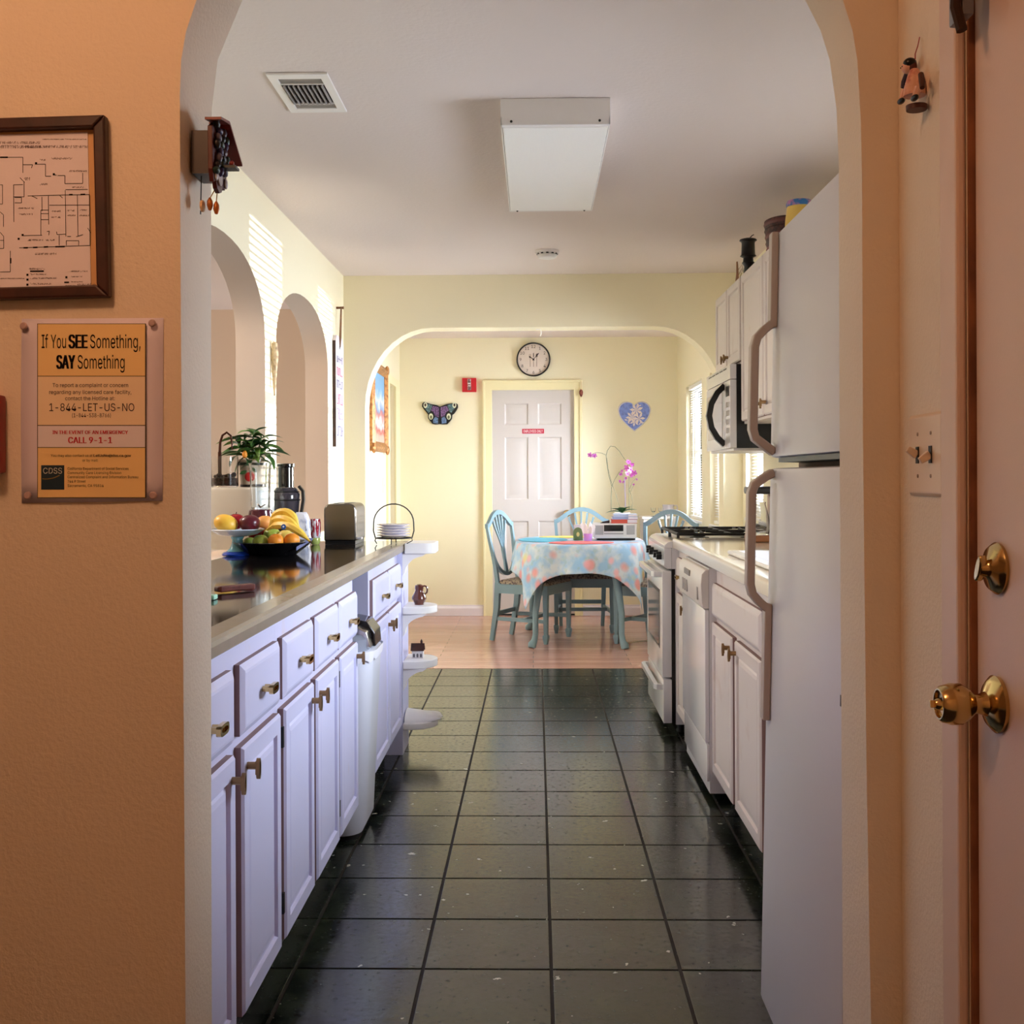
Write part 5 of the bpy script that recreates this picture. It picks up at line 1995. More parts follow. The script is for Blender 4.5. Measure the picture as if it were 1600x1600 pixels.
PX = YF / FPX * 1.0002      # metres per photo pixel on the front wall
cF = atY(-25, 331, YF)
FW, FH = 0.398, 0.279
t = thing('framed_floor_plan', 'hand-drawn floor plan in a dark brown wooden frame above the yellow notice', 'picture', (cF.x, YF, cF.z))
t.rotation_euler = (0, R(-1.0), 0)
hw, hh, fw = FW / 2, FH / 2, 0.0185
for nm, pts in (('frame_rail', [(-hw, hh), (hw, hh), (hw - fw, hh - fw), (-hw + fw, hh - fw)]), ('frame_rail', [(-hw, -hh), (hw, -hh), (hw - fw, -hh + fw), (-hw + fw, -hh + fw)]),
                ('frame_rail', [(-hw, -hh), (-hw, hh), (-hw + fw, hh - fw), (-hw + fw, -hh + fw)]), ('frame_rail', [(hw, -hh), (hw, hh), (hw - fw, hh - fw), (hw - fw, -hh + fw)])):
    bm = new()
    prism(bm, pts, 'xz', -0.02, -0.0015)
    obj(nm, local(bm, t), M_brown, t, smooth=0, bevel=0.003)
bm = new()
box(bm, -hw + 0.01, hw - 0.01, -0.0055, -0.002, -hh + 0.01, hh - 0.01)
obj('backing', local(bm, t), mat('tan_mat_board', (214, 170, 120), 0.7), t, smooth=0)
bm = new()
box(bm, -hw + 0.02, hw - fw - 0.013, -0.0068, -0.0058, -hh + fw - 0.002, hh - fw - 0.004)
sheet = obj('plan_sheet', local(bm, t), M_paper, t, smooth=0)


def strokes(bm, segs, w, y):
    """Thin flat ink strokes through world points."""
    for (a, b) in segs:
        d = (b - a)
        if d.length < 1e-6:
            continue
        n_ = Vector((-d.z, 0, d.x)).normalized() * w / 2
        q = [a + n_, b + n_, b - n_, a - n_]
        bm.faces.new([bm.verts.new((p.x, y, p.z)) for p in q])


def zp8(x, y):
    p = atY(x * 0.1875, 180 + y * 0.1875, YF - 0.0075)
    return p


pl = [[(-400, 350), (190, 350), (190, 480)], [(190, 412), (270, 412), (262, 440)], [(290, 408), (378, 408), (378, 508), (425, 508)], [(440, 490), (470, 500)], [(480, 502), (540, 502), (540, 570), (688, 568), (688, 480)],
      [(165, 520), (205, 560)], [(200, 555), (200, 680), (110, 680)], [(115, 890), (112, 580), (190, 578)], [(120, 685), (178, 685), (178, 730), (122, 730)], [(230, 672), (745, 660), (750, 1085), (160, 1105)],
      [(545, 620), (730, 618)], [(543, 625), (548, 1010)], [(643, 665), (650, 1010)], [(348, 680), (350, 800)], [(402, 672), (405, 910)], [(340, 790), (402, 790)], [(340, 820), (402, 820)], [(340, 870), (402, 870)], [(340, 790), (340, 1000)],
      [(195, 1003), (350, 1000)], [(410, 750), (745, 748)], [(492, 1000), (492, 1085)], [(552, 1045), (655, 1045), (655, 1085)], [(552, 1045), (552, 1085)], [(470, 970), (475, 995), (550, 990)], [(560, 1010), (590, 1010)], [(635, 1012), (690, 995)],
      [(730, 940), (755, 980)], [(85, 1130), (85, 1305), (-400, 1310)], [(0, 580), (20, 580), (20, 740), (-300, 742)], [(0, 805), (28, 830), (28, 930)], [(0, 975), (30, 1010), (30, 1110), (-200, 1112)], [(0, 1043), (30, 1043)], [(390, 970), (410, 965), (405, 1000)], [(265, 672), (310, 695)], [(495, 665), (520, 690)], [(-200, 350), (-200, 1310)]]
bm = new()
segs = []
for q in pl:
    w_ = [zp8(*p) for p in q]
    segs += list(zip(w_, w_[1:]))
strokes(bm, segs, 0.0009, YF - 0.0072)
segs = [(zp8(a, b), zp8(c, d)) for a, b, c, d in ((0, 350, 65, 350), (195, 1105, 232, 1104), (275, 1102, 312, 1101), (365, 1098, 400, 1096), (575, 662, 605, 661), (670, 660, 710, 659), (88, 1190, 88, 1235), (460, 1096, 540, 1094), (250, 1300, 365, 1299), (535, 1393, 575, 1392))]
strokes(bm, segs, 0.0022, YF - 0.0073)
for x, y in ((228, 1330), (228, 1370), (228, 1412), (232, 1455), (552, 1350), (155, 1030), (188, 998), (300, 400), (448, 492)):
    c = zp8(x, y)
    s_ = 0.0016
    bm.faces.new([bm.verts.new((c.x + dx * s_, YF - 0.0073, c.z + dz * s_)) for dx, dz in ((-1, -1), (1, -1), (1, 1), (-1, 1))])
tag(obj('plan_lines', bm, M_ink, t, smooth=0), kind='stuff')
random.seed(3)
bm = new()
segs = []
for x0, x1, y, h in ((-500, 330, 228, 22), (350, 720, 200, 8), (0, 340, 262, 26), (205, 720, 262, 22), (330, 370, 372, 14), (430, 595, 360, 16), (575, 720, 465, 14), (330, 390, 575, 14), (600, 690, 600, 12), (150, 270, 775, 14), (160, 265, 825, 14), (430, 500, 800, 14), (425, 510, 850, 14),
                     (560, 615, 795, 14), (560, 630, 835, 12), (665, 725, 790, 14), (660, 735, 835, 12), (230, 350, 1040, 16), (380, 450, 1040, 14), (290, 460, 1155, 18), (240, 370, 1280, 16), (250, 380, 1325, 12), (250, 460, 1358, 12), (250, 420, 1405, 14), (250, 460, 1448, 14), (590, 720, 1300, 12),
                     (590, 680, 1345, 10), (590, 680, 1388, 10), (535, 620, 1422, 14), (640, 830, 1412, 22), (640, 770, 1448, 10), (0, 200, 1360, 8), (200, 240, 530, 26), (-420, -100, 450, 18), (-420, -100, 820, 18), (-420, -100, 1220, 18)):
    x = x0
    while x < x1:
        dx = random.uniform(6, 11)
        segs.append((zp8(x, y + random.uniform(-h / 2, h / 2)), zp8(x + dx, y + random.uniform(-h / 2, h / 2))))
        if random.random() < 0.72:
            segs.append((zp8(x + dx, y + h / 2), zp8(x + dx + 2, y - h / 2)))
        x += dx + (8 if random.random() < 0.2 else 1)
strokes(bm, segs, 0.0005, YF - 0.0072)
tag(obj('handwriting', bm, mat('grey_pencil', (92, 70, 78), 0.8), t, smooth=0), kind='stuff')

# the printed notice
CAPH = None


def fit_text(bm, body, x0, x1, base, cap, map_, y, bold=0.0):
    """Lettering fitted to photo columns x0..x1 on a baseline; map_ turns sheet units into world points."""
    tmp = new()
    text_bm(tmp, body, 1.0, Matrix.Identity(4), align='LEFT')
    xs = [v.co.x for v in tmp.verts]
    t2 = new()
    text_bm(t2, 'H', 1.0, Matrix.Identity(4), align='LEFT')
    ys = [v.co.y for v in t2.verts]
    t2.free()
    yb, ch = min(ys), max(ys) - min(ys)
    a, b = map_(x0, base), map_(x1, base)
    up = map_(x0, base - cap) - map_(x0, base)
    sx = (b - a) / (max(xs) - min(xs))
    sy = up / ch
    cap_m = up.length
    vm = {}
    for f in tmp.faces:
        q = []
        for v in f.verts:
            if v not in vm:
                p = a + sx * (v.co.x - min(xs)) + sy * (v.co.y - yb)
                vm[v] = bm.verts.new((p.x, y, p.z))
            q.append(vm[v])
        if not bold:
            bm.faces.new(q)
        else:
            for d_ in (-1, 0, 1):
                bm.faces.new([bm.verts.new((p_.co.x + d_ * cap_m * 0.055, p_.co.y - 0.00002 * (d_ + 1), p_.co.z)) for p_ in q])
    tmp.free()


def zn(x, y):
    return atY(x * 0.25, 470 + y * 0.25, YF - 0.003)


def quad_on(bm, x0, y0, x1, y1, map_, y, th=0.0003):
    q = [map_(x0, y1), map_(x1, y1), map_(x1, y0), map_(x0, y0)]
    prism(bm, [(p.x, p.z) for p in q], 'xz', y, y + th)


ctr = zn(575, 680)
t = thing('notice', 'laminated notice reading If You SEE Something pinned on the front wall', 'notice', (ctr.x, YF, ctr.z))
bm = new()
rows = []
for i in range(9):
    v = i / 8
    row = []
    for k in range(7):
        u = k / 6
        p = zn(133 + 887 * u + (-6 * v * u), 112 - 6 * u + 1153 * v - 8 * v * (u - 0.0))
        lift = 0.0012 + 0.003 * max(0, 1 - u * 4) * math.sin(math.pi * v) + 0.002 * max(0, v - 0.9) * 10 * math.sin(math.pi * u)
        row.append(bm.verts.new((p.x, YF - lift, p.z)))
    rows.append(row)
for a, b in zip(rows, rows[1:]):
    for k in range(6):
        bm.faces.new((a[k], a[k + 1], b[k + 1], b[k]))
sh = obj('sheet', bm, mat('notice_paper', (232, 224, 242), 0.4), t, smooth=60)
md_ = sh.modifiers.new('thick', 'SOLIDIFY')
md_.thickness = 0.0004
bm = new()
quad_on(bm, 236, 143, 915, 1232, zn, YF - 0.0050)
obj('border', bm, mat('notice_border', (60, 44, 34), 0.6), t, smooth=0)
for y0, y1, m_, lb in ((147, 470, mat('notice_yellow', (246, 212, 148), 0.5), 'golden title panel'), (474, 777, mat('notice_cream', (244, 222, 190), 0.5), 'cream hotline panel'),
                       (782, 915, M_paper, 'white emergency panel'), (919, 1228, mat('notice_yellow', (246, 212, 148), 0.5), 'golden contact panel')):
    bm = new()
    quad_on(bm, 241, y0, 910, y1, zn, YF - 0.0054)
    obj('panel', bm, m_, t, smooth=0, label=lb)
yt = YF - 0.0058
bm = new()
fit_text(bm, 'If You', 265, 417, 297, 84, zn, yt)
fit_text(bm, 'SEE', 436, 548, 297, 84, zn, yt, 0.03)
fit_text(bm, 'Something,', 568, 882, 297, 84, zn, yt)
fit_text(bm, 'SAY', 360, 471, 425, 84, zn, yt, 0.03)
fit_text(bm, 'Something', 490, 783, 425, 84, zn, yt)
tag(obj('title_lettering', bm, M_ink, t, smooth=0), kind='stuff')
bm = new()
fit_text(bm, 'To report a complaint or concern', 333, 805, 540, 24, zn, yt)
fit_text(bm, 'regarding any licensed care facility,', 312, 825, 583, 24, zn, yt)
fit_text(bm, 'contact the Hotline at:', 412, 722, 622, 24, zn, yt)
fit_text(bm, '1-844-LET-US-NO', 313, 843, 690, 48, zn, yt)
fit_text(bm, '(1-844-538-8766)', 455, 697, 728, 24, zn, yt)
tag(obj('hotline_lettering', bm, mat('brown_black_ink', (54, 34, 40), 0.8), t, smooth=0), kind='stuff')
bm = new()
fit_text(bm, 'IN THE EVENT OF AN EMERGENCY', 333, 803, 833, 22, zn, yt, 0.015)
fit_text(bm, 'CALL 9-1-1', 432, 703, 890, 38, zn, yt, 0.015)
tag(obj('emergency_lettering', bm, mat('red_ink', (190, 28, 58), 0.7), t, smooth=0), kind='stuff')
bm = new()
for s_, x0, x1, b_, bo in (('You may also contact us at', 322, 582, 975, 0), ('LetUsNo@dss.ca.gov', 590, 822, 975, 0.015), ('or by mail:', 520, 617, 1005, 0), ('California Department of Social Services', 427, 808, 1057, 0),
                           ('Community Care Licensing Division', 427, 762, 1083, 0), ('Centralized Complaint and Information Bureau', 427, 868, 1109, 0), ('744 P Street', 427, 540, 1136, 0), ('Sacramento, CA 95814', 427, 652, 1163, 0)):
    fit_text(bm, s_, x0, x1, b_, 16, zn, yt, bo)
tag(obj('contact_lettering', bm, mat('brown_black_ink', (54, 34, 40), 0.8), t, smooth=0), kind='stuff')
bm = new()
quad_on(bm, 262, 1028, 406, 1180, zn, YF - 0.0057)
lg = obj('logo_block', bm, mat('logo_teal', (24, 50, 66), 0.5), t, smooth=0, label='dark teal logo block reading CDSS')
bm = new()
fit_text(bm, 'CDSS', 275, 393, 1080, 36, zn, YF - 0.0061)
tag(obj('logo_lettering', bm, mat('logo_white', (214, 214, 206), 0.6), lg, smooth=0), kind='stuff')
bm = new()
strokes(bm, [(zn(270 + 12 * k, 1112 - 0.55 * k * k * (1 if k < 5 else 0.9) + 2 * k), zn(282 + 12 * k, 1112 - 0.55 * (k + 1) ** 2 * (1 if k < 4 else 0.9) + 2 * (k + 1))) for k in range(9)], 0.0012, YF - 0.0061)
obj('logo_swoosh', bm, mat('logo_gold', (150, 124, 60), 0.6), lg, smooth=0)
for x, y in ((155, 160), (957, 142), (180, 1216), (963, 1216)):
    c = zn(x, y)
    bm = new()
    lathe(bm, [(0, 0), (0.0056, 0), (0.006, 0.002), (0.0045, 0.0045), (0, 0.005)], M=Matrix.Translation((c.x, YF - 0.0056, c.z)) @ Matrix.Rotation(R(90), 4, 'X'), n=16)
    obj('thumbtack', bm, mat('clear_tack', (186, 160, 160), 0.3), t)

# red alarm box at the left edge
c = atY(10, 680, YF)
z0, z1 = atY(0, 740, YF).z, atY(0, 618, YF).z
t = thing('fire_alarm_box', 'red fire alarm box at the left edge beside the pinned notice', 'alarm', (c.x - 0.05, YF, z0))
bm = new()
box(bm, c.x - 0.1, c.x + 0.0015, YF - 0.035, YF - 0.0008, z0, z1, bev=0.006)
obj('cover', bm, mat('alarm_red', (150, 20, 26), 0.35), t, smooth=40)
bm = new()
box(bm, c.x - 0.085, c.x - 0.015, YF - 0.04, YF - 0.0352, z0 + 0.02, z0 + 0.045, bev=0.002)
obj('pull_bar', bm, M_paper, t, smooth=0)

# ------------------------------------------------------------------ light switch and doll on the side wall
a, b = atX(1426, 710, XFR), atX(1480, 710, XFR)
zt_, zb_ = atX(1470, 643, XFR).z, atX(1470, 776, XFR).z
t = thing('light_switch', 'double toggle switch plate on the wall beside the entrance door', 'switch', (XFR, (a.y + b.y) / 2, zb_))
bm = new()
loft_y0, loft_y1 = b.y, a.y
stepped(bm, b.y, a.y, zb_, zt_, [(0, 0), (0, 0.002), (0.004, 0.006), (0.006, 0.0065)], XFR - 0.0005, 0, 'x', -1)
M_sw = mat('beige_switch_plate', (222, 200, 176), 0.35)
obj('plate', bm, M_sw, t, smooth=0)
W = a.y - b.y
for k, s_ in ((0.31, -1), (0.69, 1)):
    y = b.y + W * k
    zc = (zb_ + zt_) / 2
    bm = new()
    box(bm, XFR - 0.0085, XFR - 0.0068, y - 0.0055, y + 0.0055, zc - 0.012, zc + 0.012)
    sl = obj('toggle_slot', bm, M_dark, t, smooth=0)
    bm = new()
    tube(bm, [(XFR - 0.0086, y, zc), (XFR - 0.022, y, zc + s_ * 0.009)], [1.0, 0.75], square=(0.012, 0.009))
    obj('toggle', bm, M_sw, sl, smooth=0, bevel=0.001)
    for dz in (-0.03, 0.03):
        bm = new()
        lathe(bm, [(0, 0), (0.003, 0), (0.0025, 0.0012), (0, 0.0014)], M=Matrix.Translation((XFR - 0.0068, y, zc + dz)) @ Matrix.Rotation(R(-90), 4, 'Y'), n=10)
        obj('screw', bm, mat('switch_screw', (140, 116, 98), 0.4), t)

a = atX(1427, 110, XFR - 0.015)
t = thing('doll_ornament', 'little painted doll ornament hanging by a red string above the light switch', 'ornament', (XFR, a.y, atX(1425, 172, XFR - 0.015).z))


def D(px, py, off=0.015):
    return atX(px, py, XFR - off)


M_skin = mat('porcelain_skin', (226, 178, 156), 0.4)
bm = new()
tube(bm, [D(1437, 58, 0.002), D(1434, 72, 0.006), D(1430, 84, 0.012), D(1430, 92, 0.014)], 0.0008, 6)
obj('string', bm, mat('red_string', (150, 30, 34), 0.6), t)
bm = new()
c = D(1419, 105)
ball(bm, c, 0.0098, 14, 10)
hd = obj('head', bm, M_skin, t)
bm = new()
ball(bm, c + Vector((0.001, -0.0035, 0.0045)), (0.0095, 0.0105, 0.0075), 14, 8)
obj('hat', bm, M_black, hd)
bm = new()
ball(bm, c + Vector((0.0045, -0.0075, -0.001)), (0.006, 0.005, 0.009), 10, 8)
obj('hair', bm, mat('auburn_hair', (74, 26, 22), 0.6), hd)
for dy in (-0.002, 0.0042):
    bm = new()
    ball(bm, c + Vector((-0.0092, dy, 0.0004)), 0.0011, 6, 5)
    obj('eye', bm, M_black, hd)
bm = new()
lathe(bm, [(0, 0), (0.0155, 0), (0.0145, 0.012), (0.0095, 0.03), (0.0055, 0.038), (0, 0.04)], c=D(1429, 150), n=20)
obj('dress', bm, mat('pink_cream_dress', (226, 176, 152), 0.6, var=((190, 110, 96), 60, 0.5, 0.7)), t)
for s_, px in ((0, 1413), (1, 1441)):
    bm = new()
    tube(bm, [D(px + (4 if s_ == 0 else -2), 116), D(px, 128, 0.017), D(px - 2 if s_ == 0 else px, 137, 0.019)], [0.004, 0.0045, 0.0035], 8)
    obj('sleeve', bm, mat('navy_sleeve', (42, 34, 62), 0.6) if s_ == 0 else mat('brown_sleeve', (70, 38, 28), 0.6), t)
for px, py in ((1408, 158), (1429, 153)):
    bm = new()
    tube(bm, [D(px + 6, py - 16, 0.018), D(px, py, 0.024)], [0.0055, 0.004], 8)
    obj('leg', bm, M_skin, t)
    bm = new()
    ball(bm, D(px, py, 0.026), (0.005, 0.0105, 0.0042), 10, 8)
    obj('shoe', bm, M_black, t)
bm = new()
c = D(1432, 168, 0.016)
lathe(bm, [(0, -0.004), (0.014, -0.004), (0.0145, 0.003), (0, 0.003)], c=c, n=20)
obj('stool', bm, mat('red_brown_stool', (78, 36, 26), 0.5), t)

# ------------------------------------------------------------------ cuckoo clock on the arch's left jamb
def J(px, py, y):
    return atY(px, py, y)


XJ = FL[3][0]
cy_ = 1.815
t = thing('cuckoo_clock', 'toy wooden cuckoo clock with carved leaves on the left arch jamb', 'clock', (XJ, cy_, J(330, 270, cy_).z))
zb_, zt_ = J(312, 272, 1.79).z, J(312, 205, 1.79).z
bm = new()
box(bm, XJ + 0.001, XJ + 0.029, 1.785, 1.848, zb_, zt_)
obj('case', bm, mat('dark_mahogany', (40, 19, 17), 0.4), t, smooth=0)
bm = new()
zf0 = J(334, 302, cy_).z
pr = [(1.776, zb_ + 0.005), (1.774, zt_ + 0.004), (cy_ + 0.001, zt_ + 0.028), (1.858, zt_ + 0.004), (1.856, zb_ + 0.008), (1.848, zb_ - 0.012), (1.835, zb_ - 0.01), (1.828, zf0 + 0.004), (cy_ + 0.001, zf0), (1.802, zf0 + 0.005), (1.797, zb_ - 0.008), (1.784, zb_ - 0.014)]
prism(bm, pr, 'yz', XJ + 0.0295, XJ + 0.037)
obj('front_board', bm, mat('mahogany_red', (84, 34, 28), 0.4), t, smooth=0, bevel=0.001)
for s_ in (-1, 1):
    bm = new()
    rz = J(345, 190, cy_).z
    dy, dz = (0.077, -0.047) if s_ > 0 else (-0.05, -0.008)
    prism(bm, [(cy_, rz), (cy_ + dy, rz + dz), (cy_ + dy, rz + dz - 0.004), (cy_, rz - 0.005)], 'yz', XJ + 0.028 if s_ < 0 else XJ + 0.02, XJ + 0.054)
    obj('roof_board', bm, mat('roof_red_wood', (124, 50, 38), 0.4), t, smooth=0)
random.seed(11)
for k in range(20):
    u = k / 19
    bm = new()
    y, z = 1.783 + 0.062 * ((k * 0.37) % 1), zb_ + 0.004 + (zt_ - zb_ + 0.006) * u
    ball(bm, (XJ + 0.041, y, z), (0.006, 0.009, 0.006), 8, 6, M=Matrix.Rotation(k * 1.3, 4, 'X'))
    obj('carved_leaf', bm, (mat('carving_green', (34, 58, 50), 0.4), mat('carving_violet', (52, 44, 92), 0.4), mat('carving_grey', (84, 76, 92), 0.4), mat('carving_black', (22, 20, 24), 0.4))[k % 4], t)
bm = new()
lathe(bm, [(0, 0), (0.012, 0), (0.012, 0.003), (0, 0.003)], M=Matrix.Translation((XJ + 0.0372, cy_ - 0.005, zb_ - 0.002)) @ Matrix.Rotation(R(90), 4, 'Y'), n=20)
obj('dial', bm, mat('dial_grey', (170, 158, 156), 0.4), t)
for y in (1.79, 1.845):
    bm = new()
    ball(bm, (XJ + 0.039, y, zb_ - 0.002), (0.003, 0.006, 0.0085), 10, 8)
    obj('rosette', bm, mat('rosette_white', (196, 190, 190), 0.4), t)
bm = new()
p = J(352, 263, cy_)
box(bm, XJ + 0.037, J(371, 266, cy_).x, cy_ - 0.012, cy_ + 0.012, p.z - 0.002, p.z + 0.002)
pe = obj('perch', bm, mat('perch_green', (24, 40, 36), 0.4), t, smooth=0)
bm = new()
ball(bm, J(362, 259, cy_) + Vector((0, 0, 0.0035)), 0.0045, 10, 8)
obj('bird', bm, mat('bird_red', (132, 48, 46), 0.4), pe)
bm = new()
tube(bm, [(XJ + 0.012, 1.80, zb_ - 0.0005), (XJ + 0.0105, 1.80, J(312, 335, 1.80).z)], 0.0009, 6)
pd = obj('pendulum', bm, M_iron, t)
bm = new()
c = J(314, 322, 1.80)
lathe(bm, [(0, -0.002), (0.009, -0.002), (0.0095, 0), (0.009, 0.002), (0, 0.002)], M=Matrix.Translation((XJ + 0.0135, 1.80, c.z)) @ Matrix.Rotation(R(90), 4, 'Y'), n=20)
obj('bob', bm, mat('pale_wood_bob', (214, 176, 130), 0.5), pd)
for k, (px, py) in enumerate(((328, 318), (338, 324))):
    c = J(px, py, 1.812)
    bm = new()
    tube(bm, [(c.x, c.y, c.z + 0.008), (XJ + 0.033, 1.812 + 0.006 * k, zf0 + 0.01)], 0.0009, 6)
    ch = obj('chain', bm, mat('gold_chain', (196, 160, 96), 0.3, 0.9), t)
    bm = new()
    lathe(bm, [(0, -0.0115), (0.0025, -0.0105), (0.005, -0.003), (0.0045, 0.004), (0.0015, 0.0095), (0, 0.01)], c=c, n=14)
    obj('cone_weight', bm, mat('copper_cone', (176, 104, 46), 0.35, 0.4), ch)

# ------------------------------------------------------------------ left kitchen wall: driftwood and hanging board
yd_ = 5.09
bm = new()
z0, z1 = atY(424, 618, yd_).z, atY(424, 534, yd_).z
L = z1 - z0
xw = XL + 0.016
tube(bm, [(xw, yd_ - 0.004, z0), (xw, yd_ - 0.002, z0 + L * 0.2), (xw, yd_, z0 + L * 0.5), (xw + 0.002, yd_ + 0.003, z0 + L * 0.75), (xw, yd_, z0 + L * 0.97), (xw, yd_, z1)], [0.003, 0.0075, 0.0125, 0.0155, 0.013, 0.005], 10)
dw = plain('driftwood', bm, mat('grey_tan_driftwood', (206, 180, 142), 0.7, var=((120, 92, 66), 40, 0.5, 0.75), bump=(60, 0.6)), 'long tapering piece of driftwood hung between the two arched openings', 'wall ornament')
bm = new()
tube(bm, [(xw + 0.004, yd_ + 0.016, z0 + L * 0.5), (xw + 0.004, yd_ + 0.02, z0 + L * 0.7), (xw + 0.003, yd_ + 0.016, z0 + L * 0.92)], [0.003, 0.0055, 0.003], 8)
obj('side_branch', bm, MATS['grey_tan_driftwood'], dw)
bm = new()
tube(bm, [(xw, yd_, z1 - 0.003), (XL + 0.004, yd_, z1 + 0.012)], 0.0012, 6)
obj('hook', bm, M_wire, dw)

XS = XL + 0.02
y0, y1 = atX(525, 620, XS).y, atX(537, 620, XS).y
z0, z1 = atX(525, 698, XS).z, atX(527, 524, XS).z
t = thing('hanging_sign', 'narrow white wooden board with pink and grey words hung from a peg', 'sign', (XS, (y0 + y1) / 2, z0))
bm = new()
ch = 0.035
prism(bm, [(y0, z0), (y0, z1 - ch), (y0 + ch, z1), (y1 - ch, z1), (y1, z1 - ch), (y1, z0)], 'yz', XL + 0.0008, XS, mi=0)
bd = obj('board', bm, [mat('white_washed_board', (236, 226, 236), 0.55)], t, smooth=0)
bm = new()
prism(bm, [(y0 - 0.0012, z0 + 0.001), (y0 - 0.0012, z1 - ch), (y0 - 0.0002, z1 - ch), (y0 - 0.0002, z0 + 0.001)], 'yz', XL + 0.0008, XS - 0.001)
obj('board_edge', bm, M_brown, bd, smooth=0, label='dark brown edge')
random.seed(21)
ys_ = (y0 + y1) / 2
for k, (f0, f1, m_) in enumerate(((0.76, 0.82, mat('sign_grey', (120, 116, 150), 0.7)), (0.645, 0.715, mat('sign_pink', (222, 110, 140), 0.7)), (0.53, 0.6, mat('sign_grey', (120, 116, 150), 0.7)), (0.385, 0.48, mat('sign_pink', (222, 110, 140), 0.7)),
                                  (0.25, 0.35, mat('sign_lilac', (176, 150, 186), 0.7)), (0.1, 0.19, mat('sign_grey', (120, 116, 150), 0.7)))):
    bm = new()
    za, zb2 = z0 + (z1 - z0) * f0, z0 + (z1 - z0) * f1
    n_ = 5
    for j in range(n_):
        ya_ = y0 + 0.03 + (y1 - y0 - 0.06) * j / n_
        yb_ = ya_ + (y1 - y0 - 0.06) / n_ * 0.72
        box(bm, XS + 0.0002, XS + 0.001, ya_, ya_ + 0.006, za, zb2)
        zz = za + (zb2 - za) * random.choice((0.0, 0.5, 0.9))
        box(bm, XS + 0.0002, XS + 0.001, ya_, yb_, zz, zz + 0.007)
        if random.random() < 0.6:
            box(bm, XS + 0.0002, XS + 0.001, yb_ - 0.006, yb_, za, zb2)
    tag(obj('lettering', bm, m_, bd, smooth=0), kind='stuff')
pg = Vector((XL + 0.045, ys_, atX(532, 480, XL + 0.03).z))
bm = new()
tube(bm, [(XL + 0.0008, ys_, pg.z), (XL + 0.03, ys_, pg.z), pg], [0.007, 0.006, 0.009], 8)
obj('peg', bm, mat('knotty_brown', (128, 88, 60), 0.7), t)
bm = new()
hole = Vector((XS + 0.002, ys_, z1 - 0.06))
tube(bm, [hole, Vector((XS + 0.004, ys_ - 0.02, z1)), Vector((XL + 0.03, ys_ - 0.004, pg.z + 0.006)), Vector((XL + 0.03, ys_ + 0.004, pg.z + 0.006)), Vector((XS + 0.004, ys_ + 0.02, z1)), hole], 0.004, 6)
obj('rope', bm, mat('brown_rope', (126, 88, 60), 0.8), t)
bm = new()
lathe(bm, [(0, 0), (0.012, 0), (0.012, 0.001), (0, 0.001)], M=Matrix.Translation((XS + 0.0003, ys_, z1 - 0.062)) @ Matrix.Rotation(R(90), 4, 'Y'), n=14)
obj('hole', bm, M_dark, bd)

# ------------------------------------------------------------------ dining table and cloth
TC = Vector((0.33, 8.8, 0))
TRX, TRY, TH = 0.48, 0.63, 0.755
t = thing('dining_table', 'oval dining table with blue-grey cabriole legs under the flowered cloth', 'table', (TC.x, TC.y, 0))
bm = new()
prism(bm, [(TC.x + (abs(math.cos(a) / TRX) ** 3 + abs(math.sin(a) / TRY) ** 3) ** (-1 / 3) * math.cos(a), TC.y + (abs(math.cos(a) / TRX) ** 3 + abs(math.sin(a) / TRY) ** 3) ** (-1 / 3) * math.sin(a)) for a in [2 * math.pi * k / 64 for k in range(64)]], 'xy', TH - 0.024, TH)
obj('tabletop', bm, M_blue, t, smooth=40, bevel=0.004)
bm = new()
loft(bm, [(rrect(TC.x, TC.y, 0.34, 0.42, 0.12), TH - 0.11), (rrect(TC.x, TC.y, 0.34, 0.42, 0.12), TH - 0.0245)])
obj('apron', bm, M_blue, t)
f1, f2 = atZ(833, 1012, 0.01), atZ(976, 1014, 0.01)
for fx, fy in ((f1.x, f1.y + 0.06), (f2.x, f2.y + 0.06), (f1.x - 0.03, 9.27), (f2.x + 0.04, 9.27)):
    d = Vector((fx - TC.x, fy - TC.y, 0)).normalized()
    p = Vector((fx, fy, 0))
    bm = new()
    tube(bm, [p - d * 0.13 + Vector((0, 0, 0.728)), p - d * 0.115 + Vector((0, 0, 0.6)), p - d * 0.08 + Vector((0, 0, 0.45)), p - d * 0.03 + Vector((0, 0, 0.25)), p - d * 0.03 + Vector((0, 0, 0.1)),
              p - d * 0.015 + Vector((0, 0, 0.05)), p + d * 0.012 + Vector((0, 0, 0.025)), p + d * 0.02 + Vector((0, 0, 0.004))], [0.042, 0.04, 0.03, 0.024, 0.021, 0.024, 0.032, 0.026], 10)
    obj('leg', bm, M_blue, t, smooth=60)


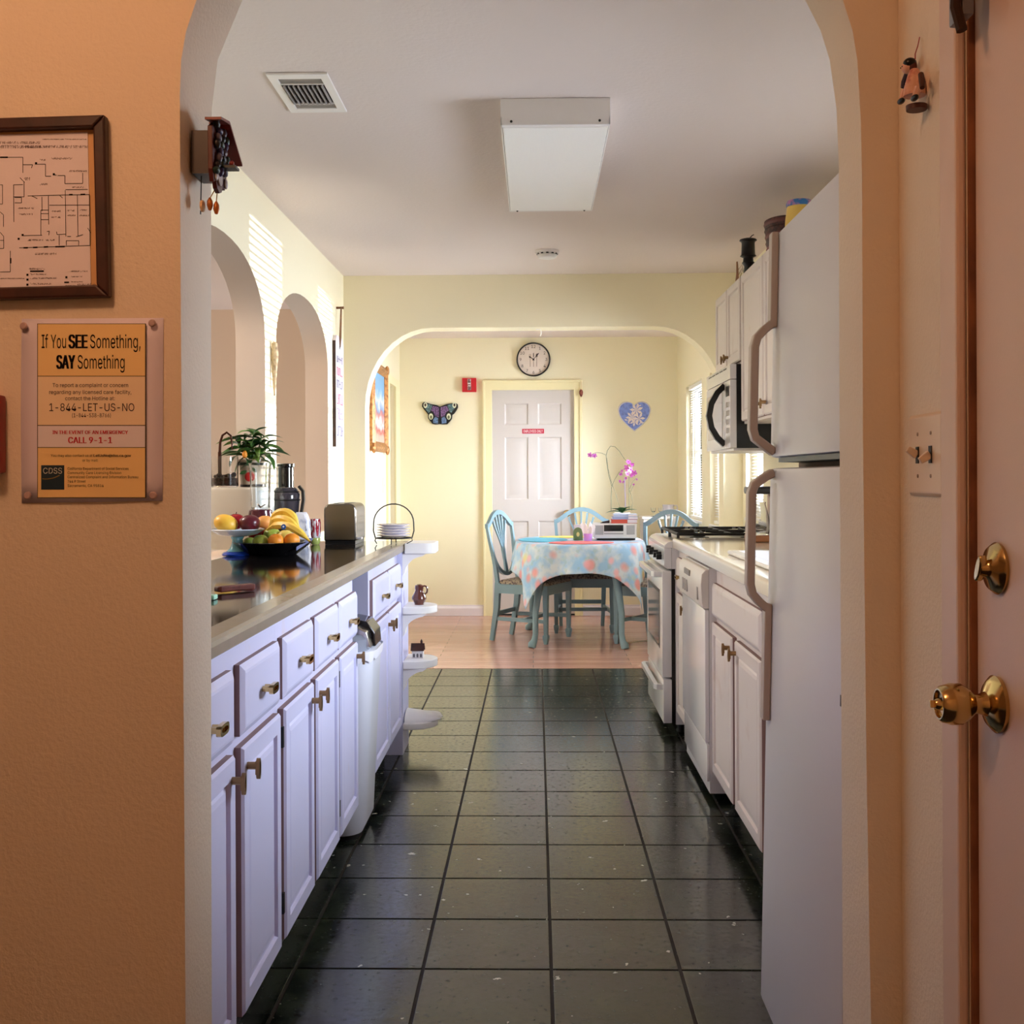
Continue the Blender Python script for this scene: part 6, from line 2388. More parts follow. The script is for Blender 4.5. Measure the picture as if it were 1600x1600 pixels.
def _cloth(nt, b):
    tc = _n(nt, 'ShaderNodeTexCoord')
    uv = tc.outputs['UV']
    n0 = _n(nt, 'ShaderNodeTexNoise')
    n0.inputs['Scale'].default_value = 9
    n0.inputs['Detail'].default_value = 3
    nt.links.new(uv, n0.inputs['Vector'])
    c = _mix(nt, _range(nt, n0.outputs['Fac'], 0.4, 0.62), lin((164, 207, 246)), lin((222, 234, 250)))
    n4 = _n(nt, 'ShaderNodeTexNoise')
    n4.inputs['Scale'].default_value = 16
    nt.links.new(uv, n4.inputs['Vector'])
    c = _mix(nt, _range(nt, n4.outputs['Fac'], 0.56, 0.66, 0, 0.35), c, lin((166, 190, 184)))
    for scale, col, lo, rnd in ((7.0, (238, 150, 150), 0.22, 0.85), (8.0, (244, 184, 196), 0.14, 1.0), (5.0, (226, 216, 140), 0.08, 1.0)):
        v = _n(nt, 'ShaderNodeTexVoronoi')
        v.inputs['Scale'].default_value = scale
        v.inputs['Randomness'].default_value = rnd
        ad = _n(nt, 'ShaderNodeVectorMath', operation='ADD')
        nt.links.new(uv, ad.inputs[0])
        ad.inputs[1].default_value = (scale * 1.7, scale, 0)
        nt.links.new(ad.outputs[0], v.inputs['Vector'])
        c = _mix(nt, _range(nt, v.outputs['Distance'], lo + 0.16, lo, 0, 0.8), c, lin(col))
    nt.links.new(c, b.inputs['Base Color'])
    b.inputs['Roughness'].default_value = 0.6
    b.inputs['Specular IOR Level'].default_value = 0.3


M_cloth = node_mat('flowered_cloth', _cloth)
AX, AY = 0.66, 0.845


def rim(c, s, g=0.0):
    return (abs(c / (TRX + g)) ** 3 + abs(s / (TRY + g)) ** 3) ** (-1 / 3)


bm = new()
uvl = bm.loops.layers.uv.new('uv')
N, K = 192, 30
rows = []
flat = {}
for i in range(N):
    th = 2 * math.pi * i / N
    c, s = math.cos(th), math.sin(th)
    Lb = min(AX / abs(c) if abs(c) > 1e-6 else 9, AY / abs(s) if abs(s) > 1e-6 else 9)
    rho = rim(c, s, 0.006)
    da = abs(math.atan2(abs(s), abs(c)) - math.atan2(AY, AX))
    Lb += 0.06 * max(0, 1 - da / 0.3) ** 2
    row = []
    for k in range(K + 1):
        if k <= 6:
            l = rho * k / 6
            x, y, z = l * c, l * s, TH + 0.0035
        else:
            l = rho + (Lb - rho) * (k - 6) / (K - 6)
            dr = l - rho
            e = 0.012
            drop = dr if dr > e else dr * dr / (2 * e) + dr * 0.5
            fold = math.sin(11 * th + 0.9 * math.sin(3 * th)) * 0.6 + math.sin(19 * th + 1.3) * 0.4
            ro = rho + 0.012 * (1 - math.exp(-dr / 0.02)) + dr * (0.05 + 0.15 * fold * min(1, dr / 0.12)) - max(0, dr - 0.25) * 0.05
            x, y, z = ro * c, ro * s, TH + 0.0035 - drop * 0.97
        v = bm.verts.new((TC.x + x, TC.y + y, z))
        flat[v] = (0.5 + l * c, 0.5 + l * s)
        row.append(v)
    rows.append(row)
for i in range(N):
    a, b = rows[i], rows[(i + 1) % N]
    for k in range(1, K):
        bm.faces.new((a[k], a[k + 1], b[k + 1], b[k]))
bm.faces.new([r[1] for r in rows])
for f in bm.faces:
    for lp in f.loops:
        lp[uvl].uv = flat[lp.vert]
cl = obj('tablecloth', bm, M_cloth, None, smooth=70)
cl.modifiers.new('thick', 'SOLIDIFY').thickness = 0.002
tag(cl, 'pale blue tablecloth printed with pink and yellow flowers over the oval table', 'tablecloth')

# ------------------------------------------------------------------ shield-back chairs
TZ = TH + 0.0065
M_seat = mat('floral_seat_fabric', (172, 156, 138), 0.8, var=((96, 78, 84), 55, 0.45, 0.58))


def make_chair():
    t = thing('dining_chair', '', 'chair', (0, 0, 0), 0, 'blue-grey shield-back dining chairs')
    SH = 0.435
    fw, bw, yf, yb = 0.235, 0.185, -0.225, 0.205
    for s in (-1, 1):
        bm = new()
        tube(bm, [(s * fw * 0.94, yf + 0.02, SH), (s * fw * 0.94, yf + 0.02, 0.13), (s * fw * 0.94, yf + 0.02, 0.072), (s * fw * 0.94, yf + 0.02, 0.068), (s * fw * 0.94, yf + 0.02, 0.05), (s * fw * 0.94, yf + 0.02, 0.002)], [1.0, 0.72, 0.66, 0.95, 1.0, 0.6], square=(0.04, 0.04))
        obj('leg', bm, M_blue, t, smooth=0)
        bm = new()
        tube(bm, [(s * bw, yb, SH + 0.01), (s * (bw - 0.005), yb + 0.015, 0.25), (s * (bw - 0.012), yb + 0.06, 0.002)], [1.0, 0.95, 0.75], square=(0.038, 0.042))
        obj('leg', bm, M_blue, t, smooth=0)
    bm = new()
    o_ = [(-fw, yf), (fw, yf), (bw + 0.015, yb + 0.02), (-bw - 0.015, yb + 0.02)]
    i_ = [(-fw + 0.03, yf + 0.03), (fw - 0.03, yf + 0.03), (bw - 0.015, yb - 0.01), (-bw + 0.015, yb - 0.01)]
    for z0_, z1_ in ((SH - 0.07, SH),):
        A = [[bm.verts.new((x, y, z)) for x, y in q] for z in (z0_, z1_) for q in (o_, i_)]
        ring_faces(bm, A[0], A[2])
        ring_faces(bm, A[1], A[3])
        ring_faces(bm, A[0], A[1])
        ring_faces(bm, A[2], A[3])
    obj('seat_frame', bm, M_blue, t, smooth=0)
    bm = new()
    q = [(-fw + 0.008, yf + 0.006), (fw - 0.008, yf + 0.006), (bw + 0.006, yb - 0.01), (-bw - 0.006, yb - 0.01)]
    sc = lambda f: [(x * f, (y + 0.01) * f - 0.01) for x, y in q]
    loft(bm, [(sc(1), SH + 0.0005), (sc(1.0), SH + 0.016), (sc(0.93), SH + 0.03), (sc(0.7), SH + 0.038)])
    obj('seat', bm, M_seat, t, smooth=60)
    for s in (-1, 1):
        bm = new()
        tube(bm, [(s * fw * 0.94, yf + 0.036, 0.17), (s * (bw - 0.006), yb + 0.02, 0.17)], 1.0, square=(0.028, 0.018))
        obj('stretcher', bm, M_blue, t, smooth=0)
    bm = new()
    box(bm, -fw * 0.86, fw * 0.86, -0.02, 0.0, 0.156, 0.184)
    obj('stretcher', bm, M_blue, t, smooth=0)
    bm = new()
    box(bm, -bw + 0.022, bw - 0.022, yb + 0.02, yb + 0.036, 0.19, 0.222)
    obj('stretcher', bm, M_blue, t, smooth=0)
    # the shield: stiles, serpentine crest rail, rounded lower rail
    yy = lambda z: yb + 0.004 + (z - 0.44) * 0.17
    V = lambda x, z: Vector((x, yy(z), z))
    for s in (-1, 1):
        bm = new()
        tube(bm, [V(s * bw, SH + 0.005), V(s * (bw - 0.004), 0.55), V(s * (bw + 0.004), 0.65), V(s * (bw + 0.022), 0.76), V(s * (bw + 0.03), 0.868)], [1.1, 1.0, 0.9, 0.85, 0.85], square=(0.03, 0.026))
        obj('stile', bm, M_blue, t, smooth=40)
    bm = new()
    half = bez(V(bw + 0.042, 0.872), V(0.17, 0.868), V(0.12, 0.972), V(0, 0.974), 12)
    tube(bm, half + [Vector((-p.x, p.y, p.z)) for p in reversed(half[:-1])], 1.0, square=(0.034, 0.026))
    obj('crest_rail', bm, M_blue, t, smooth=40)
    bm = new()
    half = bez(V(bw + 0.008, 0.66), V(0.165, 0.545), V(0.08, 0.5), V(0, 0.498), 10)
    tube(bm, half + [Vector((-p.x, p.y, p.z)) for p in reversed(half[:-1])], 1.0, square=(0.026, 0.024))
    obj('lower_rail', bm, M_blue, t, smooth=40)
    bm = new()
    for k in range(-2, 3):
        top = V(0.052 * k, 0.955 - 0.012 * k * k)
        tube(bm, bez(V(0.008 * k, 0.68), V(0.012 * k, 0.76), V(0.044 * k, 0.84), top, 7), [0.6, 0.7, 0.75, 0.8, 0.9, 1.0, 1.1, 1.2], square=(0.014, 0.014))
    prism(bm, [(-0.026, 0.5), (0.026, 0.5), (0.018, 0.6), (0.026, 0.69), (0.02, 0.71), (-0.02, 0.71), (-0.026, 0.69), (-0.018, 0.6)], 'xz', -0.007, 0.007)
    for v in bm.verts:
        if abs(v.co.y) < 0.0075:
            v.co.y += yy(v.co.z)
    obj('splat', bm, M_blue, t, smooth=40)
    return t


ch = make_chair()
spots = [((0.375, 9.255), 0.0, 'blue-grey shield-back chair tucked behind the table, facing the kitchen, in front of the white door'),
         ((-0.03, 8.735), 66.0, 'blue-grey shield-back chair at the left side of the table, facing right'),
         ((0.888, 8.54), -31.0, 'blue-grey shield-back chair behind the range, in the window corner')]
for k, ((x, y), a, lb) in enumerate(spots):
    c = ch if k == 0 else copy_tree(ch)
    c.location = (x, y, 0.0022)
    c.rotation_euler = (0, 0, R(a))
    c['label'] = lb

# placemats, napkin holder, cup, radio, books, orchid
def mat_disc(label, cx, cy, rx, ry, col, a=0, z=TZ):
    bm = new()
    out = [(cx + rx * math.cos(2 * math.pi * k / 40) * math.cos(a) - ry * math.sin(2 * math.pi * k / 40) * math.sin(a),
            cy + rx * math.cos(2 * math.pi * k / 40) * math.sin(a) + ry * math.sin(2 * math.pi * k / 40) * math.cos(a)) for k in range(40)]
    prism(bm, out, 'xy', z, z + 0.003)
    return plain('placemat', bm, mat('placemat_' + label.split()[0], col, 0.6), label, 'placemat', 'placemats on the dining table', smooth=40)


mat_disc('turquoise oval placemat on the left side of the table', 0.05, 8.8, 0.19, 0.3, (92, 178, 208))
mat_disc('coral oval placemat at the front of the table', 0.33, 8.4, 0.24, 0.17, (240, 120, 124))
mat_disc('yellow oval placemat at the back of the table', 0.24, 9.2, 0.22, 0.14, (236, 206, 110))

nz = TZ + 0.0036
nc = atY(903, 838, 8.75)
o = thing('napkin_holder', 'green napkin holder with a pale cut-out in front of the far chair', 'napkin holder', (nc.x, 8.75, nz))
bm = new()
hgt = 0.098
arch_ = [(-0.036, 0), (0.036, 0), (0.036, hgt * 0.6)] + [(0.036 * math.cos(R(a)), hgt * 0.6 + hgt * 0.4 * math.sin(R(a))) for a in range(15, 180, 15)] + [(-0.036, hgt * 0.6)]
prism(bm, arch_, 'xz', 8.735, 8.742)
prism(bm, arch_, 'xz', 8.758, 8.765)
bmesh.ops.translate(bm, vec=(nc.x, 0, TZ), verts=bm.verts)
box(bm, nc.x - 0.036, nc.x + 0.036, 8.7415, 8.7585, TZ, TZ + 0.006)
obj('frame', bm, mat('moss_green', (112, 136, 96), 0.5), o, smooth=40)
bm = new()
prism(bm, [(nc.x + 0.012 * math.cos(R(a)), TZ + 0.045 + 0.018 * math.sin(R(a))) for a in range(0, 360, 30)], 'xz', 8.7338, 8.7348)
obj('cut_out', bm, mat('pale_cutout', (226, 216, 150), 0.5), o)
bm = new()
box(bm, nc.x - 0.03, nc.x + 0.03, 8.7435, 8.7565, TZ + 0.0065, TZ + 0.12)
obj('napkins', bm, M_paper, o, smooth=0)
uc = atY(916, 838, 8.68)
o = thing('napkin_cup', 'purple cup stuffed with white paper napkins beside the green holder', 'cup', (uc.x, 8.66, TZ))
bm = new()
lathe(bm, [(0, 0), (0.03, 0), (0.034, 0.055), (0.031, 0.055), (0.028, 0.004), (0, 0.004)], c=(uc.x + 0.012, 8.66, TZ), n=20)
obj('cup', bm, mat('lilac_cup', (198, 140, 220), 0.3), o)
random.seed(4)
for k in range(6):
    bm = new()
    a = k * 1.05
    bx = uc.x + 0.012 + 0.013 * math.cos(a)
    by_ = 8.66 + 0.013 * math.sin(a)
    lean = 0.03 * math.cos(a)
    hk = 0.125 + 0.02 * math.sin(2.3 * k)
    q = [(-0.014, 0), (0.014, 0), (0.016 + lean, hk * 0.8), (lean, hk), (-0.014 + lean, hk * 0.85)]
    prism(bm, q, 'xz', -0.002, 0.002)
    bm.transform(Matrix.Translation((bx, by_, TZ + 0.006)) @ Matrix.Rotation(0.5 * math.sin(k), 4, 'Z'))
    obj('napkin', bm, mat('white_napkin', (244, 240, 244), 0.7), o, smooth=0)

r0, r1 = atY(928, 830, 8.72), atY(995, 830, 8.72)
rz0, rz1 = TZ + 0.014, atY(960, 818, 8.72).z
o = thing('radio', 'silver-white table radio with a black display carrying books', 'radio', ((r0.x + r1.x) / 2, 8.78, TZ))
bm = new()
box(bm, r0.x, r1.x, 8.72, 8.94, rz0, rz1, bev=0.006)
obj('case', bm, mat('silver_white_plastic', (226, 224, 226), 0.35), o, smooth=0)
bm = new()
box(bm, r0.x + 0.025, r1.x - 0.01, 8.735, 8.93, TZ + 0.0005, rz0 - 0.0003)
obj('base', bm, M_black, o, smooth=0)
W = r1.x - r0.x
bm = new()
box(bm, r0.x + W * 0.235, r0.x + W * 0.685, 8.7175, 8.7195, rz0 + (rz1 - rz0) * 0.48, rz0 + (rz1 - rz0) * 0.9)
obj('display', bm, M_black, o, smooth=0)
bm = new()
box(bm, r0.x + W * 0.235, r0.x + W * 0.685, 8.716, 8.7195, rz0 + (rz1 - rz0) * 0.28, rz0 + (rz1 - rz0) * 0.36)
obj('disc_slot', bm, mat('silver_trim', (170, 170, 174), 0.3, 0.6), o, smooth=0)
for u in (0.03, 0.76):
    bm = new()
    box(bm, r0.x + W * u, r0.x + W * (u + 0.19), 8.7175, 8.7195, rz0 + (rz1 - rz0) * 0.25, rz0 + (rz1 - rz0) * 0.88)
    obj('speaker_grille', bm, mat('grey_grille', (168, 166, 168), 0.7), o, smooth=0)

zb = rz1 + 0.0005
for k, (px0, px1, h, cv, lb) in enumerate(((955, 996, 0.03, (186, 76, 62), 'thick red-spined book at the bottom of the stack on the radio'),
                                          (957, 997, 0.02, (150, 164, 206), 'lilac-blue book in the middle of the stack on the radio'),
                                          (959, 996, 0.019, (172, 186, 216), 'pale blue book on top of the stack on the radio'))):
    a, b = atY(px0, 815, 8.73), atY(px1, 815, 8.73)
    o = thing('book', lb, 'book', ((a.x + b.x) / 2, 8.81, zb), 0, 'books stacked on the radio')
    sp = a.x + (b.x - a.x) * 0.62
    bm = new()
    box(bm, a.x + 0.002, b.x - 0.003, 8.733, 8.877, zb + 0.003, zb + h - 0.003)
    obj('pages', bm, M_paper, o, smooth=0)
    bm = new()
    box(bm, a.x, sp, 8.73, 8.732, zb, zb + h)
    for z in (zb, zb + h - 0.0025):
        box(bm, a.x, b.x, 8.7321, 8.88, z, z + 0.0025)
    obj('cover', bm, mat('book_cover_%d' % k, cv, 0.45), o, smooth=0)
    zb += h + 0.0006
# dark spectacles case / remote left of the books on the radio
a, b = atY(938, 815, 8.76), atY(953, 815, 8.76)
bm = new()
prism(bm, [(a.x, rz1 + 0.0006), (b.x - 0.003, rz1 + 0.0006), (b.x - 0.003, rz1 + 0.024), (a.x + 0.02, rz1 + 0.012)], 'xz', 8.76, 8.8)
plain('spectacles_case', bm, mat('dark_case', (52, 40, 52), 0.5), 'dark wedge-shaped case lying on the radio against the books', 'case', smooth=0, bevel=0.002)

oc = Vector((atY(972, 800, 9.02).x, 9.03, TZ))
o = thing('orchid', 'tall orchid with arching stems and magenta flowers behind the radio', 'plant', oc)
bm = new()
zl = atY(972, 801, 9.02).z
ph = zl - TZ
lathe(bm, [(0, 0), (0.045, 0), (0.06, ph * 0.96), (0.064, ph), (0.056, ph), (0.05, ph * 0.8), (0, ph * 0.8)], c=oc, n=28)
obj('pot', bm, mat('white_pot', (232, 230, 230), 0.3), o)
M_oleaf = mat('orchid_leaf', (44, 88, 46), 0.35)
for L, W_, a, pitch in ((0.13, 0.075, 185, 0.45), (0.11, 0.075, 215, 0.8), (0.12, 0.085, -10, 0.65), (0.1, 0.075, 330, 1.0), (0.1, 0.06, 100, 0.7), (0.09, 0.07, 260, 1.0), (0.1, 0.075, 165, 0.8)):
    me = leaf_mesh(L, W_, 0.45, M_oleaf, 'leaf', 0.15)
    share('leaf', me, o, Matrix.Translation(oc + Vector((0, 0, ph - 0.004))) @ Matrix.Rotation(R(a), 4, 'Z') @ Matrix.Rotation(-pitch, 4, 'Y'))


def O(px, py, dy=0.0):
    return atY(px, py, 9.02 + dy)


M_stem = mat('orchid_stem', (104, 116, 84), 0.5)
stem_paths = [
    [O(955, 799), O(955, 775), O(956, 760), O(951, 742), O(948, 722), O(947, 712), O(949, 704), O(954, 697), O(961, 698), O(968, 705), O(975, 716), O(983, 725)],
    [O(970, 797), O(962, 772), O(955, 752), O(950, 732), O(948, 716)],
    [O(947, 711), O(940, 708, -0.02), O(932, 707, -0.03), O(926, 709, -0.04)],
    [O(955, 763), O(960, 750, -0.02), O(968, 737, -0.02)],
    [O(977, 797), O(977, 775), O(976, 760), O(976, 748)],
    [O(983, 797), O(983, 770), O(983, 745)],
    [O(987, 798), O(988, 785), O(987, 775), O(983, 765), O(988, 754), O(994, 747)],
    [O(986, 768), O(990, 758), O(992, 756)]]
for i, p in enumerate(stem_paths):
    bm = new()
    tube(bm, p, 0.0024 if i in (0, 4, 5) else 0.0016, 6)
    obj('stem', bm, M_stem if i != 4 else mat('lilac_stake', (140, 126, 190), 0.5), o)
M_pet = [mat('orchid_petal', (214, 112, 208), 0.5), mat('orchid_lip', (160, 40, 130), 0.5)]


def flower_mesh(s):
    bm = new()
    for k in range(5):
        a = 2 * math.pi * k / 5 + 0.3
        w = 0.8 if k % 2 else 0.6
        ring = [(0.0, 0.0, 0.0)]
        pts = [(0.15, -w * 0.25), (0.5, -w * 0.5), (0.85, -w * 0.35), (1.0, 0), (0.85, w * 0.35), (0.5, w * 0.5), (0.15, w * 0.25)]
        vs = [bm.verts.new((s * (u * math.cos(a) - v * math.sin(a)), -s * 0.18 * u * u + 0.0008 * k, s * (u * math.sin(a) + v * math.cos(a)))) for u, v in [(0, 0)] + pts]
        for i in range(1, 7):
            bm.faces.new((vs[0], vs[i], vs[i + 1]))
    n0 = len(bm.faces)
    ball(bm, (0, -0.006 * s / 0.022, -0.1 * s), (s * 0.2, s * 0.22, s * 0.26), 8, 6)
    bm.faces.ensure_lookup_table()
    for f in bm.faces[n0:]:
        f.material_index = 1
    me = bpy.data.meshes.new('flower')
    bm.to_mesh(me)
    bm.free()
    for m in M_pet:
        me.materials.append(m)
    return me


FM = flower_mesh(0.026)
random.seed(9)
for px, py, s in ((922, 711, 0.9), (929, 712, 0.85), (982, 722, 0.9), (988, 726, 0.7), (979, 731, 1.1), (985, 734, 1.1), (991, 739, 1.0), (987, 743, 0.8), (980, 740, 0.8), (972, 736, 0.6), (970, 741, 0.6), (969, 752, 0.6), (974, 753, 0.5), (995, 749, 0.4), (990, 757, 0.35), (978, 747, 0.55)):
    share('flower', FM, o, Matrix.Translation(O(px, py, random.uniform(-0.05, 0.03))) @ Matrix.Rotation(random.uniform(-0.9, 0.9), 4, 'Z') @ Matrix.Rotation(random.uniform(-0.5, 0.5), 4, 'X') @ Matrix.Rotation(random.uniform(0, 6), 4, 'Y') @ Matrix.Scale(s, 4))

# corner stand with a white pitcher and two small glass candle holders
sx0, sx1, sy0_, sy1_ = 0.90, 1.2, 9.72, 10.08
o = thing('corner_stand', 'white corner stand by the window behind the range chair', 'table', (1.05, 9.9, 0))
zt_ = atY(1045, 806, 9.85).z - 0.004
bm = new()
box(bm, sx0, sx1, sy0_, sy1_, zt_ - 0.02, zt_, bev=0.004)
obj('top', bm, M_trimw, o, smooth=0)
for x in (sx0 + 0.03, sx1 - 0.03):
    for y in (sy0_ + 0.03, sy1_ - 0.03):
        bm = new()
        box(bm, x - 0.016, x + 0.016, y - 0.016, y + 0.016, 0.003, zt_ - 0.0205)
        obj('leg', bm, M_trimw, o, smooth=0)
pcx = atY(1044, 800, 9.86).x
o = thing('pitcher', 'squat white china pitcher shining on the corner stand', 'pitcher', (pcx, 9.86, zt_))
bm = new()
lathe(bm, [(0, 0), (0.04, 0), (0.056, 0.03), (0.055, 0.055), (0.046, 0.08), (0.05, 0.1), (0.046, 0.1), (0.042, 0.08), (0, 0.076)], c=(pcx, 9.86, zt_ + 0.0005), n=28)
obj('body', bm, mat('white_china', (226, 222, 232), 0.15), o)
bm = new()
tube(bm, [(pcx + 0.046, 9.86, zt_ + 0.09), (pcx + 0.075, 9.86, zt_ + 0.095), (pcx + 0.08, 9.86, zt_ + 0.06), (pcx + 0.054, 9.86, zt_ + 0.04)], 0.006, 8)
obj('handle', bm, mat('white_china', (226, 222, 232), 0.15), o)
for k, (px, lb) in enumerate(((1021, 'clear stemmed glass at the left edge of the corner stand'), (1032, 'clear stemmed glass between the white pitcher and the stand edge'))):
    gx = atY(px, 810, 9.8).x
    bm = new()
    lathe(bm, [(0, 0), (0.024, 0), (0.02, 0.003), (0.004, 0.006), (0.004, 0.03), (0.02, 0.045), (0.024, 0.075), (0.0225, 0.075), (0.0185, 0.047), (0, 0.036)], c=(gx, 9.8 - 0.02 * k, zt_ + 0.0005), n=20)
    plain('stemmed_glass', bm, M_glass, lb, 'glass')
# ------------------------------------------------------------------ things on the dining-room walls
cc = atY(833.5, 562, YB)
r_ = atY(860, 562, YB).x - cc.x
o = thing('wall_clock', 'round white wall clock with a black rim above the white door', 'clock', (cc.x, YB, cc.z))
Mc = Matrix.Translation((cc.x, YB - 0.0008, cc.z)) @ Matrix.Rotation(R(90), 4, 'X')
bm = new()
lathe(bm, [(r_ - 0.012, 0.0), (r_, 0.0), (r_, 0.03), (r_ - 0.004, 0.035), (r_ - 0.011, 0.033), (r_ - 0.012, 0.02), (r_ - 0.012, 0.0)], M=Mc, n=48)
obj('rim', bm, M_black, o, smooth=40)
bm = new()
lathe(bm, [(0, 0.0), (r_ - 0.0125, 0.0), (r_ - 0.0125, 0.018), (0, 0.018)], M=Mc, n=48)
fc_ = obj('face', bm, mat('clock_face', (222, 208, 198), 0.5), o, smooth=40)
bm = new()
for k in range(1, 13):
    a = R(90 - 30 * k)
    text_bm(bm, str(k), 0.05, facing((cc.x + (r_ - 0.037) * math.cos(a), YB - 0.0198, cc.z + (r_ - 0.037) * math.sin(a)), (1, 0, 0), (0, 0, 1)))
tag(obj('numerals', bm, M_ink, fc_, smooth=0), kind='stuff')
bm = new()
strokes_ = []
for dx in (-0.03, 0.0, 0.03):
    box(bm, cc.x + dx - 0.0018, cc.x + dx + 0.0018, YB - 0.0196, YB - 0.0189, cc.z - 0.065, cc.z + 0.02)
    if dx < 0:
        for q in (-0.007, 0, 0.007):
            box(bm, cc.x + dx + q - 0.001, cc.x + dx + q + 0.001, YB - 0.0196, YB - 0.0189, cc.z + 0.02, cc.z + 0.05)
        box(bm, cc.x + dx - 0.008, cc.x + dx + 0.008, YB - 0.0196, YB - 0.0189, cc.z + 0.014, cc.z + 0.02)
    elif dx == 0:
        prism(bm, [(cc.x - 0.004, cc.z + 0.02), (cc.x + 0.006, cc.z + 0.025), (cc.x + 0.005, cc.z + 0.06), (cc.x - 0.004, cc.z + 0.055)], 'xz', YB - 0.0196, YB - 0.0189)
    else:
        prism(bm, [(cc.x + dx + 0.009 * math.cos(R(a)), cc.z + 0.036 + 0.017 * math.sin(R(a))) for a in range(0, 360, 30)], 'xz', YB - 0.0196, YB - 0.0189)
tag(obj('cutlery_print', bm, mat('grey_print', (124, 106, 100), 0.7), fc_, smooth=0), kind='stuff')
for nm, ang, L, w in (('hour_hand', 143, 0.05, 0.006), ('minute_hand', 50, 0.078, 0.005)):
    bm = new()
    c, s = math.cos(R(ang)), math.sin(R(ang))
    q = [(-0.012, -w / 2), (L * 0.75, -w / 2), (L * 0.8, -w), (L, 0), (L * 0.8, w), (L * 0.75, w / 2), (-0.012, w / 2)]
    prism(bm, [(cc.x + u * c - v * s, cc.z + u * s + v * c) for u, v in q], 'xz', YB - 0.0225, YB - 0.021)
    obj(nm, bm, M_ink, o, smooth=0)

a, b = atY(722.5, 613, YB), atY(744.5, 591, YB)
o = thing('fire_alarm', 'square red fire alarm with a white lettered strip on the back wall', 'alarm', ((a.x + b.x) / 2, YB, a.z))
bm = new()
box(bm, a.x, b.x, YB - 0.04, YB - 0.0008, a.z, b.z, bev=0.005)
obj('cover', bm, mat('alarm_red_bright', (196, 24, 38), 0.35), o, smooth=0)
bm = new()
mx_ = (a.x + b.x) / 2
box(bm, mx_ - 0.014, mx_ + 0.016, YB - 0.05, YB - 0.0402, a.z + 0.016, b.z - 0.008, bev=0.002)
ls = obj('strobe_strip', bm, mat('strobe_white', (236, 226, 224), 0.3), o, smooth=0)
bm = new()
for k, chh in enumerate('FIRE'):
    text_bm(bm, chh, 0.026, facing((mx_ + 0.001, YB - 0.0506, b.z - 0.026 - 0.023 * k), (1, 0, 0), (0, 0, 1)), bold=0.01)
tag(obj('lettering', bm, mat('alarm_letters', (150, 110, 112), 0.6), ls, smooth=0), kind='stuff')

# butterfly plaque
def B(px, py):
    p = atY(660 + (px - 200) * 0.05, 628.5 + (py - 380) * 0.05, YB)
    return (p.x, p.z)


o = thing('butterfly_plaque', 'painted butterfly wall plaque in violet, teal and black on the back wall', 'wall ornament', (B(750, 700)[0], YB, B(750, 1080)[1]))
outl = [(750, 520), (640, 470), (480, 440), (350, 400), (260, 375), (205, 420), (195, 520), (250, 600), (330, 700), (385, 770), (385, 880), (440, 960), (520, 1060), (600, 1078), (750, 1066), (870, 1078), (980, 1070), (1060, 990), (1125, 900), (1140, 780), (1200, 740), (1270, 640), (1315, 540), (1310, 450), (1250, 410), (1100, 420), (950, 445), (850, 480)]
bm = new()
prism(bm, [B(*p) for p in outl], 'xz', YB - 0.022, YB - 0.0008)
obj('body_plate', bm, M_black, o, smooth=0, bevel=0.002)


def patch(pts, y, m, nm='painted_patch'):
    bm = new()
    prism(bm, [B(*p) for p in pts], 'xz', YB - y, YB - y + 0.0008)
    obj(nm, bm, m, o, smooth=0)


Mv = mat('wing_violet', (132, 100, 150), 0.4, var=((70, 48, 84), 90, 0.45, 0.6))
Mt = mat('wing_teal', (72, 98, 104), 0.4, var=((120, 156, 166), 80, 0.5, 0.65))
Mb2 = mat('wing_blue', (112, 142, 190), 0.4, var=((84, 96, 120), 90, 0.45, 0.6))
Mcr = mat('wing_cream', (218, 222, 196), 0.4)
for s in (0, 1):
    f = (lambda x: x) if s == 0 else (lambda x: 1505 - x)
    patch([(f(x), y) for x, y in ((730, 540), (540, 500), (470, 640), (560, 700), (600, 800), (720, 860))], 0.0228, Mv)
    patch([(f(x), y) for x, y in ((520, 480), (360, 430), (300, 590), (400, 720), (450, 680))], 0.0228, Mt)
    patch([(f(x), y) for x, y in ((700, 1050), (550, 1030), (545, 930), (610, 830), (700, 880))], 0.0228, Mb2)
    patch([(f(300 + 62 * math.cos(R(a))), 480 + 88 * math.sin(R(a))) for a in range(0, 360, 24)], 0.0234, Mcr, 'eye_spot')
    patch([(f(300 + 30 * math.cos(R(a))), 470 + 48 * math.sin(R(a))) for a in range(0, 360, 30)], 0.024, M_brown, 'eye_pupil')
    patch([(f(475 + 68 * math.cos(R(a))), 830 + 98 * math.sin(R(a))) for a in range(0, 360, 24)], 0.0234, Mcr, 'eye_spot')
    patch([(f(478 + 36 * math.cos(R(a))), 850 + 56 * math.sin(R(a))) for a in range(0, 360, 30)], 0.024, mat('wing_olive', (110, 112, 84), 0.4), 'eye_pupil')
patch([(730, 530), (775, 530), (765, 700), (750, 820), (735, 700)], 0.025, mat('body_dark', (34, 26, 48), 0.4), 'thorax')

# heart plate
hc = atY(991, 650, YB)
HS = (atY(1016.5, 650, YB).x - atY(965.5, 650, YB).x) / 2
o = thing('heart_plate', 'blue heart-shaped plate with white relief flowers on the back wall', 'wall ornament', (hc.x, YB, hc.z - HS))


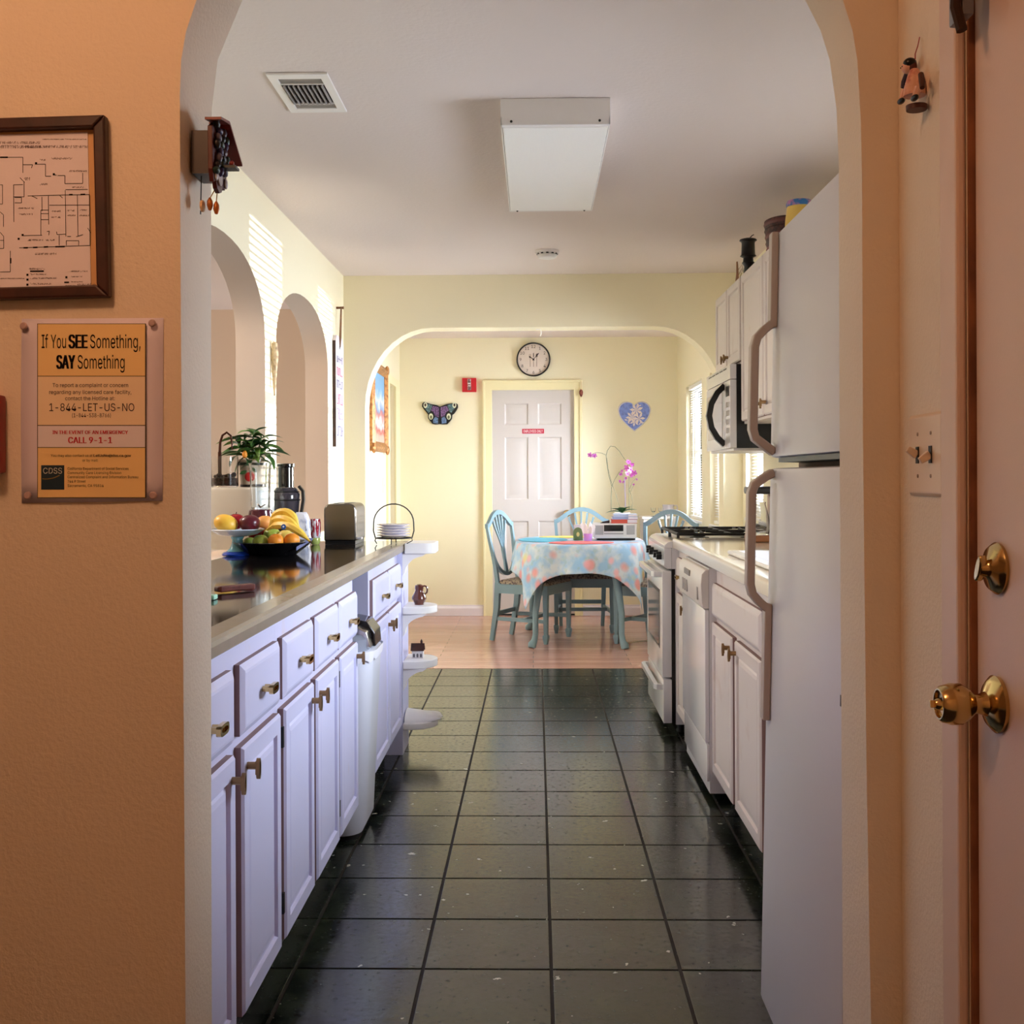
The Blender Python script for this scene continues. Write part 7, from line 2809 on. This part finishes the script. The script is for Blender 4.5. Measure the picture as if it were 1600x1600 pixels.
def heart(s, n=40):
    right = [(0.0, 0.66)] + [(0.46 + 0.54 * math.cos(R(a)), 0.36 + 0.52 * math.sin(R(a))) for a in range(135, -16, -10)]
    right += [(p.x, p.y) for p in bez((0.98, 0.22, 0), (0.9, -0.25, 0), (0.35, -0.7, 0), (0, -0.94, 0), 9)[1:]]
    out = right + [(-x, z) for x, z in reversed(right[1:-1])]
    return [(hc.x + s * x, hc.z + s * z) for x, z in out]


M_hw = mat('heart_white', (226, 222, 238), 0.4)
bm = new()
prev = None
for sc, y in ((0.99, 0.0008), (1.0, 0.012), (0.97, 0.02)):
    cur = [bm.verts.new((x, YB - y, z)) for x, z in heart(HS * sc)]
    if prev:
        ring_faces(bm, prev, cur)
    else:
        bm.faces.new(cur)
    prev = cur
bm.faces.new(prev)
obj('plate', bm, M_hw, o, smooth=40)
bm = new()
prism(bm, heart(HS * 0.93), 'xz', YB - 0.0215, YB - 0.0203)
obj('blue_field', bm, mat('heart_blue', (128, 150, 222), 0.5, var=((104, 116, 190), 40, 0.45, 0.65)), o, smooth=0)
for px, py, rr, n_ in ((994, 641, 11, 7), (987, 652, 10, 7), (998, 654, 10, 6), (991, 659, 8, 6), (981, 657, 6, 3), (1001, 660, 5, 3), (997, 634, 5, 3)):
    c = atY(px, py, YB)
    bm = new()
    for k in range(n_):
        a = 2 * math.pi * k / n_ + px
        L = rr * 0.0057
        u, v = math.cos(a), math.sin(a)
        prism(bm, [(c.x, c.z), (c.x + L * 0.6 * u - L * 0.2 * v, c.z + L * 0.6 * v + L * 0.2 * u), (c.x + L * u, c.z + L * v), (c.x + L * 0.6 * u + L * 0.2 * v, c.z + L * 0.6 * v - L * 0.2 * u)], 'xz', YB - 0.0255 - 0.0004 * k, YB - 0.0216)
    obj('relief_flower', bm, mat('relief_white', (240, 226, 226), 0.5), o, smooth=0)

# EMPLOYEES ONLY sign
a, b = atY(816, 677.5, YB + 0.012), atY(850, 670, YB + 0.012)
o = thing('door_sign', 'small red sign reading EMPLOYEES ONLY on the white door', 'sign', ((a.x + b.x) / 2, YB + 0.01, a.z))
bm = new()
box(bm, a.x, b.x, YB + 0.0085, YB + 0.0112, a.z, b.z)
obj('plate', bm, mat('sign_red', (186, 36, 62), 0.4), o, smooth=0)
bm = new()
fit_text(bm, 'EMPLOYEES ONLY', 818, 848, 675.8, 4.1, lambda x, y: atY(x, y, YB + 0.008), YB + 0.0079)
tag(obj('lettering', bm, mat('sign_white', (246, 232, 236), 0.5), o, smooth=0), kind='stuff')

# cone ornament on the casing corner
c = atY(908, 613, YB - 0.04)
o = thing('cone_ornament', 'little red-brown cone ornament hanging at the corner of the white door frame', 'ornament', (c.x, YB - 0.04, c.z - 0.04))
bm = new()
lathe(bm, [(0, -0.042), (0.009, -0.034), (0.017, -0.012), (0.018, 0.004), (0.013, 0.018), (0.006, 0.026), (0, 0.028)], c=c, n=14)
obj('cone', bm, mat('cone_red_brown', (150, 76, 62), 0.5, var=((70, 30, 26), 120, 0.45, 0.6)), o)
bm = new()
tube(bm, [c + Vector((0, 0, 0.026)), c + Vector((0.003, 0, 0.06)), (c.x, YB - 0.0285, c.z + 0.1)], 0.002, 6)
obj('string', bm, mat('pale_string', (206, 176, 140), 0.7), o)

# hook under the middle arch
c = atY(845, 517, YM + 0.06)
bm = new()
tube(bm, [(c.x - 0.03, YM + 0.09, zt - 0.003), (c.x, YM + 0.09, zt - 0.004), (c.x + 0.002, YM + 0.09, zt - 0.03), (c.x - 0.004, YM + 0.09, zt - 0.045)], 0.004, 6)
plain('hook', bm, M_trimw, 'small white hook under the crown of the arch to the dining room', 'hook')

# gilt-framed painting on the dining room's left wall
ya_, yb_ = atX(577, 640, XDL).y, atX(600, 640, XDL).y
za_, zb2 = atX(597, 707, XDL).z, atX(598, 575, XDL).z
o = thing('painting', 'small bright landscape painting in a carved gilt frame on the dining wall', 'picture', (XDL, (ya_ + yb_) / 2, za_))
M_gilt = mat('carved_gilt', (196, 136, 76), 0.35, 0.4, var=((140, 84, 48), 40, 0.45, 0.65))
fw = 0.075
q = [(ya_, za_), (yb_, za_), (yb_, zb2), (ya_, zb2)]
iq = [(ya_ + fw, za_ + fw), (yb_ - fw, za_ + fw), (yb_ - fw, zb2 - fw), (ya_ + fw, zb2 - fw)]
for k in range(4):
    a, b, c2, d2__ = q[k], q[(k + 1) % 4], iq[(k + 1) % 4], iq[k]
    bm = new()
    lo_ = [(XDL + 0.0008,) + p for p in (a, b, c2, d2__)]
    m1 = [((a[0] * 0.55 + d2__[0] * 0.45), (a[1] * 0.55 + d2__[1] * 0.45)), ((b[0] * 0.55 + c2[0] * 0.45), (b[1] * 0.55 + c2[1] * 0.45))]
    v = [bm.verts.new(p) for p in lo_]
    r1 = [bm.verts.new((XDL + 0.022,) + a), bm.verts.new((XDL + 0.022,) + b)]
    r2 = [bm.verts.new((XDL + 0.04,) + m1[0]), bm.verts.new((XDL + 0.04,) + m1[1])]
    r3 = [bm.verts.new((XDL + 0.016,) + d2__), bm.verts.new((XDL + 0.016,) + c2)]
    for f in ((v[0], v[1], r1[1], r1[0]), (r1[0], r1[1], r2[1], r2[0]), (r2[0], r2[1], r3[1], r3[0]), (r3[0], r3[1], v[2], v[3]), (v[0], v[3], v[2], v[1]),
              (v[0], r1[0], r2[0], r3[0], v[3]), (v[1], v[2], r3[1], r2[1], r1[1])):
        bm.faces.new(f)
    obj('frame_rail', bm, M_gilt, o, smooth=0)
for y, z in q:
    bm = new()
    yy_, zz_ = y + (0.02 if y == ya_ else -0.02), z + (0.02 if z == za_ else -0.02)
    ball(bm, (XDL + 0.03, yy_, zz_), (0.018, 0.04, 0.04), 12, 8)
    obj('corner_carving', bm, M_gilt, o)


def _paint(nt, b):
    tc = _n(nt, 'ShaderNodeTexCoord')
    sp = _n(nt, 'ShaderNodeSeparateXYZ')
    nt.links.new(tc.outputs['Generated'], sp.inputs[0])
    n1 = _n(nt, 'ShaderNodeTexNoise')
    n1.inputs['Scale'].default_value = 5
    n1.inputs['Detail'].default_value = 4
    nt.links.new(tc.outputs['Generated'], n1.inputs['Vector'])
    ad = _n(nt, 'ShaderNodeMath', operation='MULTIPLY_ADD')
    nt.links.new(n1.outputs['Fac'], ad.inputs[0])
    ad.inputs[1].default_value = 0.5
    nt.links.new(sp.outputs['Z'], ad.inputs[2])
    r = _n(nt, 'ShaderNodeValToRGB')
    nt.links.new(ad.outputs[0], r.inputs[0])
    e = r.color_ramp.elements
    e[0].position, e[0].color = 0.3, lin((206, 176, 160))
    e[1].position, e[1].color = 1.0, lin((120, 178, 220))
    for p, c_ in ((0.4, (196, 70, 66)), (0.55, (232, 226, 226)), (0.66, (206, 110, 100)), (0.72, (120, 160, 200)), (0.85, (224, 232, 240))):
        x = e.new(p)
        x.color = lin(c_)
    nt.links.new(r.outputs[0], b.inputs['Base Color'])
    b.inputs['Roughness'].default_value = 0.4


bm = new()
box(bm, XDL + 0.002, XDL + 0.012, ya_ + fw * 0.9, yb_ - fw * 0.9, za_ + fw * 0.9, zb2 - fw * 0.9)
obj('canvas', bm, node_mat('painted_landscape', _paint), o, smooth=0)
yk, zk = atX(599, 760, XDL).y, atX(599, 770, XDL).z
o = thing('wall_switch', 'pale wall switch plate beside the dining room side door', 'switch', (XDL, yk, zk))
bm = new()
box(bm, XDL + 0.0008, XDL + 0.006, yk - 0.05, yk + 0.02, zk, zk + 0.12, bev=0.002)
obj('plate', bm, mat('switch_ivory', (226, 220, 204), 0.4), o, smooth=0)
bm = new()
box(bm, XDL + 0.0062, XDL + 0.012, yk - 0.02, yk - 0.01, zk + 0.05, zk + 0.07)
obj('toggle', bm, mat('switch_ivory', (226, 220, 204), 0.4), o, smooth=0)
# radio cable to the floor
bm = new()
tube(bm, bez((0.62, 9.1, 0.66), (0.66, 8.7, 0.3), (0.52, 8.42, 0.05), (0.66, 8.5, 0.008), 14) + bez((0.66, 8.5, 0.008), (0.75, 8.55, 0.008), (0.9, 8.7, 0.008), (1.2, 8.75, 0.008), 10)[1:], 0.0035, 6)
plain('power_cord', bm, mat('beige_cord', (196, 180, 158), 0.5), 'thin beige power cord hanging under the table and crossing the wood floor', 'cord')
